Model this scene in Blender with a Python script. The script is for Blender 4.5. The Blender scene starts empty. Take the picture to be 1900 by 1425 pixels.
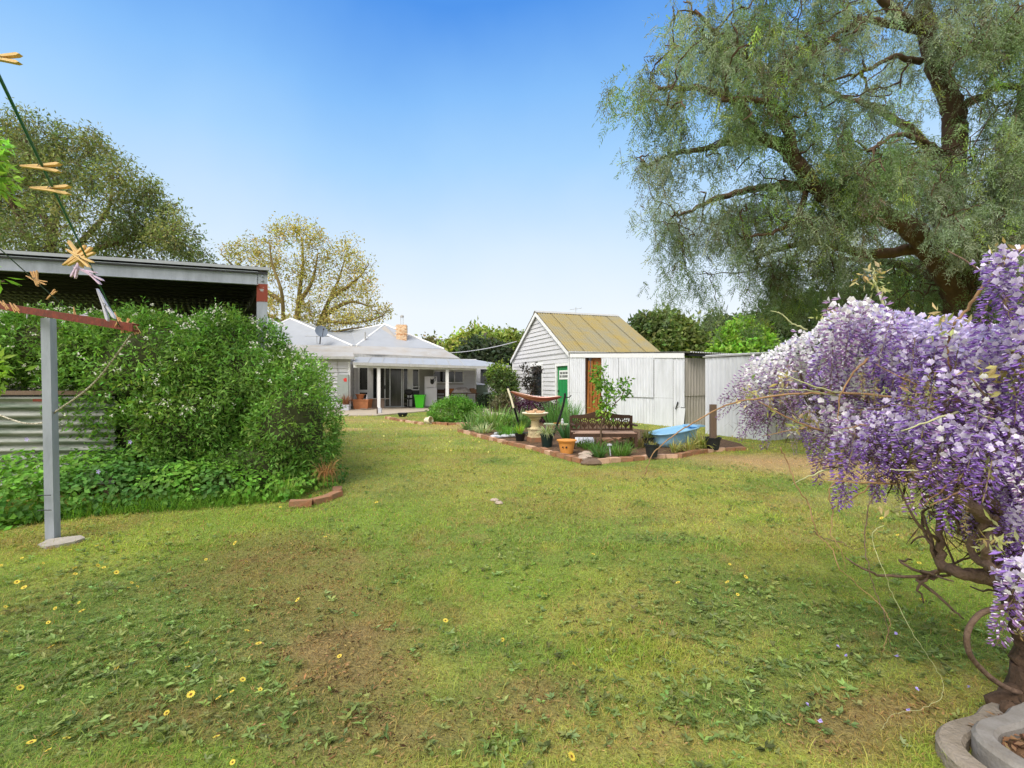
import bpy, math
import numpy as np
from mathutils import Vector
rng = np.random.default_rng(11)
R = math.radians
C = bpy.context.scene.collection
sc = bpy.context.scene

# ------------------------------------------------------------------ camera, sky, sun, exposure
H, F, CX, YH = 1.4, 900.0, 950.0, 708.0        # eye height, focal length and horizon of the photograph
cd = bpy.data.cameras.new('camera'); cam = bpy.data.objects.new('camera', cd); C.objects.link(cam)
cam.location = (0, 0, H); cam.rotation_euler = (R(90), 0, 0)
cd.sensor_width = 36; cd.lens = 36 * F / 1900; cd.clip_start = 0.05; cd.clip_end = 2000
cd.shift_y = -(712.5 - YH) / 1900
sc.camera = cam
SUN_EL, SUN_AZ = 50.0, -142.0                   # azimuth clockwise from +Y
w = bpy.data.worlds.new('World'); sc.world = w; w.use_nodes = True
nt = w.node_tree; bg = nt.nodes['Background']
sky = nt.nodes.new('ShaderNodeTexSky'); sky.sky_type = 'NISHITA'; sky.sun_disc = False
sky.sun_elevation = R(SUN_EL); sky.sun_rotation = R(SUN_AZ)
sky.air_density = 1.0; sky.dust_density = 2.2; sky.ozone_density = 2.5; sky.altitude = 0
# soft veil of thin high cloud: whitens the sky towards the horizon
tc = nt.nodes.new('ShaderNodeTexCoord'); sx = nt.nodes.new('ShaderNodeSeparateXYZ')
nt.links.new(tc.outputs['Generated'], sx.inputs[0])
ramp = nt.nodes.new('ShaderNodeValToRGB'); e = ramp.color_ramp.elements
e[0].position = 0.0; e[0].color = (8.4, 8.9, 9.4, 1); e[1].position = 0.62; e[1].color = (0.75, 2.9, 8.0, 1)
for p_, c_ in ((0.12, (8.2, 8.8, 9.4, 1)), (0.24, (6.6, 8.0, 9.4, 1)), (0.40, (3.7, 6.3, 9.4, 1)), (0.50, (2.3, 5.0, 9.2, 1)), (0.68, (0.8, 3.1, 8.5, 1)), (0.80, (8.5, 9.3, 10.0, 1)), (1.0, (10.8, 10.6, 10.4, 1))):  # white stops overhead, out of view, are added as neutral fill
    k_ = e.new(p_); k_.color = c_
nz = nt.nodes.new('ShaderNodeTexNoise'); nz.inputs['Scale'].default_value = 2.2; nz.inputs['Detail'].default_value = 5
nt.links.new(tc.outputs['Generated'], nz.inputs['Vector'])
ma = nt.nodes.new('ShaderNodeMath'); ma.operation = 'MULTIPLY_ADD'; ma.inputs[1].default_value = 0.15; 
mb_ = nt.nodes.new('ShaderNodeMath'); mb_.operation = 'ADD'; mb_.inputs[1].default_value = -0.085
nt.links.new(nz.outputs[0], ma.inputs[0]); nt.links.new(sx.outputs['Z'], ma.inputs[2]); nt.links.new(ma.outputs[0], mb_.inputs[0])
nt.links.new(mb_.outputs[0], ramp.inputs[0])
# white cloud tone added behind the photographer, unseen, as neutral fill light
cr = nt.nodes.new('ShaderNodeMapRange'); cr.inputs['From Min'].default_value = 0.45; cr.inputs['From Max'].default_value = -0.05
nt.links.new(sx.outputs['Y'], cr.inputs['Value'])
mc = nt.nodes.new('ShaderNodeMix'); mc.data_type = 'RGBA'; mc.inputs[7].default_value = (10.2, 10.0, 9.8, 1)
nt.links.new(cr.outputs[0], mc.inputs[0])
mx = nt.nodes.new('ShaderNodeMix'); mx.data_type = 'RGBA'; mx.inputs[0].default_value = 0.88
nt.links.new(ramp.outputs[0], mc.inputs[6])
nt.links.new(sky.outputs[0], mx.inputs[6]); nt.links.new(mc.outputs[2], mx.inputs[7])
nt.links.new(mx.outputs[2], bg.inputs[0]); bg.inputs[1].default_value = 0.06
sl = bpy.data.lights.new('sun', 'SUN'); sl.energy = 2.0; sl.angle = R(35); sl.color = (1.0, 0.95, 0.88)
so = bpy.data.objects.new('sun', sl); C.objects.link(so)
sd = Vector((math.sin(R(SUN_AZ)) * math.cos(R(SUN_EL)), math.cos(R(SUN_AZ)) * math.cos(R(SUN_EL)), math.sin(R(SUN_EL))))
so.rotation_euler = sd.to_track_quat('Z', 'Y').to_euler(); so.location = (-10, -8, 20)
vs = sc.view_settings; vs.view_transform = 'Standard'; vs.look = 'None'; vs.exposure = 0.95; vs.gamma = 1
sc.render.engine = 'CYCLES'
cy = sc.cycles
cy.use_adaptive_sampling = True; cy.adaptive_threshold = 0.03; cy.use_denoising = True
cy.max_bounces = 6; cy.diffuse_bounces = 3; cy.glossy_bounces = 2; cy.transmission_bounces = 3; cy.transparent_max_bounces = 4
cy.caustics_reflective = False; cy.caustics_refractive = False

# ------------------------------------------------------------------ measuring helpers
def P(px, py, d):
    return np.array(((px - CX) * d / F, d, H + (YH - py) * d / F))
def G(px, py, z=0.0):
    d = (H - z) * F / (py - YH)
    return np.array(((px - CX) * d / F, d, z))

# ------------------------------------------------------------------ materials
def srgb(r, g, b):
    f = lambda c: (c / 255 / 12.92) if c / 255 <= 0.04045 else ((c / 255 + 0.055) / 1.055) ** 2.4
    return (f(r), f(g), f(b))
def mat(name, col, rough=0.7, metal=0.0, var=0.15, scale=6.0, bump=0.0, bscale=40.0, col2=None, thr=None, spec=0.3, stretch=None):
    m = bpy.data.materials.new(name); m.use_nodes = True; t = m.node_tree; b = t.nodes['Principled BSDF']
    b.inputs['Roughness'].default_value = rough; b.inputs['Metallic'].default_value = metal
    b.inputs['Specular IOR Level'].default_value = spec
    tc = t.nodes.new('ShaderNodeTexCoord'); mp = t.nodes.new('ShaderNodeMapping')
    t.links.new(tc.outputs['Object'], mp.inputs[0])
    if stretch: mp.inputs['Scale'].default_value = stretch
    n = t.nodes.new('ShaderNodeTexNoise'); n.inputs['Scale'].default_value = scale; n.inputs['Detail'].default_value = 6; n.inputs['Roughness'].default_value = 0.65
    t.links.new(mp.outputs[0], n.inputs['Vector'])
    r = t.nodes.new('ShaderNodeValToRGB'); el = r.color_ramp.elements
    c2 = col2 if col2 else tuple(c * (1 - var) for c in col)
    c1 = col if col2 else tuple(min(1, c * (1 + var)) for c in col)
    a0, a1 = thr if thr else (0.3, 0.7)
    el[0].position = a0; el[0].color = (*c2, 1); el[1].position = a1; el[1].color = (*c1, 1)
    t.links.new(n.outputs[0], r.inputs[0]); t.links.new(r.outputs[0], b.inputs['Base Color'])
    if bump:
        n2 = t.nodes.new('ShaderNodeTexNoise'); n2.inputs['Scale'].default_value = bscale; n2.inputs['Detail'].default_value = 4
        t.links.new(mp.outputs[0], n2.inputs['Vector'])
        bp = t.nodes.new('ShaderNodeBump'); bp.inputs['Strength'].default_value = bump; bp.inputs['Distance'].default_value = 0.02
        t.links.new(n2.outputs[0], bp.inputs['Height']); t.links.new(bp.outputs[0], b.inputs['Normal'])
    return m
def tintmat(name, rough=0.6, transl=0.35, spec=0.25, tboost=(1.15, 1.25, 0.6)):
    """leaf / petal / blade material: own colour from the 'tint' attribute, thin so that light passes through"""
    m = bpy.data.materials.new(name); m.use_nodes = True; t = m.node_tree; b = t.nodes['Principled BSDF']; out = t.nodes['Material Output']
    a = t.nodes.new('ShaderNodeAttribute'); a.attribute_name = 'tint'
    b.inputs['Roughness'].default_value = rough; b.inputs['Specular IOR Level'].default_value = spec
    t.links.new(a.outputs['Color'], b.inputs['Base Color'])
    if transl > 0:
        tr = t.nodes.new('ShaderNodeBsdfTranslucent'); mi = t.nodes.new('ShaderNodeMixShader'); mu = t.nodes.new('ShaderNodeMix')
        mu.data_type = 'RGBA'; mu.blend_type = 'MULTIPLY'; mu.inputs[0].default_value = 1; mu.inputs[7].default_value = (*tboost, 1)
        t.links.new(a.outputs['Color'], mu.inputs[6]); t.links.new(mu.outputs[2], tr.inputs[0])
        mi.inputs[0].default_value = transl
        t.links.new(b.outputs[0], mi.inputs[1]); t.links.new(tr.outputs[0], mi.inputs[2]); t.links.new(mi.outputs[0], out.inputs[0])
    return m
M = {}
M['leaf'] = tintmat('leaf'); M['grass'] = tintmat('grass_blade', 0.8, 0.4, 0.1); M['petal'] = tintmat('petal', 0.7, 0.3, 0.1, (1, 1, 1))
M['tint'] = tintmat('tinted_solid', 0.85, 0, 0.2)
M['board'] = mat('white_weatherboard_paint', srgb(204, 204, 208), 0.6, var=0.08, scale=3, bump=0.1, stretch=(1, 1, 4))
M['board_old'] = mat('peeling_weatherboard_paint', srgb(204, 204, 208), 0.7, col2=srgb(156, 148, 136), thr=(0.30, 0.40), scale=5, bump=0.3, stretch=(1, 1, 9))
M['trim'] = mat('white_trim_paint', srgb(228, 229, 230), 0.5, var=0.05)
M['tin_white'] = mat('whitewashed_iron', srgb(214, 217, 224), 0.6, col2=srgb(196, 199, 204), thr=(0.28, 0.58), scale=1.6, bump=0.12, stretch=(2.5, 2.5, 0.7))
M['tin_cream'] = mat('old_cream_iron', srgb(178, 172, 164), 0.7, var=0.12, scale=3, stretch=(3, 3, .5))
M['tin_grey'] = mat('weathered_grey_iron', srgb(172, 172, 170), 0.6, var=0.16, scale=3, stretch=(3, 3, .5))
M['roof'] = mat('pale_zinc_roof', srgb(158, 162, 169), 0.5, var=0.06, scale=1.5, metal=0.0)
M['roof_low'] = mat('pale_zinc_lean_to_roof', srgb(170, 169, 168), 0.5, col2=srgb(160, 152, 142), thr=(.3, .6), scale=1.2)
M['lichen'] = mat('lichen_covered_iron', srgb(148, 132, 82), 0.85, col2=srgb(134, 130, 110), thr=(0.35, 0.65), scale=1.3, bump=0.1)
M['galv'] = mat('galvanised_steel', srgb(156, 162, 172), 0.55, metal=0.0, col2=srgb(132, 138, 146), thr=(.3, .65), scale=7, bump=.15, stretch=(1, 1, .25))
M['steel_dark_shade'] = mat('dark_iron_and_painted_shade', srgb(66, 66, 70), 0.6, metal=0.2, var=0.1)  # dark steel; inside carport and lean-to the darkness is painted shade
M['rust'] = mat('rusty_red_primer', srgb(116, 54, 40), 0.85, col2=srgb(84, 46, 36), thr=(.35, .6), scale=14, bump=0.3)
M['rust2'] = mat('flaking_red_primer', srgb(130, 60, 46), 0.75, col2=srgb(158, 156, 158), thr=(0.36, 0.42), scale=9)
M['concrete'] = mat('concrete', srgb(162, 155, 145), 0.9, var=0.15, scale=9, bump=0.5, bscale=60)
M['concrete_pink'] = mat('concrete_weathered', srgb(150, 140, 128), 0.9, col2=srgb(118, 108, 92), thr=(.3, .65), scale=8, bump=0.5, bscale=70)
M['concrete_clean'] = mat('smooth_concrete', srgb(140, 136, 131), 0.85, col2=srgb(118, 112, 104), thr=(.3, .6), var=0.08, scale=12, bump=0.25, bscale=90)
M['slab'] = mat('patio_concrete', srgb(172, 160, 144), 0.9, var=0.12, scale=2)
M['glass'] = mat('dark_window_glass', (0.012, 0.014, 0.016), 0.06, var=0.2, spec=0.6)
M['glass_mid'] = mat('dim_window_glass', (0.05, 0.05, 0.048), 0.12, var=0.4, scale=2, spec=0.6, stretch=(4, 4, .6))
M['alu'] = mat('aluminium_frame', srgb(185, 188, 190), 0.4, metal=0.4)
M['black'] = mat('black_plastic', (0.012, 0.012, 0.013), 0.45)
M['pot_black'] = mat('black_nursery_pot', (0.018, 0.02, 0.022), 0.55, var=0.3)
M['pot_green'] = mat('dark_green_pot', (0.012, 0.028, 0.025), 0.4)
M['terracotta'] = mat('terracotta', srgb(214, 146, 72), 0.8, var=0.1, scale=4)
M['terracotta_red'] = mat('terracotta_red', srgb(180, 120, 82), 0.85, var=0.2, scale=5)
M['brick'] = mat('red_edging_brick', srgb(160, 112, 82), 0.9, col2=srgb(136, 114, 90), thr=(.3, .6), scale=10, bump=0.4)
M['brick_pale'] = mat('sun_bleached_brick', srgb(196, 160, 134), 0.9, var=0.15, scale=10, bump=0.4)
M['green_door'] = mat('green_door_paint', srgb(38, 138, 76), 0.5, var=0.06)
M['paper'] = mat('white_sign', srgb(225, 228, 226), 0.6, var=0.02)
M['ink'] = mat('black_lettering', srgb(70, 74, 74), 0.6, var=0.1)
M['wood_brown'] = mat('varnished_brown_wood', srgb(176, 112, 54), 0.55, col2=srgb(112, 68, 32), thr=(.3, .7), scale=4, stretch=(9, 9, .5))
M['wood_dark'] = mat('dark_stained_wood', srgb(72, 52, 40), 0.6, var=0.25, scale=12)
M['wood_pink'] = mat('faded_bench_wood', srgb(178, 148, 132), 0.7, var=0.15, scale=20)
M['timber'] = mat('weathered_timber', srgb(112, 94, 80), 0.85, var=0.2, scale=12, stretch=(6, 6, .6), bump=.3)
M['stone'] = mat('sandstone', srgb(206, 190, 152), 0.9, var=0.12, scale=9, bump=0.5, bscale=45)
M['stone_pale'] = mat('pale_basin_stone', srgb(222, 214, 188), 0.85, var=0.08, scale=6)
M['bird'] = mat('fawn_figurine', srgb(196, 158, 124), 0.8, var=0.15, scale=14)
M['rock'] = mat('garden_rock', srgb(176, 160, 146), 0.9, var=0.25, scale=7, bump=0.6)
M['rock_brown'] = mat('brown_rock', srgb(150, 116, 92), 0.9, var=0.3, scale=7, bump=0.6)
M['tub'] = mat('pale_blue_plastic', srgb(142, 190, 224), 0.35, var=0.04, scale=2, spec=.5)
M['bin'] = mat('lime_green_plastic', srgb(74, 198, 32), 0.4, var=0.04, spec=.5)
M['fridge'] = mat('white_enamel', srgb(212, 212, 222), 0.3, var=0.03, spec=.5)
M['meter'] = mat('grey_green_metal', srgb(156, 164, 160), 0.6, var=0.06)
M['sage'] = mat('sage_green_metal', srgb(134, 148, 130), 0.6, var=0.05)
M['red'] = mat('red_sticker', srgb(214, 62, 58), 0.5)
M['wood_peg'] = mat('peg_pine', srgb(222, 186, 128), 0.65, var=0.1, scale=30)
M['wood_peg2'] = mat('weathered_peg', srgb(206, 162, 110), 0.7, var=0.15, scale=30)
M['plastic_peg'] = mat('white_peg', srgb(200, 198, 212), 0.4, var=0.04)
M['pink_peg'] = mat('pale_pink_peg', srgb(206, 182, 204), 0.4, var=0.04)
M['wire'] = mat('green_line', srgb(14, 96, 66), 0.5, var=.1)
M['wire_grey'] = mat('grey_green_line', srgb(66, 84, 74), 0.5, var=.1)
M['rope'] = mat('twisted_white_rope', srgb(196, 190, 172), 0.9, col2=srgb(110, 104, 90), thr=(.45, .55), scale=60)
M['spring'] = mat('spring_steel', srgb(120, 120, 124), 0.3, metal=0.8)
M['bark'] = mat('grey_brown_bark', srgb(98, 80, 64), 0.9, var=0.35, scale=9, bump=0.8, bscale=22, stretch=(1, 1, .35))
M['bark_pepper'] = mat('pepper_tree_bark', srgb(94, 74, 60), 0.9, var=0.35, scale=6, bump=0.9, bscale=14, stretch=(1, 1, .4))
M['bark_olive'] = mat('mossy_bark', srgb(124, 108, 70), 0.9, var=0.3, scale=3)
M['vine'] = mat('wisteria_bark', srgb(112, 92, 78), 0.85, var=0.3, scale=16, bump=0.9, bscale=40)
M['vine_old'] = mat('old_wisteria_wood', srgb(84, 66, 52), 0.9, var=0.4, scale=14, bump=1.0, bscale=30)
M['tendril'] = mat('tan_tendril', srgb(150, 118, 84), 0.7, var=0.2, scale=20)
M['tendril_pale'] = mat('pale_green_tendril', srgb(176, 178, 130), 0.6, var=0.1)
M['soil'] = mat('bed_soil', srgb(118, 90, 66), 1.0, col2=srgb(70, 56, 42), thr=(.35, .65), scale=14, bump=1.0, bscale=50)
M['dish'] = mat('grey_dish', srgb(110, 120, 134), 0.5, var=0.05)
M['chimney'] = mat('cream_brick', srgb(206, 152, 104), 0.9, col2=srgb(226, 206, 178), thr=(.42, .6), scale=9, bump=.3, stretch=(1, 1, 3))
M['sheet_white'] = mat('grey_white_sheet', srgb(188, 190, 198), 0.7, var=0.06)
M['tabletop_green'] = mat('pale_green_table', srgb(166, 176, 140), 0.6, var=.1)
M['blanket'] = mat('grey_blanket', srgb(172, 164, 160), 0.95, var=.25, scale=12)
M['basket'] = mat('brown_basket', srgb(120, 92, 70), 0.9, var=.3, scale=30)
M['grey_rail'] = mat('light_grey_plank', srgb(168, 160, 152), 0.7, var=.1)
M['brown_box'] = mat('grey_brown_board', srgb(140, 122, 110), 0.8, var=.1)
M['iron_green'] = mat('painted_fence_iron', srgb(150, 152, 146), 0.7, col2=srgb(72, 92, 72), thr=(.35, .55), scale=2.2, stretch=(.6, .6, 5))
M['shade'] = mat('grey_interior_paint', srgb(160, 158, 152), 0.8, var=.06)

# ------------------------------------------------------------------ object helpers
ROOTLOC = {}
def tag(o, label=None, cat=None, group=None, kind=None):
    if label: o['label'] = label
    if cat: o['category'] = cat
    if group: o['group'] = group
    if kind: o['kind'] = kind
    return o
def thing(name, label, cat, loc, group=None):
    o = bpy.data.objects.new(name, None); C.objects.link(o); o.empty_display_size = 0.1
    o.location = tuple(float(v) for v in loc); ROOTLOC[o.name] = np.array([float(v) for v in loc])
    return tag(o, label, cat, group)
def quick_mesh(name, V, faces, mats, cols=None, smooth=False, fmat=None):
    """V: (n,3); faces: list of index lists, or (m,k) array, or list of such arrays"""
    me = bpy.data.meshes.new(name)
    V = np.asarray(V, dtype=np.float32)
    if isinstance(faces, np.ndarray): faces = [faces]
    if len(faces) and isinstance(faces[0], np.ndarray) and faces[0].ndim == 2:
        loops = np.concatenate([f.ravel() for f in faces]); tot = np.concatenate([np.full(len(f), f.shape[1]) for f in faces])
    else:
        loops = np.array([i for f in faces for i in f]); tot = np.array([len(f) for f in faces])
    me.vertices.add(len(V)); me.vertices.foreach_set('co', V.ravel())
    me.loops.add(len(loops)); me.loops.foreach_set('vertex_index', loops.astype(np.int32))
    me.polygons.add(len(tot)); st = np.concatenate([[0], np.cumsum(tot)[:-1]])
    me.polygons.foreach_set('loop_start', st.astype(np.int32)); me.polygons.foreach_set('loop_total', tot.astype(np.int32))
    me.polygons.foreach_set('use_smooth', np.full(len(tot), bool(smooth)))
    for m in (mats if isinstance(mats, (list, tuple)) else [mats]): me.materials.append(m)
    if fmat is not None: me.polygons.foreach_set('material_index', np.asarray(fmat, dtype=np.int32))
    if cols is not None:
        a = me.attributes.new('tint', 'FLOAT_COLOR', 'POINT')
        cc = np.ones((len(V), 4), dtype=np.float32); cc[:, :3] = np.clip(cols, 0, 1); a.data.foreach_set('color', cc.ravel())
    me.update(calc_edges=True); me.validate()
    return me
def link(name, me, parent=None, **kw):
    o = bpy.data.objects.new(name, me); C.objects.link(o)
    if parent is not None: o.parent = parent
    return tag(o, **kw)
class MB:
    """collects shapes (in world or local coordinates) and links them as ONE mesh object"""
    def __init__(s): s.V = []; s.Fc = []; s.mi = []; s.n = 0; s.cur = 0
    def add(s, V, Fs):
        V = np.asarray(V, dtype=float); s.V.append(V)
        for f in Fs: s.Fc.append([i + s.n for i in f]); s.mi.append(s.cur)
        s.n += len(V); return s
    def box(s, o, a, b, c):
        """corner o and three edge vectors"""
        o, a, b, c = (np.asarray(v, float) for v in (o, a, b, c))
        V = [o, o + a, o + a + b, o + b, o + c, o + a + c, o + a + b + c, o + b + c]
        return s.add(V, [(0, 3, 2, 1), (4, 5, 6, 7), (0, 1, 5, 4), (1, 2, 6, 5), (2, 3, 7, 6), (3, 0, 4, 7)])
    def cbox(s, x, y, z, sx, sy, sz, rot=0, base=True, bev=0):
        ca, sa = math.cos(rot), math.sin(rot)
        a = np.array((ca * sx, sa * sx, 0)); b = np.array((-sa * sy, ca * sy, 0)); c = np.array((0, 0, sz))
        return s.box(np.array((x, y, z)) - a / 2 - b / 2 - (0 if base else 1) * c / 2, a, b, c)
    def tube(s, pts, rad, n=8, cap=True):
        pts = np.asarray(pts, float); m = len(pts)
        rad = np.full(m, rad, float) if np.isscalar(rad) else np.asarray(rad, float)
        t = np.gradient(pts, axis=0) if m > 2 else np.repeat((pts[-1] - pts[0])[None], m, 0)
        t /= np.linalg.norm(t, axis=1)[:, None] + 1e-12
        ref = np.array((0, 0, 1.0)) if abs(t[0][2]) < 0.9 else np.array((1.0, 0, 0))
        u = np.cross(ref, t[0]); u /= np.linalg.norm(u); V = []
        an = np.arange(n) * 2 * math.pi / n
        for i in range(m):
            u = u - t[i] * np.dot(u, t[i]); u /= np.linalg.norm(u) + 1e-12; v = np.cross(t[i], u)
            V.append(pts[i] + rad[i] * (np.cos(an)[:, None] * u + np.sin(an)[:, None] * v))
        V = np.concatenate(V); Fs = [(i * n + j, i * n + (j + 1) % n, (i + 1) * n + (j + 1) % n, (i + 1) * n + j) for i in range(m - 1) for j in range(n)]
        if cap: Fs += [tuple(range(n - 1, -1, -1)), tuple(range((m - 1) * n, m * n))]
        return s.add(V, Fs)
    def lathe(s, c, prof, n=24, sq=1.0, rot=0):
        V = []; c = np.asarray(c, float)
        for r, z in prof:
            a = np.arange(n) * 2 * math.pi / n
            x, y = r * np.cos(a), r * np.sin(a) * sq
            V.append(np.stack([c[0] + x * math.cos(rot) - y * math.sin(rot), c[1] + x * math.sin(rot) + y * math.cos(rot), np.full(n, c[2] + z)], 1))
        V = np.concatenate(V); m = len(prof)
        Fs = [(i * n + j, i * n + (j + 1) % n, (i + 1) * n + (j + 1) % n, (i + 1) * n + j) for i in range(m - 1) for j in range(n)]
        if prof[0][0] > 1e-6: Fs.append(tuple(range(n - 1, -1, -1)))
        if prof[-1][0] > 1e-6: Fs.append(tuple(range((m - 1) * n, m * n)))
        return s.add(V, Fs)
    def ball(s, c, rx, ry, rz, n=10, m=7, jit=0):
        V = []; 
        for i in range(m + 1):
            th = math.pi * i / m
            for j in range(n):
                a = 2 * math.pi * j / n; k = 1 + (rng.uniform(-jit, jit) if jit else 0)
                V.append((c[0] + rx * k * math.sin(th) * math.cos(a), c[1] + ry * k * math.sin(th) * math.sin(a), c[2] - rz * k * math.cos(th)))
        return s.add(V, [(i * n + j, i * n + (j + 1) % n, (i + 1) * n + (j + 1) % n, (i + 1) * n + j) for i in range(m) for j in range(n)])
    def prism(s, poly, ext):
        """polygon (list of 3-D points) pushed along ext"""
        poly = np.asarray(poly, float); k = len(poly); V = np.concatenate([poly, poly + np.asarray(ext, float)])
        return s.add(V, [tuple(range(k - 1, -1, -1)), tuple(range(k, 2 * k))] + [(i, (i + 1) % k, k + (i + 1) % k, k + i) for i in range(k)])
    def corr(s, o, u, v, U, Vv, amp=0.012, per=0.09, nrm=None, th=0.0, seg=4):
        """corrugated sheet: ribs run along v, waves along u; thickness by a back layer"""
        o, u, v = (np.asarray(x, float) for x in (o, u, v)); nr = np.cross(u, v) if nrm is None else np.asarray(nrm, float)
        nr = nr / np.linalg.norm(nr); k = max(2, int(U / per * seg)); t = np.linspace(0, U, k + 1)
        wv = np.cos(t / per * 2 * math.pi) * amp
        p0 = o + t[:, None] * u + wv[:, None] * nr; p1 = p0 + v * Vv; V = np.concatenate([p0, p1])
        Fs = [(i, i + 1, k + 2 + i, k + 1 + i) for i in range(k)]
        s.add(V, Fs)
        if th: s.add(V - nr * th, Fs)
        return s
    def build(s, name, m, parent=None, smooth=False, local=False, **kw):
        V = np.concatenate(s.V)
        r = parent
        while r is not None and r.parent is not None: r = r.parent
        off = np.zeros(3)
        if not local:
            if r is None:
                off = np.array(((V[:, 0].min() + V[:, 0].max()) / 2, (V[:, 1].min() + V[:, 1].max()) / 2, V[:, 2].min()))
            else: off = np.array(r.location)
        me = quick_mesh(name, V - off, s.Fc, m, smooth=smooth, fmat=s.mi)
        o = link(name, me, parent, **kw)
        if r is None and not local: o.location = tuple(off)
        return o
def dup(root, loc, rot=(0, 0, 0), scale=1.0, label=None, group=None):
    r = root.copy(); C.objects.link(r); r.location = tuple(float(v) for v in loc); r.rotation_euler = rot
    r.scale = (scale,) * 3 if np.isscalar(scale) else scale
    if label: r['label'] = label
    if group: r['group'] = group
    for ch in list(root.children):
        c = ch.copy(); C.objects.link(c); c.parent = r
        for g in list(ch.children):
            d = g.copy(); C.objects.link(d); d.parent = c
    return r
def norm(v): return v / (np.linalg.norm(v, axis=-1, keepdims=True) + 1e-12)
def rdir(n, up=0.0):
    v = rng.normal(size=(n, 3)); v[:, 2] += up; return norm(v)
def leaf_mesh(name, pos, d, nr, L, W, cols, m, fold=0.12, wide=0.45):
    """one folded diamond leaf per row"""
    n = len(pos); d = norm(d); s = norm(np.cross(d, nr)); nn = np.cross(s, d)
    L = np.broadcast_to(L, (n,))[:, None]; W = np.broadcast_to(W, (n,))[:, None]
    mid = pos + d * L * wide + nn * W * fold
    V = np.stack([pos, mid + s * W / 2, pos + d * L, mid - s * W / 2], 1).reshape(-1, 3)
    Fq = (np.arange(n) * 4)[:, None] + np.arange(4)
    return quick_mesh(name, V, Fq, m, cols=np.repeat(cols, 4, 0))
def put(name, pos, d, nr, L, W, cols, m, parent=None, fold=0.12, wide=0.45, **kw):
    r = parent
    while r is not None and r.parent is not None: r = r.parent
    off = np.array(r.location) if r is not None else np.array((pos[:, 0].mean(), pos[:, 1].mean(), 0))
    o = link(name, leaf_mesh(name, pos - off, d, nr, L, W, cols, m, fold, wide), parent, **kw)
    if r is None: o.location = tuple(off)
    return o
def jitter(col, n, v=0.2, hue=0.08):
    c = np.asarray(col)[None] * (1 + rng.normal(0, v, (n, 1))) * (1 + rng.normal(0, hue, (n, 3)))
    return np.clip(c, 0.003, 1)
# smooth value noise in numpy (used for natural colour patches of lawn and crowns)
_tab = np.random.default_rng(5).random((256, 256))
def vnoise(x, y, s=1.0, o=0):
    x = np.asarray(x) * s + 17.3 * o + 100; y = np.asarray(y) * s + 9.1 * o + 100
    xi = np.floor(x).astype(int); yi = np.floor(y).astype(int); fx = x - xi; fy = y - yi
    fx = fx * fx * (3 - 2 * fx); fy = fy * fy * (3 - 2 * fy); g = lambda i, j: _tab[(xi + i) % 256, (yi + j) % 256]
    return (g(0, 0) * (1 - fx) + g(1, 0) * fx) * (1 - fy) + (g(0, 1) * (1 - fx) + g(1, 1) * fx) * fy
def fnoise(x, y, s=1.0, o=0): return (vnoise(x, y, s, o) + 0.5 * vnoise(x, y, 2.1 * s, o + 1) + 0.25 * vnoise(x, y, 4.3 * s, o + 2)) / 1.75
def sstep(a, b, x): t = np.clip((x - a) / (b - a), 0, 1); return t * t * (3 - 2 * t)
def smoothpath(pts, k=6, jit=0.0):
    """Catmull-Rom through the points, optional wobble"""
    p = np.asarray(pts, float); q = np.concatenate([[2 * p[0] - p[1]], p, [2 * p[-1] - p[-2]]]); out = []
    for i in range(1, len(q) - 2):
        for t in np.linspace(0, 1, k, endpoint=False):
            out.append(0.5 * ((2 * q[i]) + (-q[i - 1] + q[i + 1]) * t + (2 * q[i - 1] - 5 * q[i] + 4 * q[i + 1] - q[i + 2]) * t * t + (-q[i - 1] + 3 * q[i] - 3 * q[i + 1] + q[i + 2]) * t ** 3))
    out.append(p[-1]); out = np.array(out)
    if jit: out[1:-1] += rng.normal(0, jit, out[1:-1].shape)
    return out
def taper(n, r0, r1): return np.linspace(r0, r1, n)
# ================================================================== GROUND
def ell(x, y, px, py, rx, ry, soft=0.5):
    c = G(px, py); wob = 0.35 * (fnoise(x, y, 2.2, 3) - 0.5) * 2
    q = np.sqrt(((x - c[0]) / rx) ** 2 + ((y - c[1]) / ry) ** 2) + wob
    return 1 - sstep(1 - soft, 1 + soft, q)
BROWN = [(520, 1010, .5, .4, .4), (590, 1140, .4, .4, .6), (545, 1060, .7, .5, .5), (650, 1215, .30, .30, .8), (690, 1270, .24, .2, .5), (800, 1345, .3, .10, .45), (660, 1380, .35, .14, .6),
         (985, 1290, .28, .16, .5), (1150, 1130, .35, .25, .25), (1630, 1320, .26, .12, .9), (1560, 1370, .2, .10, .8), (1700, 1290, .2, .08, .5),
         (330, 1330, .4, .12, .35), (760, 900, 1.2, 1.0, .25), (1200, 1370, .3, .1, .45), (1050, 950, 1.2, .5, .3), (1500, 1000, .5, .4, .2), (90, 1000, .35, .3, .4)]
SAND = [(1490, 858, 1.7, .7, .95), (1400, 850, 1.2, .5, .5), (1590, 885, .9, .45, .85), (640, 797, .6, .5, .7), (650, 780, 1.6, 1.2, .4), (1700, 880, 1.6, .9, .6), (1180, 880, .7, .25, .25),
        (850, 790, 1.0, .9, .6), (790, 795, 1.5, .5, .35), (1600, 930, .8, .4, .35)]
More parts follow.
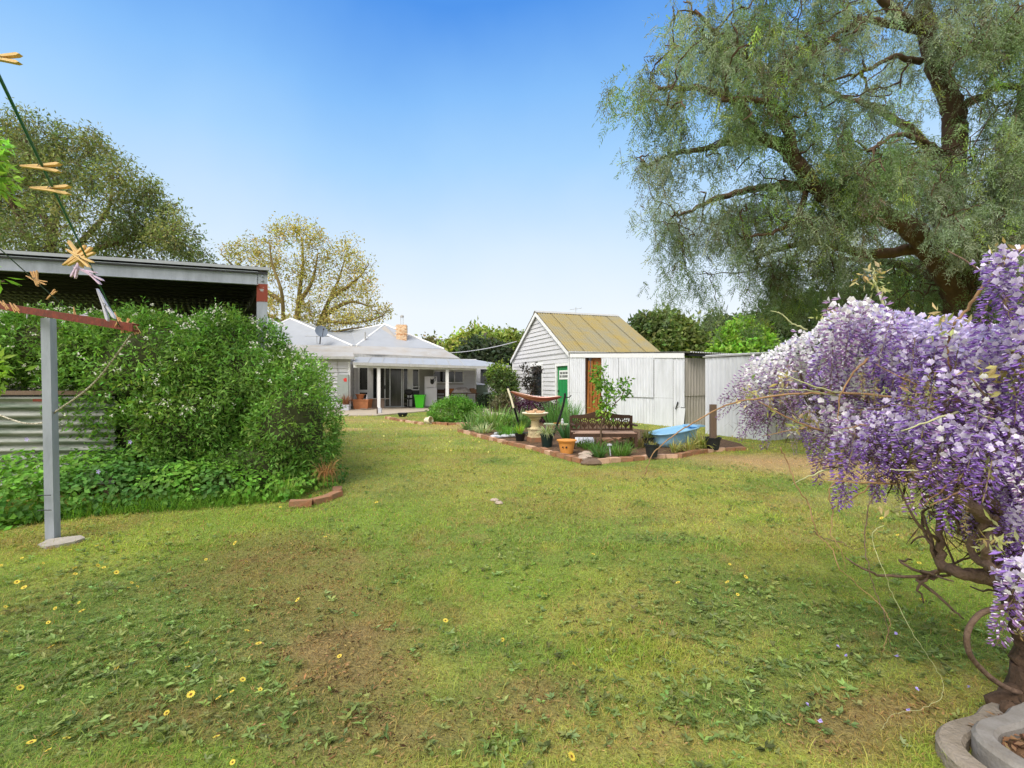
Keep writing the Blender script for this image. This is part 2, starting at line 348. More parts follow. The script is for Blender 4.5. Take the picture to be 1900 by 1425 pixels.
WEED = [(160, 1120, .9, .45), (230, 1260, .7, .3), (430, 1330, .6, .2), (560, 1330, .3, .12), (1350, 1085, .55, .45), (1420, 1150, .5, .3), (1450, 1330, .4, .12), (1060, 1280, .22, .12),
        (690, 1170, .3, .08), (900, 1380, .3, .08), (1220, 1000, .35, .15), (1650, 1160, .5, .25), (1780, 1200, .5, .2), (380, 1180, .7, .3), (60, 1350, .4, .15), (1310, 1300, .3, .14), (880, 1200, .3, .12), (80, 1230, .5, .3), (1500, 1240, .35, .15)]
LUSH = [(150, 1010, 1.1, .5), (480, 960, 1.2, .4), (1700, 1050, .9, .35), (1150, 1210, .24, .13), (950, 1080, .6, .3), (350, 1400, .3, .1), (1760, 1120, .6, .3), (60, 1300, .4, .15), (830, 950, 1.5, .6), (1290, 1420, .3, .08)]
cY = np.array(srgb(158, 161, 80)) * 1.03; cG = np.array(srgb(128, 147, 68)) * 1.02; cB = np.array(srgb(146, 118, 80)); cS = np.array(srgb(198, 166, 116)); cL = np.array(srgb(136, 160, 62))
cD = np.array(srgb(108, 132, 66))
def lawn(x, y):
    n1 = fnoise(x, y, 0.45)[:, None]; n2 = fnoise(x, y, 2.6, 4)[:, None]; n3 = fnoise(x, y, 9, 6)[:, None]
    c = cY + (cG - cY) * sstep(.42, .62, n1 * .6 + n2 * .4)
    c = c + (cL - c) * 0.55 * sstep(.52, .66, n2) * sstep(.5, .3, n1)
    for px, py, rx, ry in LUSH: c = c + (cL - c) * (.6 * ell(x, y, px, py, rx, ry, .7))[:, None]
    for px, py, rx, ry in WEED: c = c + (cD - c) * (.65 * ell(x, y, px, py, rx, ry, .7))[:, None]
    for px, py, rx, ry, k in BROWN: c = c + (cB - c) * (.82 * k * ell(x, y, px, py, rx, ry, .7))[:, None]
    for px, py, rx, ry, k in SAND: c = c + (cS - c) * (k * ell(x, y, px, py, rx, ry, .7))[:, None]
    c = c + (cB - c) * 0.45 * sstep(.56, .68, n3 * .5 + fnoise(x, y, 1.1, 9)[:, None] * .5)
    return c * (0.8 + 0.4 * n3)
def relief(x, y): return 0.03 * (fnoise(x, y, .8, 2) - .5) + 0.025 * (fnoise(x, y, 5, 8) - .5)
gx = np.sinh(np.linspace(-1, 1, 420) * 5.2) / math.sinh(5.2) * 160; gy = np.sinh(np.linspace(-.55, 1, 520) * 4.6) / math.sinh(4.6) * 260 + 2.2
XX, YY = np.meshgrid(gx, gy); xs, ys = XX.ravel(), YY.ravel()
zz = relief(xs, ys) * sstep(24, 16, ys); ii = np.arange(420 * 520).reshape(520, 420)
Fq = np.stack([ii[:-1, :-1], ii[:-1, 1:], ii[1:, 1:], ii[1:, :-1]], -1).reshape(-1, 4)
gm = mat('lawn_ground', (.1, .1, .05), 1.0, bump=1.0, bscale=70, scale=40)
t = gm.node_tree; at = t.nodes.new('ShaderNodeAttribute'); at.attribute_name = 'tint'
rm = [n for n in t.nodes if n.type == 'VALTORGB'][0]; rm.color_ramp.elements[0].color = (.45, .45, .45, 1); rm.color_ramp.elements[1].color = (1.1, 1.1, 1.1, 1)
mm = t.nodes.new('ShaderNodeMix'); mm.data_type = 'RGBA'; mm.blend_type = 'MULTIPLY'; mm.inputs[0].default_value = 1
t.links.new(at.outputs['Color'], mm.inputs[6]); t.links.new(rm.outputs[0], mm.inputs[7]); t.links.new(mm.outputs[2], t.nodes['Principled BSDF'].inputs['Base Color'])
link('lawn_ground', quick_mesh('lawn_ground', np.stack([xs, ys, zz], 1), Fq, gm, cols=lawn(xs, ys), smooth=True), kind='structure')

# ================================================================== frames for the buildings
class Fr:
    """a facade: origin o, running to p; n points outwards, off = metres in front of it"""
    def __init__(s, o, p):
        s.o = np.array((o[0], o[1], 0.0)); d = np.array((p[0], p[1], 0.0)) - s.o; s.L = np.linalg.norm(d); s.a = d / s.L; s.n = np.array((s.a[1], -s.a[0], 0.0))
    def u(s, px, off=0.0):
        k = (px - CX) / F; q = s.o + s.n * off
        return (k * q[1] - q[0]) / (s.a[0] - k * s.a[1])
    def z(s, px, py, off=0.0):
        q = s.o + s.n * off + s.a * s.u(px, off); return H + (YH - py) * q[1] / F
    def pt(s, u, off, z): return s.o + s.a * u + s.n * off + np.array((0, 0, z))
    def slab(s, mb, u0, u1, z0, z1, o0, o1): return mb.box(s.pt(u0, o0, z0), s.a * (u1 - u0), s.n * (o1 - o0), (0, 0, z1 - z0))
    def px(s, mb, x0, y0, x1, y1, o0, o1, off=None):
        off = o1 if off is None else off; u0, u1 = s.u(x0, off), s.u(x1, off); xm = (x0 + x1) / 2
        return s.slab(mb, u0, u1, s.z(xm, y1, off), s.z(xm, y0, off), o0, o1)
def boards(mb, fr, ext, z0, z1, pitch=.19, off=0.0, openings=(), lip=.034):
    z = z0
    while z < z1 - 1e-3:
        zt = min(z + pitch, z1); a0, b0 = ext(z); a1, b1 = ext(zt - .01); segs = [(a0, b0, a1, b1)]
        for (ou0, ou1, oz0, oz1) in openings:
            if zt > oz0 and z < oz1:
                ns = []
                for (p0, q0, p1, q1) in segs:
                    if ou1 <= p0 or ou0 >= q0: ns.append((p0, q0, p1, q1)); continue
                    if ou0 > p0: ns.append((p0, ou0, p1, ou0))
                    if ou1 < q0: ns.append((ou1, q0, ou1, q1))
                segs = ns
        for (p0, q0, p1, q1) in segs:
            if q0 - p0 < .02: continue
            w_ = rng.uniform(-.004, .004)
            V = [fr.pt(p0, off, z), fr.pt(q0, off, z), fr.pt(q0, off + lip + w_, z), fr.pt(p0, off + lip + w_, z),
                 fr.pt(p1, off, zt), fr.pt(q1, off, zt), fr.pt(q1, off + .006, zt), fr.pt(p1, off + .006, zt)]
            mb.add(V, [(0, 1, 2, 3), (4, 7, 6, 5), (3, 2, 6, 7), (0, 3, 7, 4), (1, 5, 6, 2), (0, 4, 5, 1)])
        z += pitch

# ================================================================== GABLED WEATHERBOARD SHED
Rr = np.array((2.34, 19.7)); Lr = Rr + np.array((-.326, .946)) * 6.9
S = Fr(Lr, Rr); pd = -S.n                       # pd runs along the ridge, away to the right
shed = thing('weatherboard_shed', 'old white weatherboard shed with steep lichen-yellowed iron gable roof and green door', 'shed', (*((Lr + Rr) / 2 + pd[:2] * 2), 0))
EZ, AZ, SL = 2.60, 4.62, 4.2; W2 = S.L / 2
def sext(z): return (0.0, S.L) if z <= EZ else ((z - EZ) / (AZ - EZ) * W2, S.L - (z - EZ) / (AZ - EZ) * W2)
wu0, wu1, wz0, wz1 = S.u(985.7), S.u(1006.7), S.z(996, 734), S.z(996, 679.5)
du0, du1, dz1 = S.u(1034), S.u(1055.3), S.z(1045, 679)
core = MB()
for off0 in (0, ):
    # wall core of the gable end in pieces round the openings
    S.slab(core, 0, wu0, 0, EZ, -.1, 0); S.slab(core, wu1, du0, 0, EZ, -.1, 0); S.slab(core, du1, S.L, 0, EZ, -.1, 0)
    S.slab(core, wu0, wu1, 0, wz0, -.1, 0); S.slab(core, wu0, wu1, wz1, EZ, -.1, 0); S.slab(core, du0, du1, dz1, EZ, -.1, 0)
core.prism([S.pt(0, 0, EZ), S.pt(S.L, 0, EZ), S.pt(W2, 0, AZ)], -S.n * .1)
core.box(S.pt(0, -.1, 0), S.a * .1, -S.n * (SL - .2), (0, 0, EZ)); core.box(S.pt(S.L - .1, -.1, 0), S.a * .1, -S.n * (SL - .2), (0, 0, EZ))
core.prism([S.pt(0, -SL + .1, 0), S.pt(S.L, -SL + .1, 0), S.pt(S.L, -SL + .1, EZ), S.pt(W2, -SL + .1, AZ), S.pt(0, -SL + .1, EZ)], -S.n * .1)
wl = core.build('wall', M['trim'], shed)
b1 = MB(); boards(b1, S, sext, .06, 2.6, .193, openings=[(wu0 - .09, wu1 + .09, wz0 - .09, wz1 + .09), (du0 - .13, du1 + .1, 0, dz1 + .12)])
b1.build('lower_cladding', M['board'], shed)
b2 = MB(); boards(b2, S, sext, 2.602, AZ, .193, lip=.04); b2.build('gable_cladding', M['board_old'], shed, label='peeling gable boards')
fw = MB(); f_ = .08
for (a, b, c, d) in ((wu0 - f_, wu1 + f_, wz0 - f_, wz0), (wu0 - f_, wu1 + f_, wz1, wz1 + f_), (wu0 - f_, wu0, wz0, wz1), (wu1, wu1 + f_, wz0, wz1)): S.slab(fw, a, b, c, d, -.04, .05)
win = fw.build('window', M['trim'], shed)
g = MB(); S.slab(g, wu0, wu1, wz0, wz1, -.06, -.04); g.build('pane', M['glass'], win)
fd = MB(); f_ = .12
for (a, b, c, d) in ((du0 - f_, du0, .05, dz1 + f_), (du1, du1 + .08, .05, dz1 + f_), (du0, du1, dz1, dz1 + f_)): S.slab(fd, a, b, c, d, -.08, .052)
fd.build('door_frame', M['trim'], shed)
dd = MB(); S.slab(dd, du0, du1, .05, dz1, -.09, -.03); door = dd.build('door', M['green_door'], shed)
S_ = MB()
for k in range(4):
    uu = du0 + (du1 - du0) * (k + .5) / 4; S.slab(S_, uu - .008, uu + .008, .06, dz1 - .02, -.03, -.026)
S_.build('door_groove', M['steel_dark_shade'], door)
kb = MB(); kb.ball(S.pt(du0 + .12, -.0, 1.0), .035, .035, .035); kb.build('door_knob', M['black'], door)
su0, su1, sz0, sz1 = du0 + .16, du1 - .06, S.z(1045, 704), S.z(1045, 687)
sg = MB(); S.slab(sg, su0, su1, sz0, sz1, -.026, -.018); sign = sg.build('door_sign', M['paper'], shed, label='white sign with two lines of black lettering')
ik = MB(); sw, sh = su1 - su0, sz1 - sz0
for row, (r0, r1), spans in ((0, (.58, .82), [(.10, .17), (.19, .25), (.26, .32), (.38, .44), (.46, .52), (.54, .60), (.63, .66), (.70, .76), (.78, .84), (.85, .90)]),
                             (1, (.20, .46), [(.05, .10), (.12, .18), (.20, .26), (.34, .40), (.42, .48), (.50, .55), (.57, .63), (.65, .71), (.73, .79), (.81, .87), (.89, .94)])):
    for a, b in spans:
        S.slab(ik, su0 + a * sw, su0 + b * sw, sz0 + r0 * sh, sz0 + r1 * sh, -.018, -.015)
ik.build('lettering', M['ink'], sign)
for a_ in (-.06, S.L): cb = MB(); S.slab(cb, a_, a_ + .06, 0, EZ + .02, -.1, .06); cb.build('corner_board', M['trim'], shed)
rf = MB(); ov = .14
for sgn in (-1, 1):
    ridge = S.pt(W2, ov, AZ + .10); ue = W2 + sgn * (W2 + .14); sl_ = (AZ - EZ) / W2; eave = S.pt(ue, ov, AZ + .10 - sl_ * (W2 + .14))
    v = eave - ridge; Lv = np.linalg.norm(v); ns_ = 6; wd_ = (SL + ov + .1) / ns_
    for k in range(ns_): rf.corr(ridge + pd * wd_ * k + np.array((0, 0, .014 * (k % 2))), pd, v / Lv, wd_ + .02, Lv + .03 * (k % 2), amp=.022, per=.13, nrm=(0, 0, 1), th=.01, seg=6)
roof = rf.build('roof', M['lichen'], shed, smooth=False)
rc = MB(); p0, p1 = S.pt(W2, ov + .02, AZ + .14), S.pt(W2, -SL - .12, AZ + .14)
for sgn in (-1, 1): rc.box(p0, p1 - p0, S.a * sgn * .18 + np.array((0, 0, -.10)), (0, 0, -.02))
rc.build('ridge_cap', M['tin_grey'], roof)
for nm, sgn in (('barge_board', -1), ('barge_board', 1)):
    bb = MB(); ue = W2 + sgn * (W2 + .17); zl = AZ + .04 - sl_ * (W2 + .17)
    bb.prism([S.pt(W2, .1, AZ + .05), S.pt(ue, .1, zl), S.pt(ue, .1, zl - .15), S.pt(W2, .1, AZ - .13)], S.n * .035); bb.build(nm, M['trim'], roof)
gt = MB(); q0, q1 = S.pt(S.L + .2, ov, EZ - .03), S.pt(S.L + .2, -SL - .1, EZ - .03); gt.tube([q0, q1], .05, 8); gt.build('gutter', M['tin_grey'], roof)
tv = thing('antenna', 'thin television antenna on the ridge of the yellowed shed roof', 'antenna', S.pt(W2, -2.0, AZ + .12))
m_ = MB(); c_ = S.pt(W2, -2.0, AZ + .12); m_.tube([c_, c_ + (0, 0, .28)], .012, 6); m_.build('mast', M['tin_grey'], tv)
m_ = MB()
m_.tube([c_ + (-.3, 0, .16), c_ + (.3, .05, .24)], .008, 5)
for k in (-.25, -.1, .1, .25): m_.tube([c_ + (k, -.12, .2 + k * .1), c_ + (k, .12, .2 + k * .1)], .005, 4)
m_.build('boom', M['tin_grey'], tv)

# ================================================================== LOW CORRUGATED OUTBUILDING (lean-to) with brown doorway
LT = Fr((2.36, 19.5), (5.2, 14.7))
lean = thing('iron_outbuilding', 'long low whitewashed iron outbuilding joined to the weatherboard shed with brown curtained doorway', 'outbuilding', (4.6, 18.0, 0))
def ztop(u): return 2.52 - .26 * u / LT.L
def panel(mb, x0, x1, zb, zt, off, per=.13, amp=.011):
    u0, u1 = LT.u(x0), LT.u(x1)
    if zt is None: zt = (ztop((u0 + u1) / 2) - .12)
    mb.corr(LT.pt(u0, off, zb), LT.a, np.array((0, 0, 1.0)), u1 - u0, zt - zb, amp=amp, per=per, nrm=LT.n, th=.004)
pn = MB()
panel(pn, 1058, 1087, .03, .98, .012); panel(pn, 1058, 1087, .98, None, .02)
panel(pn, 1118, 1214, .0, .9, .012); panel(pn, 1118, 1149.6, .88, None, .04); panel(pn, 1150.6, 1214.5, .88, None, .045)
panel(pn, 1215.2, 1250, .0, .88, .03, amp=.003); panel(pn, 1215.2, 1250, .885, None, .03, amp=.003)
panel(pn, 1250.6, 1264, .0, .62, .012); panel(pn, 1250.6, 1271, .62, None, .02)
pn.build('front_cladding', M['tin_white'], lean)
lp = MB(); u0, u1 = LT.u(1258), LT.u(1270.5); lp.prism([LT.pt(u0, .03, 0), LT.pt(u1 - .02, .04, 0), LT.pt(u1 + .02, .0, .6), LT.pt(u0 + .05, .03, .6)], -LT.n * .01); lp.build('loose_sheet', M['tin_white'], lean)
fr_ = MB(); fr_.prism([LT.pt(0, .05, ztop(0) - .15), LT.pt(LT.L + .05, .05, ztop(LT.L) - .15), LT.pt(LT.L + .05, .05, ztop(LT.L)), LT.pt(0, .05, ztop(0))], -LT.n * .035); fr_.build('fascia', M['trim'], lean)
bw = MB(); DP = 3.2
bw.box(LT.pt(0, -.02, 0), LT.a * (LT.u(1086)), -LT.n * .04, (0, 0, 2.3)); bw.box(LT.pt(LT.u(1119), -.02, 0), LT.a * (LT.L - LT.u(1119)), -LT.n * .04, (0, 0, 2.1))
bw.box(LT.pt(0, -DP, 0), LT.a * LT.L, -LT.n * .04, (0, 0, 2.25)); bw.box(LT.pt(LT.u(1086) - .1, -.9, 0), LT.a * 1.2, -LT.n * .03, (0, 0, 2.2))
bw.build('inner_wall', M['steel_dark_shade'], lean)  # board behind the doorway is coloured dark in place of shade
rp = MB(); rp.corr(LT.pt(LT.L - .02, -.03, 0.0), -LT.n, np.array((0, 0, 1.0)), DP, .98, amp=.018, per=.13, nrm=LT.a, th=.004)
rp.corr(LT.pt(LT.L, -.03, .96), -LT.n, np.array((0, 0, 1.0)), DP, 1.16, amp=.018, per=.13, nrm=LT.a, th=.004); rp.build('end_cladding', M['tin_cream'], lean)
rl = MB(); vdir = norm(LT.pt(LT.L + .25, 0, 2.27) - LT.pt(0, 0, 2.53)); rl.corr(LT.pt(0.3, .02, 2.53), -LT.n * 1.0, vdir, DP + .2, LT.L - .05, amp=.018, per=.11, nrm=(0, 0, 1), th=.006)
rl.build('roof', M['tin_grey'], lean)
rb = MB(); rb.box(LT.pt(LT.L + .1, -.1, 2.18), LT.a * .06, -LT.n * 2.6, (0, 0, .05)); rb.build('batten', M['steel_dark_shade'], lean)
dr = MB(); x0, x1 = LT.u(1094), LT.u(1117.6); LT.slab(dr, x0, x1, .03, ztop(x0) - .17, -.16, -.10); dr.build('door', M['wood_brown'], lean)
df = MB(); xa = LT.u(1087); LT.slab(df, xa, xa + .06, 0, ztop(xa) - .16, -.1, .03); LT.slab(df, LT.u(1117), LT.u(1118.5), 0, ztop(xa) - .16, -.1, .03); df.build('door_frame', M['wood_dark'], lean)
for k in range(5):
    pl = MB(); uu = LT.u(1089.5 + k * 4.6); top = 1.75 + .25 * math.sin(k * 2.3) if k > 1 else 2.2
    pl.prism([LT.pt(uu, .0, .03), LT.pt(uu + .13, .0, .03), LT.pt(uu + .10 + .02 * k, -.07, top), LT.pt(uu - .01 + .02 * k, -.07, top)], LT.n * .018); pl.build('curtain_strip', M['wood_brown'], lean)
# second, nearer iron shed
S2 = Fr((5.19, 13.0), (6.0, 11.4)); S3 = Fr((6.0, 11.4), (9.9, 13.37))
sh2 = thing('iron_shed', 'flat-topped whitewashed iron shed, nearest of the outbuildings, grey on its shaded side', 'shed', (7.0, 13.2, 0))
mb = MB()
for i, (a, b) in enumerate(((1309.4, 1325), (1325, 1340.5), (1340.5, 1354), (1354, 1379), (1379, 1402), (1402, 1424))):
    u0, u1 = S2.u(a), S2.u(b); mb.corr(S2.pt(u0, .01 + .006 * (i % 2), 0.0), S2.a, np.array((0, 0, 1.)), u1 - u0, 2.04 - .02 * i / 5, amp=.006, per=.12, nrm=S2.n, th=.004)
mb.build('front_cladding', M['tin_white'], sh2)
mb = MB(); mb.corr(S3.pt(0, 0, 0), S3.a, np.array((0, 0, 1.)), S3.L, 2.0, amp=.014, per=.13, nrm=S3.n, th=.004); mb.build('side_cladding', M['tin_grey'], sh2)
mb = MB(); mb.corr(S2.pt(0, -.02, 0), -S2.n, np.array((0, 0, 1.)), 4.3, 2.04, amp=.014, per=.13, nrm=-S2.a, th=.004); mb.build('left_cladding', M['tin_cream'], sh2)
mb = MB(); mb.box(S2.pt(-.05, .05, 2.045), S2.a * (S2.L + .08), -S2.n * 4.4, (0, 0, .03)); mb.build('roof', M['tin_grey'], sh2)
mb = MB()
for k in range(5): mb.box(S2.pt(.0 + .2 * k, -.4, 2.078), S2.a * .02, -S2.n * 3.6, (0, 0, .02))
mb.tube([S2.pt(-.05, -.05, 2.10), S2.pt(S2.L + .1, -.05, 2.09)], .012, 6); mb.build('roof_rail', M['trim'], sh2)

# ================================================================== HOUSE
HF = Fr(G(655, 758)[:2], G(882, 755.5)[:2])
house = thing('weatherboard_house', 'white weatherboard house with pale iron hip roofs and a long back verandah', 'house', (*HF.pt(3, -4, 0)[:2], 0))
def hp(x, y, d): return P(x, y, d)
def sheet(mb, pts, th=.04):
    mb.prism(pts, (0, 0, -th))
wz = 2.62
ops = [(HF.u(666), HF.u(764.5), .0, 2.24), (HF.u(764.5), HF.u(777.5), 1.15, HF.z(771, 684)), (HF.u(804), HF.u(860), HF.z(830, 710), HF.z(830, 688))]
wl = MB(); HF.slab(wl, -.3, HF.u(664.5), 0, wz, -.12, 0); HF.slab(wl, HF.u(664.5), HF.u(779), 2.26, wz, -.12, 0)
HF.slab(wl, HF.u(777.5), HF.u(804.5), 0, wz, -.12, 0); HF.slab(wl, HF.u(804.5), HF.u(859.5), 0, HF.z(830, 710) + .02, -.12, 0); HF.slab(wl, HF.u(804.5), HF.u(859.5), HF.z(830, 688) - .02, wz, -.12, 0)
HF.slab(wl, HF.u(859.5), HF.u(882), 0, wz, -.12, 0); HF.slab(wl, HF.u(764.5), HF.u(777.5), 0, 1.12, -.12, -.0)
ur = HF.u(882); wl.box(HF.pt(ur - .12, -.12, 0), HF.a * .12, -HF.n * 6, (0, 0, wz)); wl.box(HF.pt(-5, -6, 0), HF.a * (ur + 5), -HF.n * .1, (0, 0, wz))
WO = 1.8; uw = HF.u(648.2, WO)
HF.slab(wl, -6, uw, 0, wz, WO - .12, WO); wl.box(HF.pt(uw - .12, WO - .12, 0), HF.a * .12, -HF.n * (WO - .12), (0, 0, wz)); wl.box(HF.pt(-6, WO - .12, 0), HF.a * .12, -HF.n * 8, (0, 0, wz))
wl.build('wall', M['shade'], house)
cl = MB(); boards(cl, HF, lambda z: (-6, uw), .15, wz, .19, off=WO, lip=.055); cl.build('cladding', M['board'], house); cl = MB(); boards(cl, HF, lambda z: (HF.u(860), ur), .1, wz, .19, lip=.05); cl.build('cladding', M['board'], house); cl = MB(); boards(cl, HF, lambda z: (HF.u(804), HF.u(860)), .1, wz, .19, openings=[(HF.u(803.5), HF.u(860.5), HF.z(830, 710) - .05, HF.z(830, 688) + .05)])
RT = Fr(HF.pt(uw, WO, 0)[:2], HF.pt(uw, 0, 0)[:2]); boards(cl, RT, lambda z: (0, WO), .15, wz, .19)
boards(cl, HF, lambda z: (uw + .05, HF.u(665)), .15, wz, .19)
cl.build('cladding', M['board'], house)
for aa in ((uw - .06, uw + .05, .1, wz, WO, WO + .045), (HF.u(657.5), HF.u(659.5), .1, wz, .036, .06), (ur - .05, ur + .05, .05, wz, .0, .05)): cn = MB(); HF.slab(cn, *aa); cn.build('corner_board', M['trim'], house)
sk = MB(); HF.slab(sk, -6, uw - .1, 0.0, .15, WO - .1, WO - .01); sk.build('plinth', M['brown_box'], house)
# windows and doors along the verandah
def window(x0, y0, x1, y1, gm='glass', fr_w=.06, o=.03, name='window', mull=()):
    u0, u1 = HF.u(x0), HF.u(x1); xm = (x0 + x1) / 2; z0, z1 = HF.z(xm, y1), HF.z(xm, y0)
    m = MB(); HF.slab(m, u0, u1, z0, z0 + fr_w, -.06, o); HF.slab(m, u0, u1, z1 - fr_w, z1, -.06, o); HF.slab(m, u0, u0 + fr_w, z0 + fr_w, z1 - fr_w, -.06, o); HF.slab(m, u1 - fr_w, u1, z0 + fr_w, z1 - fr_w, -.06, o)
    for mu in mull: uu = HF.u(mu); HF.slab(m, uu - .02, uu + .02, z0 + fr_w, z1 - fr_w, -.04, o + .01)
    wdw = m.build(name, M['trim'], house); q = MB(); HF.slab(q, u0 + .01, u1 - .01, z0 + .01, z1 - .01, -.05, -.02); q.build('pane', M[gm], wdw); return wdw
window(665, 675.5, 684, 725.5, 'glass_mid'); window(665, 726, 684, 741.5, 'glass_mid')
pw = MB(); HF.slab(pw, HF.u(665), HF.u(690), .03, HF.z(678, 741.7), -.08, .0); HF.slab(pw, HF.u(684.2), HF.u(690), HF.z(678, 741.5), 2.25, -.06, .05); pw.build('side_panel', M['trim'], house)
window(690.2, 677, 701, 757, 'glass')
u0, u1 = HF.u(703), HF.u(748); sdm = MB()
for a in (703, 714.2, 723.6, 745.6): uu = HF.u(a); HF.slab(sdm, uu - .03, uu + .03, .08, 2.2, -.03, .03)
HF.slab(sdm, u0, u1, .03, .1, -.04, .04); HF.slab(sdm, u0, u1, 2.18, 2.26, -.04, .04); sd_ = sdm.build('sliding_door', M['alu'], house)
q = MB(); HF.slab(q, u0, u1, .06, 2.2, -.06, -.02); q.build('pane', M['glass_mid'], sd_)
q = MB(); HF.slab(q, HF.u(713.4), HF.u(715), HF.z(714, 722), HF.z(714, 715), .03, .07); q.build('handle', M['black'], sd_)
window(748, 679, 757, 755, 'glass', fr_w=.03)
q = MB(); HF.slab(q, HF.u(757.2), HF.u(764.4), .03, 2.26, -.08, .0); q.build('wall_panel', M['trim'], house)
window(764.5, 684, 778, 724, 'glass_mid', fr_w=.05)
window(804, 687.5, 860.5, 711, 'glass', mull=(843.5,))
q = MB(); HF.slab(q, HF.u(764), HF.u(779), 1.10, 1.14, -.05, .18); q.build('window_sill', M['trim'], house)
q = MB(); HF.slab(q, HF.u(765), HF.u(778), .03, 1.09, .0, .02); q.build('lower_panel', M['steel_dark_shade'], house)
# verandah roof, gutter, posts
VO = 2.35; zA = HF.z(702, 672, VO); ua, ub, uc = HF.u(655, VO), HF.u(884, VO), HF.u(947, VO)
zB, zC = HF.z(882, 679, VO), HF.z(947, 678.5, VO)
zwL, zwR = HF.z(690, 662), HF.z(853, 667)
vr = MB(); vr.prism([HF.pt(ua, VO, zA), HF.pt(ub, VO, zB), HF.pt(ur, .0, zwR), HF.pt(ua, .0, zwL)], (0, 0, -.025)); vr.prism([HF.pt(ub, VO, zB), HF.pt(uc, VO, zC), HF.pt(uc, -1.2, zC + .12), HF.pt(ur, 0.0, zwR)], (0, 0, -.025))
vroof = vr.build('verandah_roof', M['roof'], house)
sm = MB()
for k in range(1, 9):
    ff = k / 9; uu = ua + (ub - ua) * ff; za_ = zA + (zB - zA) * ff; zw_ = zwL + (zwR - zwL) * ff; sm.prism([HF.pt(uu, VO, za_ + .002), HF.pt(uu + .03, VO, za_ + .002), HF.pt(uu + .03, .05, zw_ + .0), HF.pt(uu, .05, zw_ + .0)], (0, 0, .016))
sm.build('sheet_seam', M['tin_grey'], vroof)
gv = MB(); gv.prism([HF.pt(ua, VO + .0, zA - .15), HF.pt(ub, VO, zB - .13), HF.pt(ub, VO, zB - .02), HF.pt(ua, VO, zA - .02)], HF.n * .09); gv.prism([HF.pt(ub, VO, zB - .13), HF.pt(uc, VO, zC - .09), HF.pt(uc, VO, zC - .02), HF.pt(ub, VO, zB - .02)], HF.n * .09)
gv.build('gutter', M['tin_grey'], vroof)
bm_ = MB(); bm_.prism([HF.pt(ua, VO - .15, zA - .26), HF.pt(ub, VO - .15, zB - .22), HF.pt(ub, VO - .15, zB - .06), HF.pt(ua, VO - .15, zA - .05)], -HF.n * .08); bm_.build('beam', M['trim'], house)
for k in range(9):
    r_ = MB(); ff = (k + .3) / 9; uu = ua + (ub - ua) * ff; za_ = zA + (zB - zA) * ff; zw_ = zwL + (zwR - zwL) * ff; r_.prism([HF.pt(uu, VO - .1, za_ - .14), HF.pt(uu, .05, zw_ - .18), HF.pt(uu, .05, zw_ - .09), HF.pt(uu, VO - .1, za_ - .05)], HF.a * .05); r_.build('rafter', M['trim'], vroof)
for (x0, x1) in ((700, 705.8), (827, 832.6)):
    p_ = MB(); a, b = HF.u(x0, VO - .15), HF.u(x1, VO - .15); HF.slab(p_, a, b, .03, (zA if x0 < 750 else zB) - .2, VO - .27, VO - .12); p_.build('verandah_post', M['trim'], house)
ln = MB(); HF.slab(ln, ua, ur, 2.28, 2.31, .02, VO - .3) if False else None
# wing roof skirt + gutter, lower roof, fascia, main roofs
wr = MB(); wr.prism([HF.pt(-6, WO + .3, 2.6), HF.pt(uw + .25, WO + .3, 2.6), HF.pt(uw + .1, WO - .5, 2.86), HF.pt(-6, WO - .5, 2.86)], (0, 0, -.03)); wr.build('skirt_roof', M['roof_low'], house)
wg = MB(); HF.slab(wg, -6, uw + .28, 2.47, 2.59, WO + .3, WO + .4); HF.slab(wg, -6, uw + .1, 2.36, 2.5, WO + .0, WO + .06); wg.build('gutter', M['tin_grey'], house)
lr = MB(); lr.prism([hp(400, 653, 23.8), hp(555, 653, 24.6), hp(700, 657, 25.4), hp(853, 664.5, 27.2), hp(823.5, 648, 28.6), hp(688, 642, 27.2), hp(555, 640, 26.8), hp(400, 640, 26.0)], (0, 0, -.04)); lr.build('lower_roof', M['roof_low'], house)
fs = MB(); fs.prism([hp(655, 661.8, 25.1), hp(853, 668.8, 26.8), hp(853, 664.8, 26.8), hp(655, 656.2, 25.1)], (.02, .1, 0)); fs.build('fascia', M['tin_grey'], house)
A1, A2 = hp(539, 591, 30.5), hp(714, 602, 31); A1b, A2b = A1 + (-1.5, 7, 0), A2 + (-3, 9, -.2)
B0, B1, B2, B3 = hp(430, 641, 27.0), hp(654, 641.5, 27.0), hp(661, 641.5, 27.0), hp(824, 647.5, 28.8); V1, V2 = hp(610, 614, 34.5), hp(650, 614.5, 34.5)
B0b, B3b = B0 + (-1.5, 12, 0), B3 + (-2.5, 12, 0)
sm = MB()
for t_ in (.12, .26, .4, .54, .68, .82): a_, b_ = hp(555, 653, 24.6) * (1 - t_) + hp(853, 664.5, 27.2) * t_, hp(555, 640, 26.8) * (1 - t_) + hp(823.5, 648, 28.6) * t_; sm.prism([a_ + (0, 0, .002), a_ + (.05, 0, .002), b_ + (.05, 0, .002), b_ + (0, 0, .002)], (0, 0, .03))
sm.build('sheet_seam', M['tin_grey'], house)
mr = MB(); pts = [A1, A2, A1b, A2b, B0, B1, B2, B3, V1, V2, B0b, B3b]
Fm = [(4, 5, 0), (5, 8, 0), (5, 6, 9, 8), (6, 1, 9), (6, 7, 1), (7, 11, 3, 1), (4, 0, 2, 10), (0, 8, 2), (8, 9, 3, 2), (9, 1, 3), (4, 10, 11, 7, 6, 5)]
mr.add(pts, Fm); mroof = mr.build('main_roof', M['roof'], house)
rd = MB()
for a, b in ((B1, A1), (B0, A1), (B2, A2), (B3, A2), (V1, V2), (A2, A2b), (V2, A2), (A1, V1)): rd.tube([a, b], .06, 6)
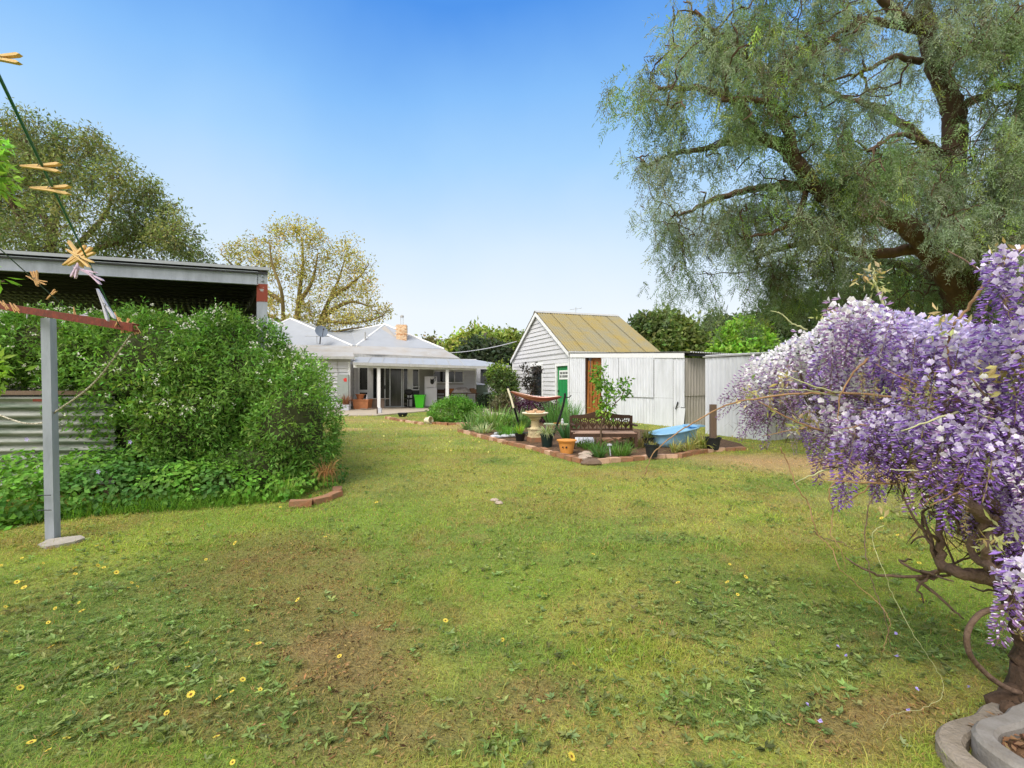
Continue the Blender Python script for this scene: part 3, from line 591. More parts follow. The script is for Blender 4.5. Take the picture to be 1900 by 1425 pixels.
rd.build('ridge_cap', M['trim'], mroof)
hg = MB(); 
for x in (560, 600, 640): pass
gi = MB(); c0 = hp(700, 617, 30.0)
gi.add([hp(714, 604, 30.6), hp(691, 624, 29.2), hp(746, 641, 28.3), hp(735, 622, 29.6)], [(0, 1, 2), (0, 2, 3)]); gi.build('roof_patch', M['roof_low'], mroof)
# awning end wall behind the corner
aw = MB(); u0, u1 = HF.u(880, -2.2), HF.u(925, -2.2); HF.slab(aw, u0, u1, 0, 2.5, -2.3, -2.2); aw.build('rear_wall', M['board'], house)
window2 = MB(); HF.slab(window2, HF.u(891.5, -2.2), HF.u(907, -2.2), HF.z(899, 712, -2.2), HF.z(899, 685, -2.2), -2.2, -2.16); window2.build('window', M['glass'], house)
dk = MB(); HF.slab(dk, ur - .3, uc, 0.0, .001, 0, .1) if False else None
# chimney, flue, dish, vent pipe on the roof
chim = MB(); a, b = hp(733.5, 641, 29.0), hp(754, 641, 29.0); wch = b[0] - a[0]
chim.cbox((a[0] + b[0]) / 2, 29.3, a[2] - .3, wch * .9, .6, 1.25 + .3, .1); ch = chim.build('chimney', M['chimney'], house)
cm = MB(); rows = 13
for k in range(rows):
    for s_ in range(3):
        if rng.random() < .75: cm.cbox((a[0] + b[0]) / 2 + (s_ - 1) * wch * .3 + (.06 if k % 2 else -.06), 29.0, a[2] + .03 + k * 1.16 / rows, wch * .27, .04, 1.16 / rows * .75, .1)
cm.build('brick_course', mat('cream_brick_light', srgb(226, 200, 166), .9, col2=srgb(200, 140, 92), thr=(.4, .5), scale=7), ch)
fl = MB(); cx_ = (a[0] + b[0]) / 2
for dx in (-.07, .07): fl.tube([(cx_ + dx, 29.3, a[2] + 1.2), (cx_ + dx, 29.3, a[2] + 1.8)], .015, 6)
fl.lathe((cx_, 29.3, a[2] + 1.72), [(.11, 0), (.11, .1), (.02, .15)], 10); fl.build('flue_cowl', M['tin_grey'], ch)
fsh = MB(); fsh.prism([hp(729, 629, 29.1), hp(733, 628, 29.1), hp(741, 642, 28.7), hp(737, 643, 28.7)], (0, .05, .02)); fsh.build('flashing', M['rust'], ch)
vp = MB(); c_ = hp(677.6, 636, 28.0); vp.tube([c_, c_ + (0, 0, .62)], .05, 8); vp.tube([c_ + (.02, 0, .35), c_ + (.18, 0, .38)], .02, 6); vp.build('vent_pipe', M['tin_grey'], house)
ds = thing('satellite_dish', 'dark grey satellite dish on a short mast on the house roof', 'satellite dish', hp(593.5, 639, 26.9))
c_ = hp(593.5, 639, 26.9); top = hp(594.5, 626, 26.9); m_ = MB(); m_.tube([c_, top], .035, 8); m_.build('mast', M['steel_dark_shade'], ds)
m_ = MB(); cc = hp(596, 615.5, 26.8); ax = norm(np.array((.55, -.72, .42))); e1 = norm(np.cross(ax, (0, 0, 1.))); e2 = np.cross(e1, ax); V = []; nr_ = 5
for i in range(nr_ + 1):
    for j in range(20):
        r_ = .36 * i / nr_; an = 2 * math.pi * j / 20; V.append(cc + e1 * r_ * math.cos(an) * .95 + e2 * r_ * math.sin(an) + ax * (.5 * r_ ** 2) )
Fd = [(i * 20 + j, i * 20 + (j + 1) % 20, (i + 1) * 20 + (j + 1) % 20, (i + 1) * 20 + j) for i in range(nr_) for j in range(20)]
m_.add(V, Fd); m_.add(np.array(V) - ax * .015, [f[::-1] for f in Fd]); m_.build('reflector', M['dish'], ds)
m_ = MB(); m_.tube([cc - e2 * .34, cc + ax * .42 - e2 * .1], .013, 6); m_.ball(cc + ax * .44 - e2 * .08, .05, .05, .05); m_.tube([top, cc - ax * .02], .03, 6); m_.build('feed_arm', M['steel_dark_shade'], ds)
ra = MB(); c_ = hp(566, 623.5, 27.0); ra.tube([c_, hp(611, 624.2, 27.0)], .018, 6); ra.tube([hp(588, 640, 27.2), hp(588, 624, 27.0)], .015, 6)
tag(ra.build('antenna_rod', M['tin_grey']), 'thin horizontal rod antenna beside the satellite dish', 'antenna')
# meter box, power cable
mbx = MB(); u0, u1 = HF.u(627, WO), HF.u(647.2, WO); HF.slab(mbx, u0, u1, HF.z(637, 744, WO), HF.z(637, 695, WO), WO + .04, WO + .22)
meter = mbx.build('meter_box', M['meter'], house); st = MB(); cu = HF.u(640.4, WO + .22); cz = HF.z(640, 705, WO + .22)
for (a, b, c, d) in ((-.07, .07, -.03, .07), (-.04, .08, -.08, -.03), (-.02, .05, .07, .10)): HF.slab(st, cu + a, cu + b, cz + c, cz + d, WO + .22, WO + .225)
st.build('red_sticker', M['red'], meter)
cdm = MB(); cdm.tube(smoothpath([HF.pt(HF.u(627, WO) + .03, WO + .06, 1.75), HF.pt(HF.u(626, WO), WO + .06, 2.1), HF.pt(HF.u(627.5, WO), WO + .06, 2.45)]), .014, 6); cdm.build('conduit', M['tin_grey'], house)
pc = MB(); a = hp(828, 655, 28.5); b = S.pt(0.9, .15, 3.35); a2 = b + (0, 0, .15); k = np.linspace(0, 1, 24)[:, None]
pc.tube(a + (a2 - a) * k + np.array((0, 0, -1.0)) * .12 * 4 * k * (1 - k), .022, 5)
tag(pc.build('power_cable', M['sheet_white']), 'sagging pale cable strung from house roof to the weatherboard shed', 'cable')
# patio slab
sl = MB(); pa = [G(560, 774), G(700, 772), G(806, 763), G(845, 775), G(925, 772), G(990, 764), HF.pt(ur + 6, -3, 0), HF.pt(-5, -3, 0)]
sl.prism([np.array((q[0], q[1], .05)) for q in pa], (0, 0, -.1)); sl.build('patio', M['slab'], None, kind='structure')

# ================================================================== CARPORT
KR, KL = P(497, 496, 7.43), P(0, 463, 6.43); KD = norm((KR - KL) * (1, 1, 0)); K0 = KR - KD * 7.2
CP = Fr(K0[:2], KR[:2]); ZT = 3.15
CP.n = np.array((.52, -.855, 0)); carport = thing('carport', 'dark open-fronted steel carport with grey beam and rust-topped post behind the hedge', 'carport', (*CP.pt(3.6, -2.5, 0)[:2], 0))
m_ = MB(); CP.slab(m_, 0, CP.L - .13, ZT - .27, ZT - .07, -.09, -.06); CP.slab(m_, 0, CP.L - .13, ZT - .27, ZT - .26, -.06, -.02); CP.slab(m_, 0, CP.L - .13, ZT - .08, ZT - .07, -.06, -.02); m_.build('front_beam', M['galv'], carport)
m_ = MB(); CP.slab(m_, 0, CP.L + .03, ZT - .045, ZT, -.01, .0); m_.corr(CP.pt(0, 0, ZT), CP.a, -CP.n + np.array((0, 0, -.03)), CP.L + .03, 5.0, amp=.014, per=.11, nrm=(0, 0, 1), th=.004); m_.build('roof', M['roof'], carport)
m_ = MB(); CP.slab(m_, 0, CP.L, ZT - .10, ZT - .065, -4.9, -.03); m_.build('ceiling_sheet', M['steel_dark_shade'], carport)
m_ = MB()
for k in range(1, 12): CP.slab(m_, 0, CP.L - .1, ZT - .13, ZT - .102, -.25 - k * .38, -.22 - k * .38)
m_.build('purlin', M['steel_dark_shade'], carport)
m_ = MB(); CP.slab(m_, CP.L - .145, CP.L - .0, 0, ZT - .08, -.20, -.06); m_.build('corner_post', M['galv'], carport)
m_ = MB(); CP.slab(m_, CP.L - .147, CP.L + .002, ZT - .52, ZT - .25, -.202, -.056); top_ = m_.build('post_top', M['rust2'], carport, label='red rusted top of the corner post')
m_ = MB()
for k in (-.14, -.21): m_.lathe(CP.pt(CP.L - .07, -.057, ZT + k), [(.0, -.0), (.02, 0), (.02, .02), (0, .02)], 8)
m_.build('bolt', M['galv'], top_)
m_ = MB(); CP.slab(m_, 0, CP.L, 0, ZT - .1, -5.0, -4.9); m_.box(CP.pt(CP.L - .05, -.25, 0), CP.a * .03, -CP.n * 4.6, (0, 0, ZT - .14)); m_.build('rear_wall', M['steel_dark_shade'], carport)  # ceiling and walls coloured dark to stand in for interior shade
# ================================================================== plant helpers
def ribbons(name, base, d0, L, W, cols, m, droop=1.0, seg=4, parent=None, local=False, tipw=.15, **kw):
    """strap leaves: each starts along d0 and bends down with its length"""
    n = len(base); d = norm(d0.copy()); L = np.broadcast_to(L, (n,)).astype(float); W = np.broadcast_to(W, (n,)).astype(float); droop = np.broadcast_to(droop, (n,)).astype(float)
    side = norm(np.cross(d, np.array((0, 0, 1.0)) + rng.normal(0, .15, (n, 3)))); p = base.copy(); V = []
    for k in range(seg + 1):
        t_ = k / seg; wk = W * (1 - (1 - tipw) * t_ ** 2) * .5 * (0.6 + .4 * min(1, t_ * 4))
        V += [p - side * wk[:, None], p + side * wk[:, None]]
        p = p + d * (L / seg)[:, None]; d = norm(d + np.array((0, 0, -1.0)) * (droop / seg)[:, None])
    V = np.stack(V, 1).reshape(-1, 3); k2 = (seg + 1) * 2
    b = (np.arange(n) * k2)[:, None, None] + (np.arange(seg) * 2)[None, :, None] + np.array((0, 1, 3, 2))[None, None]
    r = parent
    while r is not None and r.parent is not None: r = r.parent
    off = np.zeros(3) if local else (np.array(r.location) if r is not None else np.array((base[:, 0].mean(), base[:, 1].mean(), 0.)))
    o = link(name, quick_mesh(name, V - off, b.reshape(-1, 4), m, cols=np.repeat(cols, k2, 0)), parent, **kw)
    if r is None and not local: o.location = tuple(off)
    return o
def lumps(seed, k=7, f=4.0):
    g = np.random.default_rng(seed); wv = g.normal(size=(k, 3)) * f; ph = g.uniform(0, 6.28, k)
    return lambda v: np.sin(v @ wv.T + ph).mean(1)
def blob_points(blobs, n, seed=1, depth=.18, amp=.16, upper=None):
    """points spread through the outer part of lumpy ellipsoids; returns points and outward directions"""
    b = np.array([list(q[0]) + list(q[1:]) for q in blobs], float); r = b[:, 3:6]; area = (r[:, 0] * r[:, 2] + r[:, 1] * r[:, 2] + r[:, 0] * r[:, 1]); idx = rng.choice(len(b), n, p=area / area.sum())
    d = rdir(n); f = lumps(seed); f2 = lumps(seed + 50, 9, 9.0)
    pts0 = b[idx, :3] + d * r[idx]; k = 1 + amp * f(pts0 / r[idx].mean()) * 2 + amp * f2(pts0 / r[idx].mean())
    k = k * (1 - np.abs(rng.normal(0, depth, n))); pos = b[idx, :3] + d * r[idx] * k[:, None]
    # drop points buried deep inside another blob
    keep = np.ones(n, bool)
    for j in range(len(b)):
        q = (((pos - b[j, :3]) / r[j]) ** 2).sum(1); keep &= ~((q < .35) & (idx != j))
    return pos[keep], d[keep]
def crown(name, blobs, nclump, per, rad, L, W, col, parent, m='leaf', holes=None, hf=1.2, seed=1, v=.18, hue=.1, depth=.25, amp=.16, droop=-.2, out=.6, fold=.12, col2=None, flat=1.0, **kw):
    c, d = blob_points(blobs, nclump, seed, depth, amp)
    if holes is not None: kk = lumps(seed + 3, 8, hf)(c) > holes; c, d = c[kk], d[kk]
    n = len(c); cc = jitter(col, n, v, hue)
    if col2 is not None: s_ = sstep(-.25, .25, lumps(seed + 9, 5, 1.5)(c) + rng.normal(0, .12, n))[:, None]; cc = cc * (1 - s_) + jitter(col2, n, v, hue) * s_
    pos = np.repeat(c, per, 0) + rng.normal(0, 1, (n * per, 3)) * rad * np.array((1, 1, flat)); dirs = norm(np.repeat(d, per, 0) * out + rdir(n * per) + np.array((0, 0, droop)))
    cols = np.clip(np.repeat(cc, per, 0) * (1 + rng.normal(0, .16, (n * per, 1))), .004, 1)
    LL = L * rng.uniform(.6, 1.3, n * per); put(name, pos, dirs, rdir(n * per), LL, LL * W / L, cols, M[m], parent, fold=fold, **kw)
    return c
def twigs(mb, limbs, targets, r0, r1, n=4, sag=.0, jit=.03, maxd=9.0):
    """grows twigs towards the targets, nearest first; each new twig can carry the next ones, so they fork like a real crown"""
    pool = np.concatenate(limbs); targets = np.asarray(targets); first = np.array([np.linalg.norm(pool - t_, axis=1).min() for t_ in targets]); npool = len(pool)
    cap_ = npool + 4 * len(targets); P_ = np.zeros((cap_, 3)); P_[:npool] = pool; lev = np.zeros(cap_)
    for i_ in np.argsort(first):
        t_ = targets[i_]; q_ = P_[:npool]; dd_ = np.linalg.norm(q_ - t_, axis=1) + (q_[:, 2] > t_[2]) * .2; m_ = int(np.argmin(dd_)); a = q_[m_].copy()
        if first[i_] > maxd or dd_[m_] < .03: continue
        k = np.linspace(0, 1, 5)[:, None]; ln_ = np.linalg.norm(t_ - a); l0 = lev[m_]
        p = a + (t_ - a) * k + np.array((0, 0, 1.)) * sag * ln_ * 4 * k * (1 - k); p[1:-1] += rng.normal(0, jit * ln_, p[1:-1].shape); ra = max(r1, r0 * .8 ** l0); mb.tube(p, np.linspace(ra, r1, 5), n, cap=False)
        P_[npool:npool + 4] = p[1:]; lev[npool:npool + 4] = l0 + 1; npool += 4
def tree(name, label, cat, base, limbs, blobs, col, nclump, per, rad, L, W, bark='bark', r0=.2, group=None, ntw=120, twr=(.04, .012), seed=1, **kw):
    t_ = thing(name, label, cat, (base[0], base[1], 0), group); mb = MB(); paths = []
    for pts, ra, rb in limbs:
        p = smoothpath(pts, 5); paths.append(p); mb.tube(p, np.linspace(ra, rb, len(p)), 8)
    c = crown('crown', blobs, nclump, per, rad, L, W, col, t_, seed=seed, **kw)
    sel = c[rng.choice(len(c), min(ntw, len(c)), replace=False)]; tw = MB(); twigs(tw, paths, sel, *twr)
    mb.build('trunk', M[bark], t_, smooth=True); tw.build('branches', M[bark], t_)
    return t_
def inpoly(x, y, poly):
    x = np.asarray(x); y = np.asarray(y); c = np.zeros(len(x), bool); n = len(poly)
    for i in range(n):
        x1, y1 = poly[i][:2]; x2, y2 = poly[(i + 1) % n][:2]
        c ^= ((y1 > y) != (y2 > y)) & (x < (x2 - x1) * (y - y1) / (y2 - y1 + 1e-12) + x1)
    return c

# ================================================================== GARDEN BED
edgeL = [(852, 801), (878, 808), (903, 815), (934, 823), (978, 833), (1004, 838), (1031, 847), (1076, 858)]
edgeR = [(1108, 860), (1147, 856), (1174, 855), (1208, 851), (1262, 849), (1282, 844), (1319, 839), (1349, 837.5), (1385, 836)]
bedpoly = [G(*p) for p in edgeL + edgeR] + [G(1375, 827), G(1330, 815), G(1240, 806), G(1170, 797), G(1080, 785), G(1045, 778), G(905, 776), G(870, 790)]
sb = MB(); n = len(bedpoly); sb.prism([np.array((p[0], p[1], .045)) for p in bedpoly], (0, 0, -.2)); sb.build('garden_bed', M['soil'], None, kind='structure')
def brick_mesh(seed, m='brick'):
    b = MB(); q = np.array([[x, y, z] for x in (-.115, .115) for y in (-.055, .055) for z in (-.03, .085)]) + np.random.default_rng(seed).normal(0, .005, (8, 3))
    b.add(q, [(0, 1, 3, 2), (4, 6, 7, 5), (0, 4, 5, 1), (2, 3, 7, 6), (1, 5, 7, 3), (0, 2, 6, 4)]); o = b.build('edging_brick', M[m], local=True)
    bv = bpy.data.meshes[o.data.name]; return o
protos = [brick_mesh(i, 'brick' if i % 3 else 'brick_pale') for i in range(5)]; used = set()
def lay_bricks(path, label, group, step=.245, first=False):
    p = np.array([G(*q)[:2] for q in path]) if len(path[0]) == 2 and abs(path[0][0]) > 50 else np.array(path); seg = np.linalg.norm(np.diff(p, axis=0), axis=1); cum = np.concatenate([[0], np.cumsum(seg)]); s = .12
    while s < cum[-1]:
        i = min(np.searchsorted(cum, s) - 1, len(seg) - 1); i = max(i, 0); f = (s - cum[i]) / seg[i]; q = p[i] + (p[i + 1] - p[i]) * f; d = p[i + 1] - p[i]
        k = int(rng.integers(0, 5)); o = protos[k] if k not in used else protos[k].copy()
        if k in used: C.objects.link(o)
        used.add(k); o.location = (q[0], q[1], -.008 + rng.uniform(-.012, .012)); o.rotation_euler = (rng.normal(0, .05), rng.normal(0, .03), math.atan2(d[1], d[0]) + rng.normal(0, .04)); tag(o, label, 'brick', group); o.location.z -= .018 if 'hedge' in group else 0; s += step
lay_bricks(edgeL, 'low red brick in the left edging of the garden bed facing the lawn', 'bricks along the left edge of the garden bed')
lay_bricks(edgeR, 'low red brick in the right edging of the garden bed towards the iron shed', 'bricks along the right edge of the garden bed')
lay_bricks([(536, 940), (566, 938), (598, 931), (622, 921), (630, 908)], 'red brick edging the hedge corner on the lawn', 'bricks at the hedge corner', step=.25)
lay_bricks([(716, 777), (740, 781), (762, 785), (782, 788)], 'red brick in the edging in front of the patio', 'bricks in front of the patio')
lay_bricks([(800, 787), (830, 789), (868, 788)], 'red brick in the edging below the round green bush', 'bricks below the round bush')
dk = MB(); q = G(1097, 862); dk.ball(q + (0, 0, .03), .19, .11, .08, 10, 6, .12); tag(dk.build('stone', M['timber']), 'dark weathered stone at the front corner of the brick edging', 'stone')

def strappy(name, label, cat, px, py, n, L, W, col, spread=1.0, droop=1.2, r=.08, z=.04, group=None, loc=None, v=.15):
    c = G(px, py) if loc is None else np.array(loc); c = c * (1, 1, 0) + (0, 0, z if loc is None else loc[2])
    a = rng.uniform(0, 6.28, n); base = c + np.stack([np.cos(a), np.sin(a), a * 0], 1) * r * np.sqrt(rng.random(n))[:, None]
    d = np.stack([np.cos(a) * spread, np.sin(a) * spread, np.ones(n)], 1) * np.array((1, 1, 1)) + rng.normal(0, .25, (n, 3)); d[:, 2] = np.abs(d[:, 2]) + .15
    d[:, :2] *= rng.uniform(.15, 1, (n, 1))
    o = ribbons(name, base, d, L * rng.uniform(.55, 1.1, n), W, jitter(np.array(col) * 1.22, n, v, .08), M['leaf'], droop=droop * rng.uniform(.3, 1.3, n), label=label, cat=cat, group=group)
    return o
gS = srgb(118, 146, 92); gB = srgb(96, 138, 62); gD = srgb(72, 108, 58); gP = srgb(150, 158, 110); gY = srgb(150, 150, 90)
strappy('iris_clump', 'grey-green iris clump at the left end of the garden bed', 'plant', 878, 800, 110, .55, .03, gS, r=.28)
strappy('iris_clump', 'tall arching iris clump in the bed left of the hammock', 'plant', 918, 797, 240, .75, .035, srgb(128, 156, 88), 1.1, 1.4, r=.4)
strappy('iris_clump', 'iris clump of wide green straps under the left end of the hammock', 'plant', 960, 795, 160, .65, .035, srgb(108, 138, 84), r=.35)
strappy('flax_clump', 'tall upright green reed clump behind the right side of the bird bath', 'plant', 1035, 790, 220, .85, .03, srgb(98, 140, 74), .6, .7, r=.35)
strappy('flax_clump', 'reed clump between the hammock stand and the left end of the bench', 'plant', 1058, 796, 110, .8, .03, srgb(104, 142, 84), .6, .8, r=.2)
strappy('fern_clump', 'fluffy light green plant around the small black pot left of the bird bath', 'plant', 946, 812, 320, .38, .014, srgb(104, 150, 62), 1.2, 1.2, r=.28)
strappy('iris_clump', 'pale striped low clump in front of the left iris', 'plant', 895, 806, 80, .35, .03, srgb(160, 168, 128), 1.2, 1.4, r=.2)
strappy('aloe_plant', 'dark green spiky aloe behind the terracotta bowl', 'plant', 1052, 818, 46, .42, .05, srgb(74, 112, 72), 1.0, .35, r=.1)
strappy('small_iris', 'small dark green clump near the stones at the front corner of the bed', 'plant', 1112, 853, 60, .32, .022, srgb(82, 118, 62), 1.2, 1.2, r=.08)
strappy('grass_clump', 'fine green clump in front of the bench right of the solar light', 'plant', 1148, 849, 220, .3, .012, srgb(98, 132, 62), 1.2, 1.0, r=.2)
strappy('grass_clump', 'fine green clump round the foot of the young tree', 'plant', 1100, 838, 160, .3, .014, srgb(92, 126, 60), 1.2, 1.0, r=.2)
strappy('daylily_clump', 'thin yellowing clump in front of the left half of the blue tub', 'plant', 1250, 843, 60, .30, .02, gY, 1.2, 1.4, r=.1)
strappy('daylily_clump', 'yellow-green drooping clump in front of the middle of the blue tub', 'plant', 1276, 841, 70, .36, .022, srgb(158, 156, 96), 1.3, 1.6, r=.1)
strappy('daylily_clump', 'yellow-green drooping clump between blue tub and the post in its pot', 'plant', 1302, 836, 90, .42, .024, srgb(150, 152, 88), 1.1, 1.5, r=.1)
strappy('grass_clump', 'dry straw-coloured clump behind the two black pots', 'plant', 1186, 833, 110, .34, .014, srgb(140, 132, 84), 1.2, 1.2, r=.18)
strappy('grass_clump', 'low weedy clump under the left half of the bench', 'plant', 1078, 832, 110, .2, .012, srgb(96, 120, 62), 1.2, 1.0, r=.2)
strappy('grass_clump', 'dark weedy clump under the right half of the bench', 'plant', 1160, 832, 110, .2, .012, srgb(92, 112, 60), 1.2, 1.0, r=.25)

def pot(name, label, px, py, rtop, h, m, group=None, z=.045, rim=.02):
    c = G(px, py, z); t_ = thing(name, label, 'plant pot', c, group); b = MB()
    b.lathe(c, [(rtop * .72, 0), (rtop * .96, h * .86), (rtop * 1.04, h * .88), (rtop * 1.06, h), (rtop * .96, h), (rtop * .93, h * .85), (0, h * .82)], 24)
    b.build('pot', M[m], t_, smooth=False); s = MB(); s.lathe(c + (0, 0, h * .825), [(rtop * .91, 0), (0, .01)], 16); s.build('soil', M['soil'], t_); return c, t_
c, t_ = pot('flower_pot', 'small black pot left of the bird bath foot', 965, 818, .125, .17, 'black')
strappy('potted_lily', 'upright light green plant in the small black pot', 'plant', 0, 0, 26, .3, .025, srgb(150, 178, 70), .6, .6, r=.04, loc=c + (0, 0, .15))
c, t_ = pot('flower_pot', 'dark green round pot right of the bird bath', 1015, 829, .14, .27, 'pot_green')
strappy('spider_plant', 'variegated spider plant spilling from the dark green pot', 'plant', 0, 0, 110, .33, .016, srgb(150, 160, 116), 1.1, 2.2, r=.07, loc=c + (0, 0, .24), v=.3)
c, t_ = pot('terracotta_bowl', 'wide orange terracotta bowl with two dark holes in its side', 1051.5, 841, .16, .24, 'terracotta')
hb = MB()
for dx, s_ in ((-.085, .014), (-.02, .02)): hb.ball(c + (dx, -.138 + abs(dx) * .22, .13), s_, .02, s_ * 1.1, 8, 5)
hb.build('drain_hole', M['black'], t_); lb = MB(); lb.lathe(c + (0, 0, .235), [(.165, 0), (.19, .005), (.19, .02), (.15, .02)], 24); lb.build('rim', M['terracotta'], t_)
c, t_ = pot('flower_pot', 'black nursery pot standing farther back beside the blue tub', 1202, 829, .125, .2, 'pot_black')
strappy('potted_grass', 'bushy grass in the rear black pot beside the tub', 'plant', 0, 0, 120, .28, .012, srgb(112, 122, 72), 1.2, 1.5, r=.08, loc=c + (0, 0, .17))
c, t_ = pot('flower_pot', 'black nursery pot at the front left corner of the blue tub', 1209.5, 848, .125, .235, 'pot_black')
strappy('potted_grass', 'small dry tuft in the front black pot', 'plant', 0, 0, 40, .12, .012, srgb(140, 138, 84), 1.2, 1.2, r=.06, loc=c + (0, 0, .2))
c, t_ = pot('flower_pot', 'black pot holding an upright weathered timber post', 1323, 834, .15, .245, 'pot_black')
tp = MB(); tp.cbox(c[0] - .0, c[1], c[2] + .1, .115, .08, .80, .1); tag(tp.build('timber_post', M['timber']), 'weathered grey timber post standing in a black pot', 'post')

# bird bath
c = G(993, 819, .045); bb = thing('bird_bath', 'carved sandstone bird bath with fluted pedestal and wide pale bowl', 'bird bath', c)
b = MB(); b.cbox(*c, .30, .30, .10, .3); b.build('brick_base', M['brick'], bb)
b = MB(); b.cbox(c[0], c[1], c[2] + .1, .25, .25, .17, .3); b.cbox(c[0], c[1], c[2] + .27, .28, .28, .025, .3); b.cbox(c[0], c[1], c[2] + .10, .28, .28, .02, .3)
for k in range(9):
    b.ball(c + (-.11 + .0275 * k, -.128 - .0 * k, .185 + .03 * math.sin(k * 2)), .014, .012, .03, 6, 4)
b.build('plinth', M['stone'], bb)
b = MB(); pr = [(.12, .295), (.11, .32), (.085, .34)]; b.lathe(c, pr + [(.085, .34), (.08, .36), (.08, .46), (.09, .48), (.12, .5), (.125, .52), (.14, .525), (.14, .54), (.11, .55)], 24)
for k in range(14): a_ = k * 2 * math.pi / 14; b.tube([c + (.082 * math.cos(a_), .082 * math.sin(a_), .35), c + (.082 * math.cos(a_), .082 * math.sin(a_), .465)], .012, 6)
b.build('pedestal', M['stone'], bb, smooth=False)
b = MB(); b.lathe(c, [(.10, .545), (.16, .565), (.25, .60), (.285, .63), (.30, .64), (.30, .655), (.28, .66), (.25, .635), (.12, .61), (0, .605)], 32); b.build('bowl', M['stone_pale'], bb, smooth=True)
def bird(loc, face, label):
    t_ = thing('bird_figurine', label, 'figurine', loc, None); b = MB(); x, y, z = loc; b.ball((x, y, z + .045), .085, .05, .045, 10, 7); b.ball((x + face * .07, y, z + .095), .032, .03, .032, 8, 6); b.tube([(x + face * .05, y, z + .05), (x + face * .068, y, z + .09)], [.035, .025], 8)
    b.tube([(x + face * .095, y, z + .092), (x + face * .125, y, z + .086)], [.01, .002], 6); b.tube([(x - face * .06, y, z + .05), (x - face * .13, y, z + .075)], [.03, .012], 6); b.build('body', M['bird'], t_, smooth=True)
bird(c + (-.09, -.03, .615), 1, 'fawn bird figurine lying on the left side of the bird bath bowl'); bird(c + (.09, .0, .615), -1, 'fawn bird figurine facing left on the right side of the bowl')

# hammock on its stand
hm = thing('hammock_stand', 'black steel hammock stand with upturned hooked ends behind the bird bath', 'hammock stand', G(1000, 806))
tl, trr = P(944, 722, 12.6), P(1048, 737, 12.0); b = MB(); bl = G(968, 806); br = G(1026, 812)
b.tube(smoothpath([tl + (-.04, 0, .06), tl, P(951, 745, 12.6), P(958, 770, 12.7), bl + (0, 0, .03)]), .028, 8); b.build('left_arm', M['black'], hm, smooth=True)
b = MB(); b.tube(smoothpath([trr + (.0, 0, .10), trr, P(1043, 760, 12.0), P(1033, 790, 12.0), br + (0, 0, .03)]), .028, 8); b.build('right_arm', M['black'], hm, smooth=True)
b = MB(); b.tube([bl + (0, 0, .04), br + (0, 0, .04)], .03, 8); b.build('base_rail', M['black'], hm)
b = MB(); b.tube(smoothpath([trr + (-.0, 0, .0), P(1056, 737, 12.0), P(1060, 733, 12.0)]), .014, 6); b.build('hook', M['black'], hm)
b = MB(); b.tube(smoothpath([P(942, 721, 12.5), P(948, 738, 12.45), P(953, 757, 12.4)]), .028, 6); b.build('padded_sleeve', M['stone_pale'], hm)
V = []; NU, NW = 26, 12; a_, b_ = P(947, 727, 12.5), P(1042, 737, 12.05)
for i in range(NU + 1):
    t_ = i / NU; p = a_ + (b_ - a_) * t_; sag = .30 * 4 * t_ * (1 - t_) * .55; wd = .02 + .30 * math.sin(math.pi * t_) ** .6
    for j in range(NW + 1):
        s_ = j / NW - .5; V.append(p + np.array((0, s_ * 2 * wd, -sag + 1.5 * s_ * s_ * wd + .012 * math.sin(j * 2.1 + i * .3))))
Fh = [(i * (NW + 1) + j, i * (NW + 1) + j + 1, (i + 1) * (NW + 1) + j + 1, (i + 1) * (NW + 1) + j) for i in range(NU) for j in range(NW)]
cs = [srgb(246, 206, 192), srgb(240, 160, 148), srgb(222, 104, 104), srgb(246, 186, 172), srgb(170, 84, 98), srgb(244, 170, 158)]
cols = np.array([cs[j % 6] for i in range(NU + 1) for j in range(NW + 1)]); off = a_ * (1, 1, 0) + (0, 0, .9)
ho = link('hammock', quick_mesh('hammock', np.array(V) - off, Fh, M['tint'], cols=cols, smooth=True), label='striped coral and salmon hammock slung between the black stand arms', cat='hammock'); ho.location = tuple(off)
# pale green table with small ornaments
c = G(1032, 802); tb = thing('low_table', 'low pale green garden table between bird bath and bench', 'table', c); b = MB(); zt = 1.4 - (788 - 708) * c[1] / 900
b.cbox(c[0], c[1], zt, .68, .34, .03, -.15); b.build('table_top', M['tabletop_green'], tb)
for dx in (-.28, .28):
    for dy in (-.12, .12): b = MB(); b.cbox(c[0] + dx, c[1] + dy, 0.03, .03, .03, zt - .03); b.build('leg', M['tin_grey'], tb)
b = MB(); q = np.array((c[0] + .17, c[1], zt + .03)); b.lathe(q, [(.035, 0), (.045, .03), (.03, .07), (.03, .11), (.018, .14), (0, .15)], 12); tag(b.build('ornament', M['sheet_white']), 'small white ornament on the pale green table', 'ornament')
b = MB(); q = np.array((c[0] + .02, c[1] - .05, zt + .03)); b.lathe(q, [(.05, 0), (.10, .015), (.11, .02), (0, .02)], 14); tag(b.build('dish', M['terracotta']), 'small yellow dish on the pale green table', 'dish')

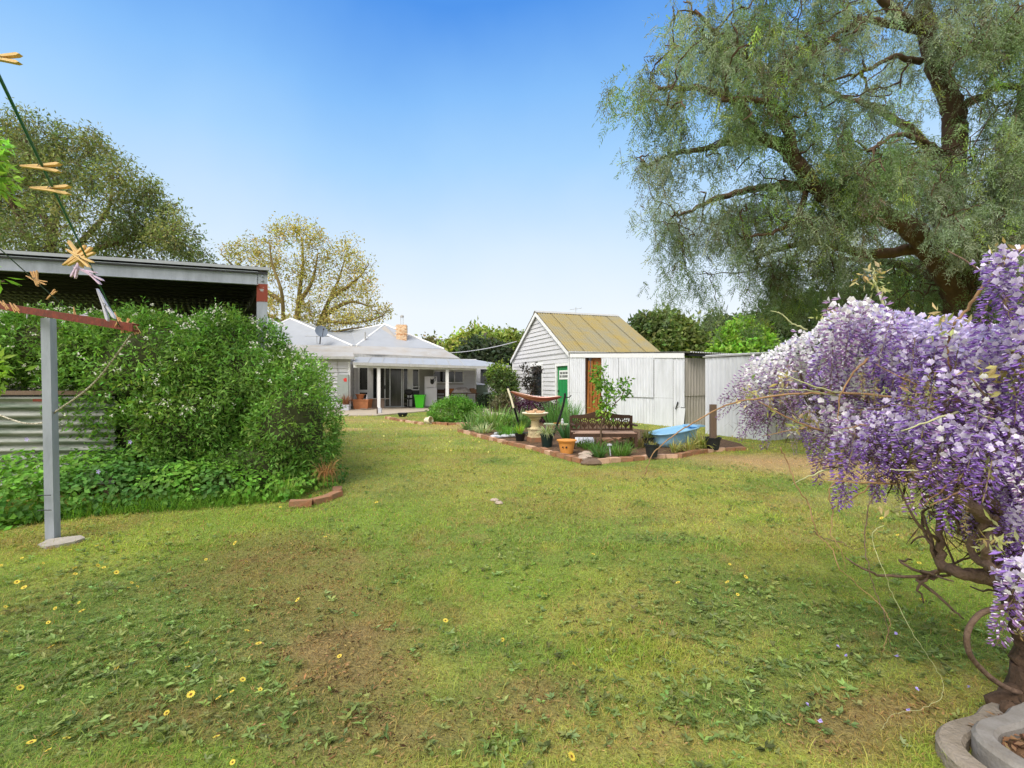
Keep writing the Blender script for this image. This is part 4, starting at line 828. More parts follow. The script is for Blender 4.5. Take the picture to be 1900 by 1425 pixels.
# bench
c0 = G(1115, 832); bd = c0[1]; xl, xr = (1057 - CX) * bd / F, (1173.5 - CX) * bd / F; zb = lambda y: 1.4 - (y - 708) * bd / F
bn = thing('garden_bench', 'brown timber garden bench with ornate pierced backrest', 'bench', (c0[0], bd, 0))
for x in (xl + .03, xr - .03):
    b = MB(); b.cbox(x, bd, .03, .055, .05, zb(771) - .03); b.build('leg', M['wood_dark'], bn)
    b = MB(); b.cbox(x, bd - .40, .03, .055, .055, .36); b.build('leg', M['wood_dark'], bn)
    b = MB(); b.cbox(x, bd - .2, zb(783) - .05, .06, .46, .03); b.build('armrest', M['wood_dark'], bn)
b = MB(); zs = .355
for k in range(6): b.cbox((xl + xr) / 2, bd - .05 - .07 * k, zs, xr - xl - .04, .058, .02)
b.build('seat', M['wood_pink'], bn); b = MB(); b.cbox((xl + xr) / 2, bd - .42, zs - .07, xr - xl - .06, .025, .065); b.cbox((xl + xr) / 2, bd - .02, zs - .05, xr - xl - .06, .025, .06); b.build('apron', M['wood_dark'], bn)
b = MB(); zlow, zhi = zb(795), zb(776); n_ = 24; xs_ = np.linspace(xl + .05, xr - .05, n_ + 1); ctop = lambda x: zb(770) + .085 * np.exp(-(((x - (xl + xr) / 2) / .26) ** 2))
for i in range(n_): b.prism([(xs_[i], bd - .015, zhi), (xs_[i + 1], bd - .015, zhi), (xs_[i + 1], bd - .015, ctop(xs_[i + 1])), (xs_[i], bd - .015, ctop(xs_[i]))], (0, .035, 0))
b.build('top_rail', M['wood_dark'], bn); b = MB(); b.cbox((xl + xr) / 2, bd, zlow - .05, xr - xl - .1, .035, .05); b.build('bottom_rail', M['wood_dark'], bn)
b = MB(); zc = (zlow + zhi) / 2; hh = (zhi - zlow) / 2
for k in range(7):
    cx_ = xl + .14 + (xr - xl - .28) * k / 6; an = np.linspace(0, 2 * math.pi, 13)
    b.tube(np.stack([cx_ + hh * .62 * np.cos(an), np.full(13, bd), zc + hh * .62 * np.sin(an)], 1), .009, 5, cap=False)
    for a1 in (.5, 1.2, 1.94, 2.64): b.tube(smoothpath([(cx_, bd, zlow), (cx_ + .5 * hh * math.cos(a1), bd, zc - hh * .2), (cx_ + 1.25 * hh * math.cos(a1), bd, zhi)], 4), .011, 5)
    b.tube([(cx_, bd, zlow), (cx_, bd, zhi)], .01, 5)
    b.tube([(cx_ + .085, bd, zlow), (cx_ + .085, bd, zhi)], .012, 5)
b.build('pierced_panel', M['wood_dark'], bn)
b = MB(); q0, q1 = G(1063, 826), G(1104, 829); b.prism([q0 + (0, 0, .05), q1 + (0, 0, .05), q1 + (0.0, .30, .22), q0 + (.05, .28, .24)], (0, .01, .01)); tag(b.build('plastic_sheet', M['sheet_white']), 'crumpled grey-white sheet lying under the left half of the bench', 'sheet')
for k in range(16):
    x_, y_ = 1122 + rng.uniform(0, 46), 822 + rng.uniform(-3, 4); r_ = rng.uniform(.06, .12); b = MB(); q = G(x_, y_); b.ball(q + (0, .25, .08 + .07 * (k % 3)), r_ * 1.4, r_, r_ * .5, 9, 6, .12)
    tag(b.build('stacked_rock', M['rock_brown']), 'flat brown rock in the heap behind the bench', 'rock', 'flat rocks heaped behind the bench')
for k in range(14):
    x_, y_ = 1076 + rng.uniform(0, 34), 846 + rng.uniform(-5, 7); r_ = rng.uniform(.035, .07); b = MB(); q = G(x_, y_, .05); b.ball(q + (0, 0, .02), r_ * 1.5, r_, r_ * .55, 8, 5, .15)
    tag(b.build('garden_stone', M['rock']), 'pale pinkish stone at the front corner of the garden bed', 'stone', 'pale stones at the bed corner')
for k in range(10):
    x_, y_ = 918 + rng.uniform(0, 34), 808 + rng.uniform(-5, 5); r_ = rng.uniform(.05, .09); b = MB(); q = G(x_, y_, .05); b.ball(q + (0, 0, .03), r_ * 1.6, r_, r_ * .5, 8, 5, .15)
    tag(b.build('white_stone', M['sheet_white']), 'whitish stone among the plants left of the bird bath', 'stone', 'white stones in the left of the bed')
b = MB(); q = G(1133, 846, .05); t_ = thing('solar_light', 'small white solar path light leaning in front of the bench', 'garden light', q); b.tube([q, q + (-.02, 0, .17)], .012, 8); b.build('stake', M['sheet_white'], t_); b = MB(); b.lathe(q + (-.02, 0, .17), [(.02, 0), (.045, .02), (.045, .045), (0, .055)], 12); b.build('lamp_head', M['sheet_white'], t_)

# young tree in front of the bench
q = G(1116, 838); yt = thing('young_fruit_tree', 'young fruit tree with thin forked trunk and bright green leaves before the bench', 'tree', q); dq = q[1]
PD = lambda x, y, o=0: P(x, y, dq + o)
l1 = smoothpath([q + (0, 0, -.03), PD(1115, 810), PD(1117, 785), PD(1124, 770), PD(1125, 745, .05), PD(1123, 715, .05), PD(1118, 690, .1)]); l2 = smoothpath([PD(1118, 785), PD(1130, 764), PD(1142, 748, -.05), PD(1152, 738, -.08), PD(1160, 722, -.1)]); l3 = smoothpath([PD(1142, 748, -.05), PD(1140, 735), PD(1137, 722)]); l4 = smoothpath([PD(1124, 765), PD(1118, 755), PD(1112, 745, .1)])
b = MB(); b.tube(l1, np.linspace(.022, .008, len(l1)), 7); b.tube(l2, np.linspace(.014, .006, len(l2)), 6); b.tube(l3, np.linspace(.01, .005, len(l3)), 6); b.tube(l4, np.linspace(.01, .004, len(l4)), 6); b.build('trunk', M['bark'], yt, smooth=True)
bl = [(PD(1112, 690, .1), .16, .16, .18), (PD(1115, 715), .2, .18, .2), (PD(1128, 735), .17, .15, .22), (PD(1137, 716), .16, .14, .13), (PD(1158, 716, -.1), .13, .12, .2), (PD(1117, 755), .16, .14, .2), (PD(1130, 760), .1, .1, .15), (PD(1162, 732, -.1), .08, .08, .12)]
crown('leaves', bl, 165, 5, .04, .085, .042, srgb(140, 176, 74), yt, seed=3, v=.25, col2=srgb(104, 146, 60), depth=.5)

# blue tub
tc0, tc1 = G(1218, 833, .05), G(1292, 826, .05); tub = thing('plastic_bathtub', 'pale blue plastic bathtub lying in the garden bed before the iron shed', 'bathtub', (tc0 + tc1) / 2)
dtu = norm(tc1 - tc0); nyu = np.array((-dtu[1], dtu[0], 0)); cen = (tc0 + tc1) / 2 + nyu * .22 + dtu * .17; rings = []
def ov(rx, ry, z, tilt=0, n=32, sq=2.6):
    out = []
    for j in range(n):
        a = 2 * math.pi * j / n; ca, sa = math.cos(a), math.sin(a); x = rx * math.copysign(abs(ca) ** (2 / sq), ca); y = ry * math.copysign(abs(sa) ** (2 / sq), sa)
        out.append(cen + dtu * x + nyu * y + np.array((0, 0, z + tilt * x)))
    return out
Lh = np.linalg.norm(tc1 - tc0) / 2; prof = [(Lh * .84, .22, .0, 0), (Lh * .93, .25, .10, .0), (Lh * .96, .27, .27, .05), (Lh * .98, .28, .30, .08), (Lh * 1.06, .32, .31, .10), (Lh * 1.07, .325, .335, .10), (Lh * 1.04, .30, .34, .10), (Lh * .93, .25, .31, .09), (Lh * .86, .2, .14, 0)]
V = np.concatenate([ov(*p) for p in prof]); m_ = len(prof); b = MB(); b.add(V, [(i * 32 + j, i * 32 + (j + 1) % 32, (i + 1) * 32 + (j + 1) % 32, (i + 1) * 32 + j) for i in range(m_ - 1) for j in range(32)] + [tuple(range(31, -1, -1)), tuple(range((m_ - 1) * 32, m_ * 32))]); b.build('tub_shell', M['tub'], tub, smooth=True)
b = MB(); pk = cen + dtu * Lh * 1.02 + (0, 0, .375); b.cbox(pk[0], pk[1], pk[2], .24, .4, .035, math.atan2(dtu[1], dtu[0])); b.build('raised_end', M['tub'], tub)
sp = MB(); q0 = LT.pt(LT.u(1262), .3, 0); sp.tube([LT.pt(LT.u(1256), .06, .55) , LT.pt(LT.u(1260), .05, .78)], .018, 6); tag(sp.build('dark_rod', M['steel_dark_shade']), 'short dark rod leaning on the whitewashed iron wall', 'rod')

# ================================================================== PATIO THINGS
def at(px, off, z=.05): u = HF.u(px, off); return HF.pt(u, off, z)
ang = math.atan2(HF.a[1], HF.a[0])
fp = at(800.5, .75); d_ = fp[1]; fw_, fh_ = .60, 58.5 * d_ / F; fr = thing('refrigerator', 'white two-door refrigerator with a black jug sticker standing on the patio', 'refrigerator', fp)
b = MB(); b.cbox(fp[0] - .08, fp[1] + .33, .09, fw_ + .02, .56, fh_ - .06, ang - .12); b.build('body', M['fridge'], fr)
zsp = .09 + (fh_ - .06) * .64; b = MB(); b.cbox(fp[0] - .02, fp[1] + .02, .11, fw_, .055, zsp - .13, ang - .12); b.build('lower_door', M['fridge'], fr)
b = MB(); b.cbox(fp[0] - .02, fp[1] + .02, zsp + .01, fw_, .055, fh_ + .03 - zsp - .02, ang - .12); fz = b.build('freezer_door', M['fridge'], fr)
jq = np.array((fp[0] + .04, fp[1] - .012, zsp + .28)); b = MB(); b.ball(jq, .10, .006, .13, 12, 8); b.add([jq + (-.10, -.004, .02), jq + (-.09, -.004, .19), jq + (-.02, -.004, .12), jq + (.08, -.004, .15), jq + (.1, -.004, .05)], [(0, 1, 2, 3, 4)])
b.tube(smoothpath([jq + (.07, -.004, .10), jq + (.13, -.004, .2), jq + (.19, -.004, .13), jq + (.12, -.004, .02)]), .012, 5); b.build('jug_sticker', M['black'], fz)
b = MB(); b.cbox(fp[0] + .2, fp[1] - .012, fh_ - .05, .07, .006, .035, ang - .12); b.build('badge', M['black'], fz)
b = MB(); b.cbox(fp[0], fp[1] + .3, .05, .5, .4, .05, ang); b.build('foot', M['black'], fr)
q = at(779.5, .9); gb = thing('green_bin', 'bright lime green plastic bin beside the refrigerator', 'bin', q); b = MB(); k = .47; lo, hi = .19, .25; hgt = .60
V = [q + np.array((x * s, y * s, z)) for s, z in ((lo, 0), (hi, hgt)) for x, y in ((-1, -1), (1, -1), (1, 1), (-1, 1))]; b.add(V, [(3, 2, 1, 0), (4, 5, 6, 7), (0, 1, 5, 4), (1, 2, 6, 5), (2, 3, 7, 6), (3, 0, 4, 7)]); b.build('bin_body', M['bin'], gb)
b = MB(); b.cbox(q[0], q[1], hgt + .05, .54, .54, .07); b.build('lid', M['bin'], gb)
q = at(758.5, .8); st = thing('office_stool', 'black swivel stool with backrest and cardboard box beneath it beside the sliding door', 'stool', q); b = MB(); b.ball(q + (0, 0, .80), .23, .09, .17, 12, 8); b.build('backrest', M['black'], st, smooth=True)
b = MB(); b.ball(q + (0, -.05, .47), .24, .22, .05, 12, 6); b.build('seat', M['black'], st, smooth=True); b = MB(); b.tube([q + (0, .0, .04), q + (0, 0, .45)], .03, 8); b.tube([q + (0, .12, .42), q + (0, .1, .8)], .02, 6)
for a in range(5): b.tube([q + (0, 0, .06), q + (.25 * math.cos(a * 1.257), .25 * math.sin(a * 1.257), .04)], .02, 6)
b.build('base', M['black'], st)
# table with blanket, box and chairs
ta = at(861, 1.0); tb = thing('trestle_table', 'long dark patio table along the white boarded wall', 'table', ta); b = MB(); L_ = HF.u(888, 1) - HF.u(834, 1); zt = HF.z(861, 730.5, 1); b.cbox(ta[0], ta[1], zt, L_, .7, .035, ang); b.build('table_top', M['wood_dark'], tb)
for x in (836, 883):
    for o_ in (.72, 1.28): p_ = at(x, o_); b = MB(); b.cbox(p_[0], p_[1], .05, .06, .06, zt - .05, ang); b.build('leg', M['wood_dark'], tb)
p_ = at(866, 1.0); b = MB(); b.cbox(p_[0], p_[1], .05, .06, .06, zt - .05, ang); b.build('leg', M['wood_dark'], tb)
c = at(856, 1.0, zt + .035); N1, N2 = 26, 14; V = []
for i in range(N1):
    for j in range(N2):
        x, y = i / (N1 - 1) * 2 - 1, j / (N2 - 1) * 2 - 1; z = .30 * max(0, 1 - abs(x) ** 3) * max(0, 1 - y * y * .9) * (.7 + .45 * vnoise(x + 3, y + 3, 2.6)) + .05 * vnoise(x, y, 7); V.append(c + HF.a * x * .52 + HF.n * y * .3 + np.array((0, 0, max(z, .01))))
b = MB(); b.add(V, [(i * N2 + j, i * N2 + j + 1, (i + 1) * N2 + j + 1, (i + 1) * N2 + j) for i in range(N1 - 1) for j in range(N2 - 1)]); tag(b.build('blanket', M['blanket'], smooth=True), 'crumpled grey blanket heaped on the dark patio table', 'blanket')
c = at(877, 1.1, zt + .035); b = MB(); b.cbox(c[0], c[1], c[2], .3, .3, .2, ang + .2); b.lathe(c + (-.03, -.02, .2), [(.12, 0), (.15, .05), (.1, .05), (0, .02)], 12); tag(b.build('storage_box', M['basket']), 'brown box at the right end of the patio table', 'box')
c = at(838, .9, zt + .035); b = MB(); b.cbox(c[0], c[1], c[2], .24, .2, .22, ang); b.cbox(c[0], c[1] - .01, c[2] + .22, .27, .23, .02, ang); tag(b.build('wooden_crate', M['wood_brown']), 'small brown crate at the left end of the patio table behind the post', 'crate')
for x, lab in ((817, 'dark wooden chair beside the refrigerator'),):
    q = at(x, .5); ch_ = thing('wooden_chair', lab, 'chair', q)
    for dx in (-.2, .2):
        for dy, h_ in ((-.2, .43), (.2, .98)): b = MB(); b.cbox(q[0] + dx, q[1] + dy, .05, .045, .045, h_); b.build('leg', M['wood_dark'], ch_)
    b = MB(); b.cbox(q[0], q[1], .47, .46, .44, .04); b.build('seat', M['wood_dark'], ch_); b = MB(); b.cbox(q[0], q[1] + .2, .78, .42, .025, .2); b.cbox(q[0], q[1] + .2, .62, .42, .02, .05); b.build('backrest', M['wood_dark'], ch_)
# left of the sliding door: plank seat, terracotta planter, pots
q = at(705, .95); bs = thing('plank_seat', 'long pale plank seat on a grey-brown box left of the sliding door', 'seat', q); b = MB(); a0, a1 = at(685, .95), at(722, .95); zt = HF.z(705, 740.5, .95)
b.box(a0 + (0, 0, zt - .05), a1 - a0, -HF.n * .3, (0, 0, .035)); b.build('plank', M['grey_rail'], bs); b = MB(); a0, a1 = at(688, .85), at(713, .85); b.box(a0, a1 - a0, -HF.n * .25, (0, 0, zt - .06)); b.build('box_base', M['brown_box'], bs)
q = at(673, 1.25); tq = thing('terracotta_planter', 'large square terracotta planter on the patio by the wing corner', 'planter', q); b = MB(); hi, lo, hgt = .38, .34, .42
V = [q + np.array((x * s, y * s, z)) for s, z in ((lo, 0), (hi, hgt)) for x, y in ((-1, -1), (1, -1), (1, 1), (-1, 1))]; b.add(V, [(3, 2, 1, 0), (4, 5, 6, 7), (0, 1, 5, 4), (1, 2, 6, 5), (2, 3, 7, 6), (3, 0, 4, 7)]); b.build('planter_body', M['terracotta_red'], tq)
b = MB(); b.cbox(q[0], q[1], q[2] + hgt, .82, .82, .05); b.build('rim', M['terracotta_red'], tq)
q2 = q + (-.12, .0, hgt + .05); b = MB(); b.lathe(q2, [(.14, 0), (.2, .2), (.24, .22), (.24, .26), (.2, .26), (0, .22)], 16); tag(b.build('stone_pot', M['terracotta_red']), 'round terracotta pot standing on the square planter', 'plant pot')
b = MB(); q2 = q + (.24, -.1, hgt + .05); b.lathe(q2, [(.05, 0), (.05, .1), (.03, .12), (.03, .22), (.045, .24), (0, .25)], 10); tag(b.build('white_bottle', M['sheet_white']), 'small white bottle standing on the square planter', 'bottle')
b = MB(); q2 = at(682, 1.75, .04); b.lathe(q2, [(.30, 0), (.36, .05), (.33, .06), (0, .03)], 16); tag(b.build('saucer', M['brown_box']), 'dark flat saucer on the patio in front of the planter', 'saucer')
q = G(642, 763); wp_ = thing('flower_pot', 'white square pot with reddish dry plant by the meter box', 'plant pot', q); b = MB(); b.cbox(q[0], q[1], .0, .34, .3, .26); b.cbox(q[0], q[1], .26, .38, .34, .05); b.build('pot', M['sheet_white'], wp_)
strappy('dry_plant', 'reddish dry plant in the white square pot', 'plant', 0, 0, 120, .55, .02, srgb(140, 96, 74), .8, .6, r=.12, loc=q + (0, 0, .28), v=.3)
b = MB(); q = G(705, 768); b.cbox(q[0], q[1], 0.04, .13, .13, .22); tag(b.build('white_tin', M['sheet_white']), 'small white tin standing at the edge of the patio', 'tin')
b = MB(); q = G(700, 770); b.cbox(q[0], q[1], 0.04, .04, .04, .28); tag(b.build('short_stake', M['wood_dark']), 'short dark stake beside the small white tin', 'stake')
b = MB(); q = G(747, 773); b.lathe(q, [(.14, 0), (.2, .12), (.2, .15), (.16, .15), (0, .1)], 14); tag(b.build('black_bowl', M['pot_black']), 'low black bowl at the edge of the patio', 'bowl')
q = G(789, 787); b = MB(); b.lathe((0, 0, 0), [(.07, 0), (.12, .2), (.13, .2), (.13, .24), (.11, .24), (.06, .02)], 16); o = tag(b.build('tipped_pot', M['stone_pale'], local=True), 'cream flowerpot lying on its side on the lawn before the patio', 'plant pot'); o.location = (q[0], q[1], .12); o.rotation_euler = (R(85), 0, R(60))
b = MB(); q = G(795, 786); b.lathe(q, [(.08, 0), (.11, .16), (.12, .2), (.09, .2), (0, .15)], 14); tag(b.build('cream_pot', M['stone_pale']), 'small cream flowerpot standing beside the tipped one', 'plant pot')
# sage tank and things right of the table
q0, q1 = HF.pt(HF.u(885, -.9), -.9, .04), HF.pt(HF.u(905, -.9), -.9, .04); tk = thing('metal_locker', 'sage green metal garden locker with sloping pale lid behind the table', 'locker', (q0 + q1) / 2)
b = MB(); zt = 1.4 - (716 - 708) * q0[1] / F; b.box(q0, q1 - q0, -HF.n * .7, (0, 0, zt)); b.build('locker_body', M['sage'], tk); b = MB(); b.prism([q0 + HF.n * .04 + (0, 0, zt), q1 + HF.n * .04 + (0, 0, zt), q1 - HF.n * .7 + (0, 0, zt + .02), q0 - HF.n * .7 + (0, 0, zt + .14)], (0, 0, .03)); b.build('lid', M['sheet_white'], tk)
q = HF.pt(HF.u(907, -.4), -.4, .04); b = MB(); b.cbox(q[0], q[1], q[2], .6, .5, .58, ang); b.prism([q + (-.33, -.28, .58), q + (.33, -.28, .56), q + (.33, .28, .7), q + (-.33, .28, .72)], (0, 0, .04)); tag(b.build('compost_box', M['sage']), 'low grey-green plastic box beside the tall locker', 'box')
tree('dark_shrub', 'low black-green shrub at the end of the patio beside the lockers', 'shrub', G(908, 759), [([G(908, 759), G(908, 759) + (0, 0, .5)], .03, .01)], [(G(903, 759) + (0, 0, .3), .5, .4, .35), (G(917, 759) + (0, 0, .3), .4, .4, .3)], srgb(46, 60, 42), 220, 8, .08, .16, .07, ntw=20, twr=(.01, .005), seed=12)
for k, (x, lab) in enumerate(((921, 'white slatted garden chair left of the pair near the climbing shrub'), (937, 'white slatted garden chair right of the pair near the climbing shrub'))):
    q = G(x, 762 - k); ch_ = thing('garden_chair', lab, 'chair', q); b = MB()
    for j in range(4): b.cbox(q[0], q[1] - .15 + .1 * j, .42, .42, .06, .02, .4)
    b.build('seat', M['trim'], ch_)
    b = MB()
    for j in range(4): b.tube([q + (-.18 + .12 * j, .2, .44), q + (-.18 + .12 * j, .26, .78)], .014, 5)
    b.tube([q + (-.2, .26, .78), q + (.2, .26, .78)], .018, 6); b.build('backrest', M['trim'], ch_)
    for dx in (-.18, .18):
        for dy in (-.18, .18): b = MB(); b.tube([q + (dx, dy, .0), q + (dx, dy, .43)], .015, 5); b.build('leg', M['trim'], ch_)
b = MB(); q = HF.pt(HF.u(945, VO), VO - .1, zC - .12); b.ball(q, .12, .1, .1, 12, 8); b.tube([q, q + (0, .1, .12)], .03, 6); tag(b.build('outdoor_lamp', M['trim']), 'white round outdoor lamp under the right tip of the verandah roof', 'lamp')
# ================================================================== SHRUBS AND TREES OF THE MIDDLE DISTANCE
def simple_limbs(b, tops, r=.15, r1=.04): return [([b, b * .4 + np.array(t_) * .6 + rng.normal(0, .1, 3) * .3, np.array(t_)], r, r1) for t_ in tops]
q = G(842, 785)
tree('round_bush', 'dense rounded bright green bush in front of the verandah post', 'bush', q, [([q, q + (0, 0, .5)], .04, .02)], [(q + (-.15, .1, .34), .68, .6, .42), (q + (.12, .1, .5), .5, .45, .34), (q + (.55, .1, .25), .42, .4, .32)], srgb(96, 148, 56), 1500, 9, .05, .10, .028, ntw=20, twr=(.01, .004), seed=4, v=.2, col2=srgb(122, 166, 76), depth=.12)
tree('climbing_shrub', 'leafy shrub, lime green on its left, between verandah and shed', 'shrub', G(930, 764), simple_limbs(G(930, 764), [P(925, 710, 23), P(942, 700, 23)], .06, .02), [(P(918, 700, 23.2), .28, .3, .42), (P(935, 705, 22.6), .36, .4, .55), (P(947, 718, 22.2), .22, .3, .6), (P(930, 738, 22.2), .36, .3, .35), (P(922, 690, 23), .22, .2, .2)], srgb(84, 102, 60), 1000, 8, .12, .15, .07, seed=7, v=.3, depth=.3, col2=srgb(140, 168, 62), amp=.3, twr=(.015, .006))
tree('grey_shrub', 'low grey-brown twiggy shrub at the left foot of the weatherboard shed', 'shrub', G(945, 768), [([G(945, 768), G(945, 768) + (0, 0, .5)], .03, .01)], [(G(942, 768) + (0, 0, .45), .5, .45, .45), (G(925, 766) + (0, 0, .22), .4, .4, .22)], srgb(108, 106, 82), 420, 8, .09, .13, .05, seed=8, v=.25, twr=(.012, .005), ntw=40)
tree('dark_leaved_shrub', 'slender shrub with dark purple-brown leaves beside the shed window', 'shrub', G(985, 778), [([G(985, 778), P(985, 730, 18.2), P(980, 690, 18.2)], .025, .01), ([P(985, 735, 18.2), P(973, 700, 18.2)], .015, .006), ([P(985, 735, 18.2), P(996, 690, 18.2)], .015, .006)], [(P(975, 692, 18.2), .22, .2, .45), (P(982, 712, 18.2), .16, .2, .3), (P(996, 686, 18.2), .22, .2, .2), (P(992, 715, 18.2), .15, .2, .35)], srgb(62, 58, 56), 130, 6, .05, .10, .05, seed=9, twr=(.008, .004), ntw=40, v=.3)
tree('purple_shrub', 'low purple-leaved shrub behind the bird bath against the shed', 'shrub', G(980, 785), [([G(980, 785), G(980, 785) + (0, 0, .4)], .02, .01)], [(G(972, 785) + (0, 0, .42), .4, .3, .42), (G(1000, 786) + (0, 0, .42), .5, .3, .4), (G(1020, 787) + (0, 0, .42), .35, .3, .35)], srgb(96, 62, 86), 420, 7, .07, .10, .05, seed=10, twr=(.008, .004), ntw=50, v=.3, col2=srgb(120, 116, 104))
# far trees behind house and sheds
def far(name, label, px, d, blobs, col, ncl, per, L, seed, col2=None, trunk_r=.2, group=None, depth=.2, v=.18, amp=.14, rad=None, ntw=50):
    base = np.array(((px - CX) * d / F, d, 0.)); bl = [(P(x, y, d + o), rx * d / F, rx * d / F * .8, rz * d / F) for (x, y, rx, rz, o) in blobs]
    return tree(name, label, 'tree', base, [([base, base + (0.1, 0, bl[i][0][2] * .5), bl[i][0]], trunk_r, trunk_r * .3) for i in range(len(bl))], bl, col, ncl, per, rad or L * .8, L, L * .55, group=group, seed=seed, col2=col2, depth=depth, v=v, amp=amp, ntw=ntw)
far('leafy_tree', 'light yellow-green tree seen behind the right slope of the house roof', 850, 40, [(838, 656, 18, 14, 0), (864, 642, 22, 18, 1), (892, 630, 18, 16, 0), (850, 672, 36, 16, 0)], srgb(157, 169, 85), 900, 9, .42, 21)
far('dark_tree', 'dark green round tree in the middle of the gap between house and shed', 893, 36, [(888, 655, 26, 20, 0), (915, 665, 30, 24, 0), (895, 680, 40, 16, 0)], srgb(78, 90, 69), 900, 9, .36, 22)
far('leafy_tree', 'olive green tree directly left of the shed gable', 938, 38, [(925, 640, 26, 18, 0), (950, 640, 20, 20, 0), (940, 662, 34, 26, 0), (965, 650, 22, 24, 2), (945, 690, 35, 20, 0)], srgb(115, 132, 76), 1200, 9, .38, 23, col2=srgb(145, 159, 83))
far('distant_tree', 'small olive treetop peeping over the middle of the house roof', 797, 46, [(797, 640, 12, 9, 0), (803, 650, 14, 12, 0)], srgb(133, 132, 92), 150, 8, .4, 24, ntw=8)
far('leafy_tree', 'wide dark green tree behind the right end of the yellowed shed roof', 1235, 34, [(1200, 612, 22, 22, 0), (1235, 608, 34, 24, 0), (1265, 625, 26, 22, 0), (1225, 640, 50, 24, 0), (1290, 645, 22, 14, 0)], srgb(89, 108, 67), 1700, 9, .36, 25, col2=srgb(120, 136, 76))
far('grey_green_tree', 'grey-green distant tree right of the wide dark tree', 1335, 42, [(1330, 610, 22, 20, 0), (1350, 625, 26, 22, 0), (1312, 632, 20, 16, 0), (1380, 615, 26, 24, 0)], srgb(112, 125, 93), 900, 9, .42, 26)
far('lime_tree', 'bright lime green tree above the nearer iron shed', 1375, 30, [(1355, 630, 22, 20, 0), (1385, 622, 28, 24, 0), (1400, 640, 30, 18, 0), (1370, 650, 40, 14, 0)], srgb(138, 176, 71), 1300, 9, .28, 27)
far('back_tree', 'dark tree behind the purple flowers, right of the lime green one', 1470, 33, [(1440, 610, 40, 40, 0), (1500, 600, 50, 50, 0), (1480, 650, 60, 30, 0)], srgb(90, 111, 71), 1500, 9, .36, 28)
far('back_tree', 'tall dark tree behind the pepper tree at the right edge', 1760, 30, [(1600, 590, 60, 70, 0), (1700, 560, 80, 90, 2), (1800, 570, 80, 90, 0), (1890, 560, 80, 100, 2), (1650, 660, 90, 50, 0), (1850, 670, 90, 50, 0)], srgb(87, 106, 69), 3200, 9, .36, 29)
far('back_tree', 'far green tree screening the gap behind the shed roof', 1120, 44, [(1090, 650, 40, 22, 0), (1150, 655, 50, 22, 0)], srgb(105, 122, 74), 500, 8, .42, 30)
# plane tree in young leaf behind the house
D = 34.0; Q = lambda x, y, o=0: P(x, y, D + o); base = np.array(((545 - CX) * D / F, D, 0))
lim = [([base, Q(548, 640), Q(552, 590), Q(556, 540, .5), Q(562, 490, 1), Q(560, 440, 1)], .3, .05), ([base, Q(530, 640), Q(526, 590), Q(522, 540, -1), Q(505, 490, -1), Q(500, 450, -1)], .22, .04),
       ([base + (1.5, 0, 0), Q(585, 630), Q(597, 590, 1), Q(612, 555, 1), Q(628, 520, 1), Q(640, 480, 1)], .26, .04), ([Q(597, 590, 1), Q(625, 570), Q(655, 560), Q(690, 570)], .2, .04), ([Q(556, 560), Q(580, 520), Q(590, 470)], .18, .04),
       ([Q(524, 560), Q(480, 530), Q(440, 500), Q(410, 470)], .18, .03), ([Q(612, 555), Q(660, 520), Q(685, 490)], .15, .03), ([Q(526, 600), Q(490, 580), Q(460, 560)], .14, .03), ([Q(600, 595), Q(650, 600), Q(700, 590), Q(722, 575)], .12, .02), ([Q(585, 625), Q(640, 612), Q(680, 606)], .12, .03)]
bl = [(x, y, rx, ry) for x, y, rx, ry in ((520, 430, 32, 28), (550, 425, 30, 26), (575, 450, 30, 40), (590, 435, 18, 15), (475, 470, 34, 40), (440, 470, 34, 26), (510, 490, 40, 50), (560, 510, 40, 50), (610, 480, 34, 45), (645, 465, 24, 30), (665, 500, 36, 34), (630, 540, 50, 40), (680, 540, 30, 40), (570, 570, 40, 30), (500, 560, 40, 34), (650, 590, 60, 24), (700, 580, 26, 20), (715, 575, 16, 14), (540, 600, 50, 20), (600, 600, 40, 16))]
tree('plane_tree', 'large sparse tree with yellow-olive new leaves and visible limbs behind the house', 'tree', base, lim, [(Q(x, y), rx * D / F, rx * D / F * .8, ry * D / F) for x, y, rx, ry in bl], srgb(198, 186, 112), 4200, 4, .16, .17, .085, bark='bark_olive', ntw=2400, twr=(.028, .010), seed=31, depth=.5, v=.15, col2=srgb(176, 166, 98), amp=.25)
# big tree at the left behind the carport
D = 19.0; Q = lambda x, y, o=0: P(x, y, D + o); base = np.array(((60 - CX) * D / F, D, 0))
bl = [(40, 300, 70, 60), (130, 330, 60, 50), (40, 240, 46, 40), (-20, 260, 60, 50), (110, 270, 62, 44), (170, 270, 34, 26), (205, 290, 24, 24), (100, 330, 80, 60), (200, 340, 60, 50), (30, 380, 90, 70), (150, 410, 90, 60), (235, 390, 60, 50), (270, 365, 30, 20), (300, 420, 50, 40), (325, 440, 40, 36), (345, 465, 34, 26), (250, 450, 70, 40), (60, 460, 100, 50), (-60, 350, 90, 90), (365, 480, 26, 16), (285, 350, 22, 14), (320, 385, 20, 14)]
lim = [([base, Q(80, 560), Q(95, 450), Q(105, 360), Q(90, 270)], .3, .04), ([Q(85, 520), Q(150, 450), Q(200, 390), Q(210, 320)], .15, .03), ([Q(90, 500), Q(40, 420), Q(10, 330), Q(0, 260)], .16, .03), ([Q(120, 480), Q(220, 450), Q(300, 430), Q(340, 450)], .12, .03), ([Q(95, 430), Q(60, 350), Q(45, 250)], .14, .04)]
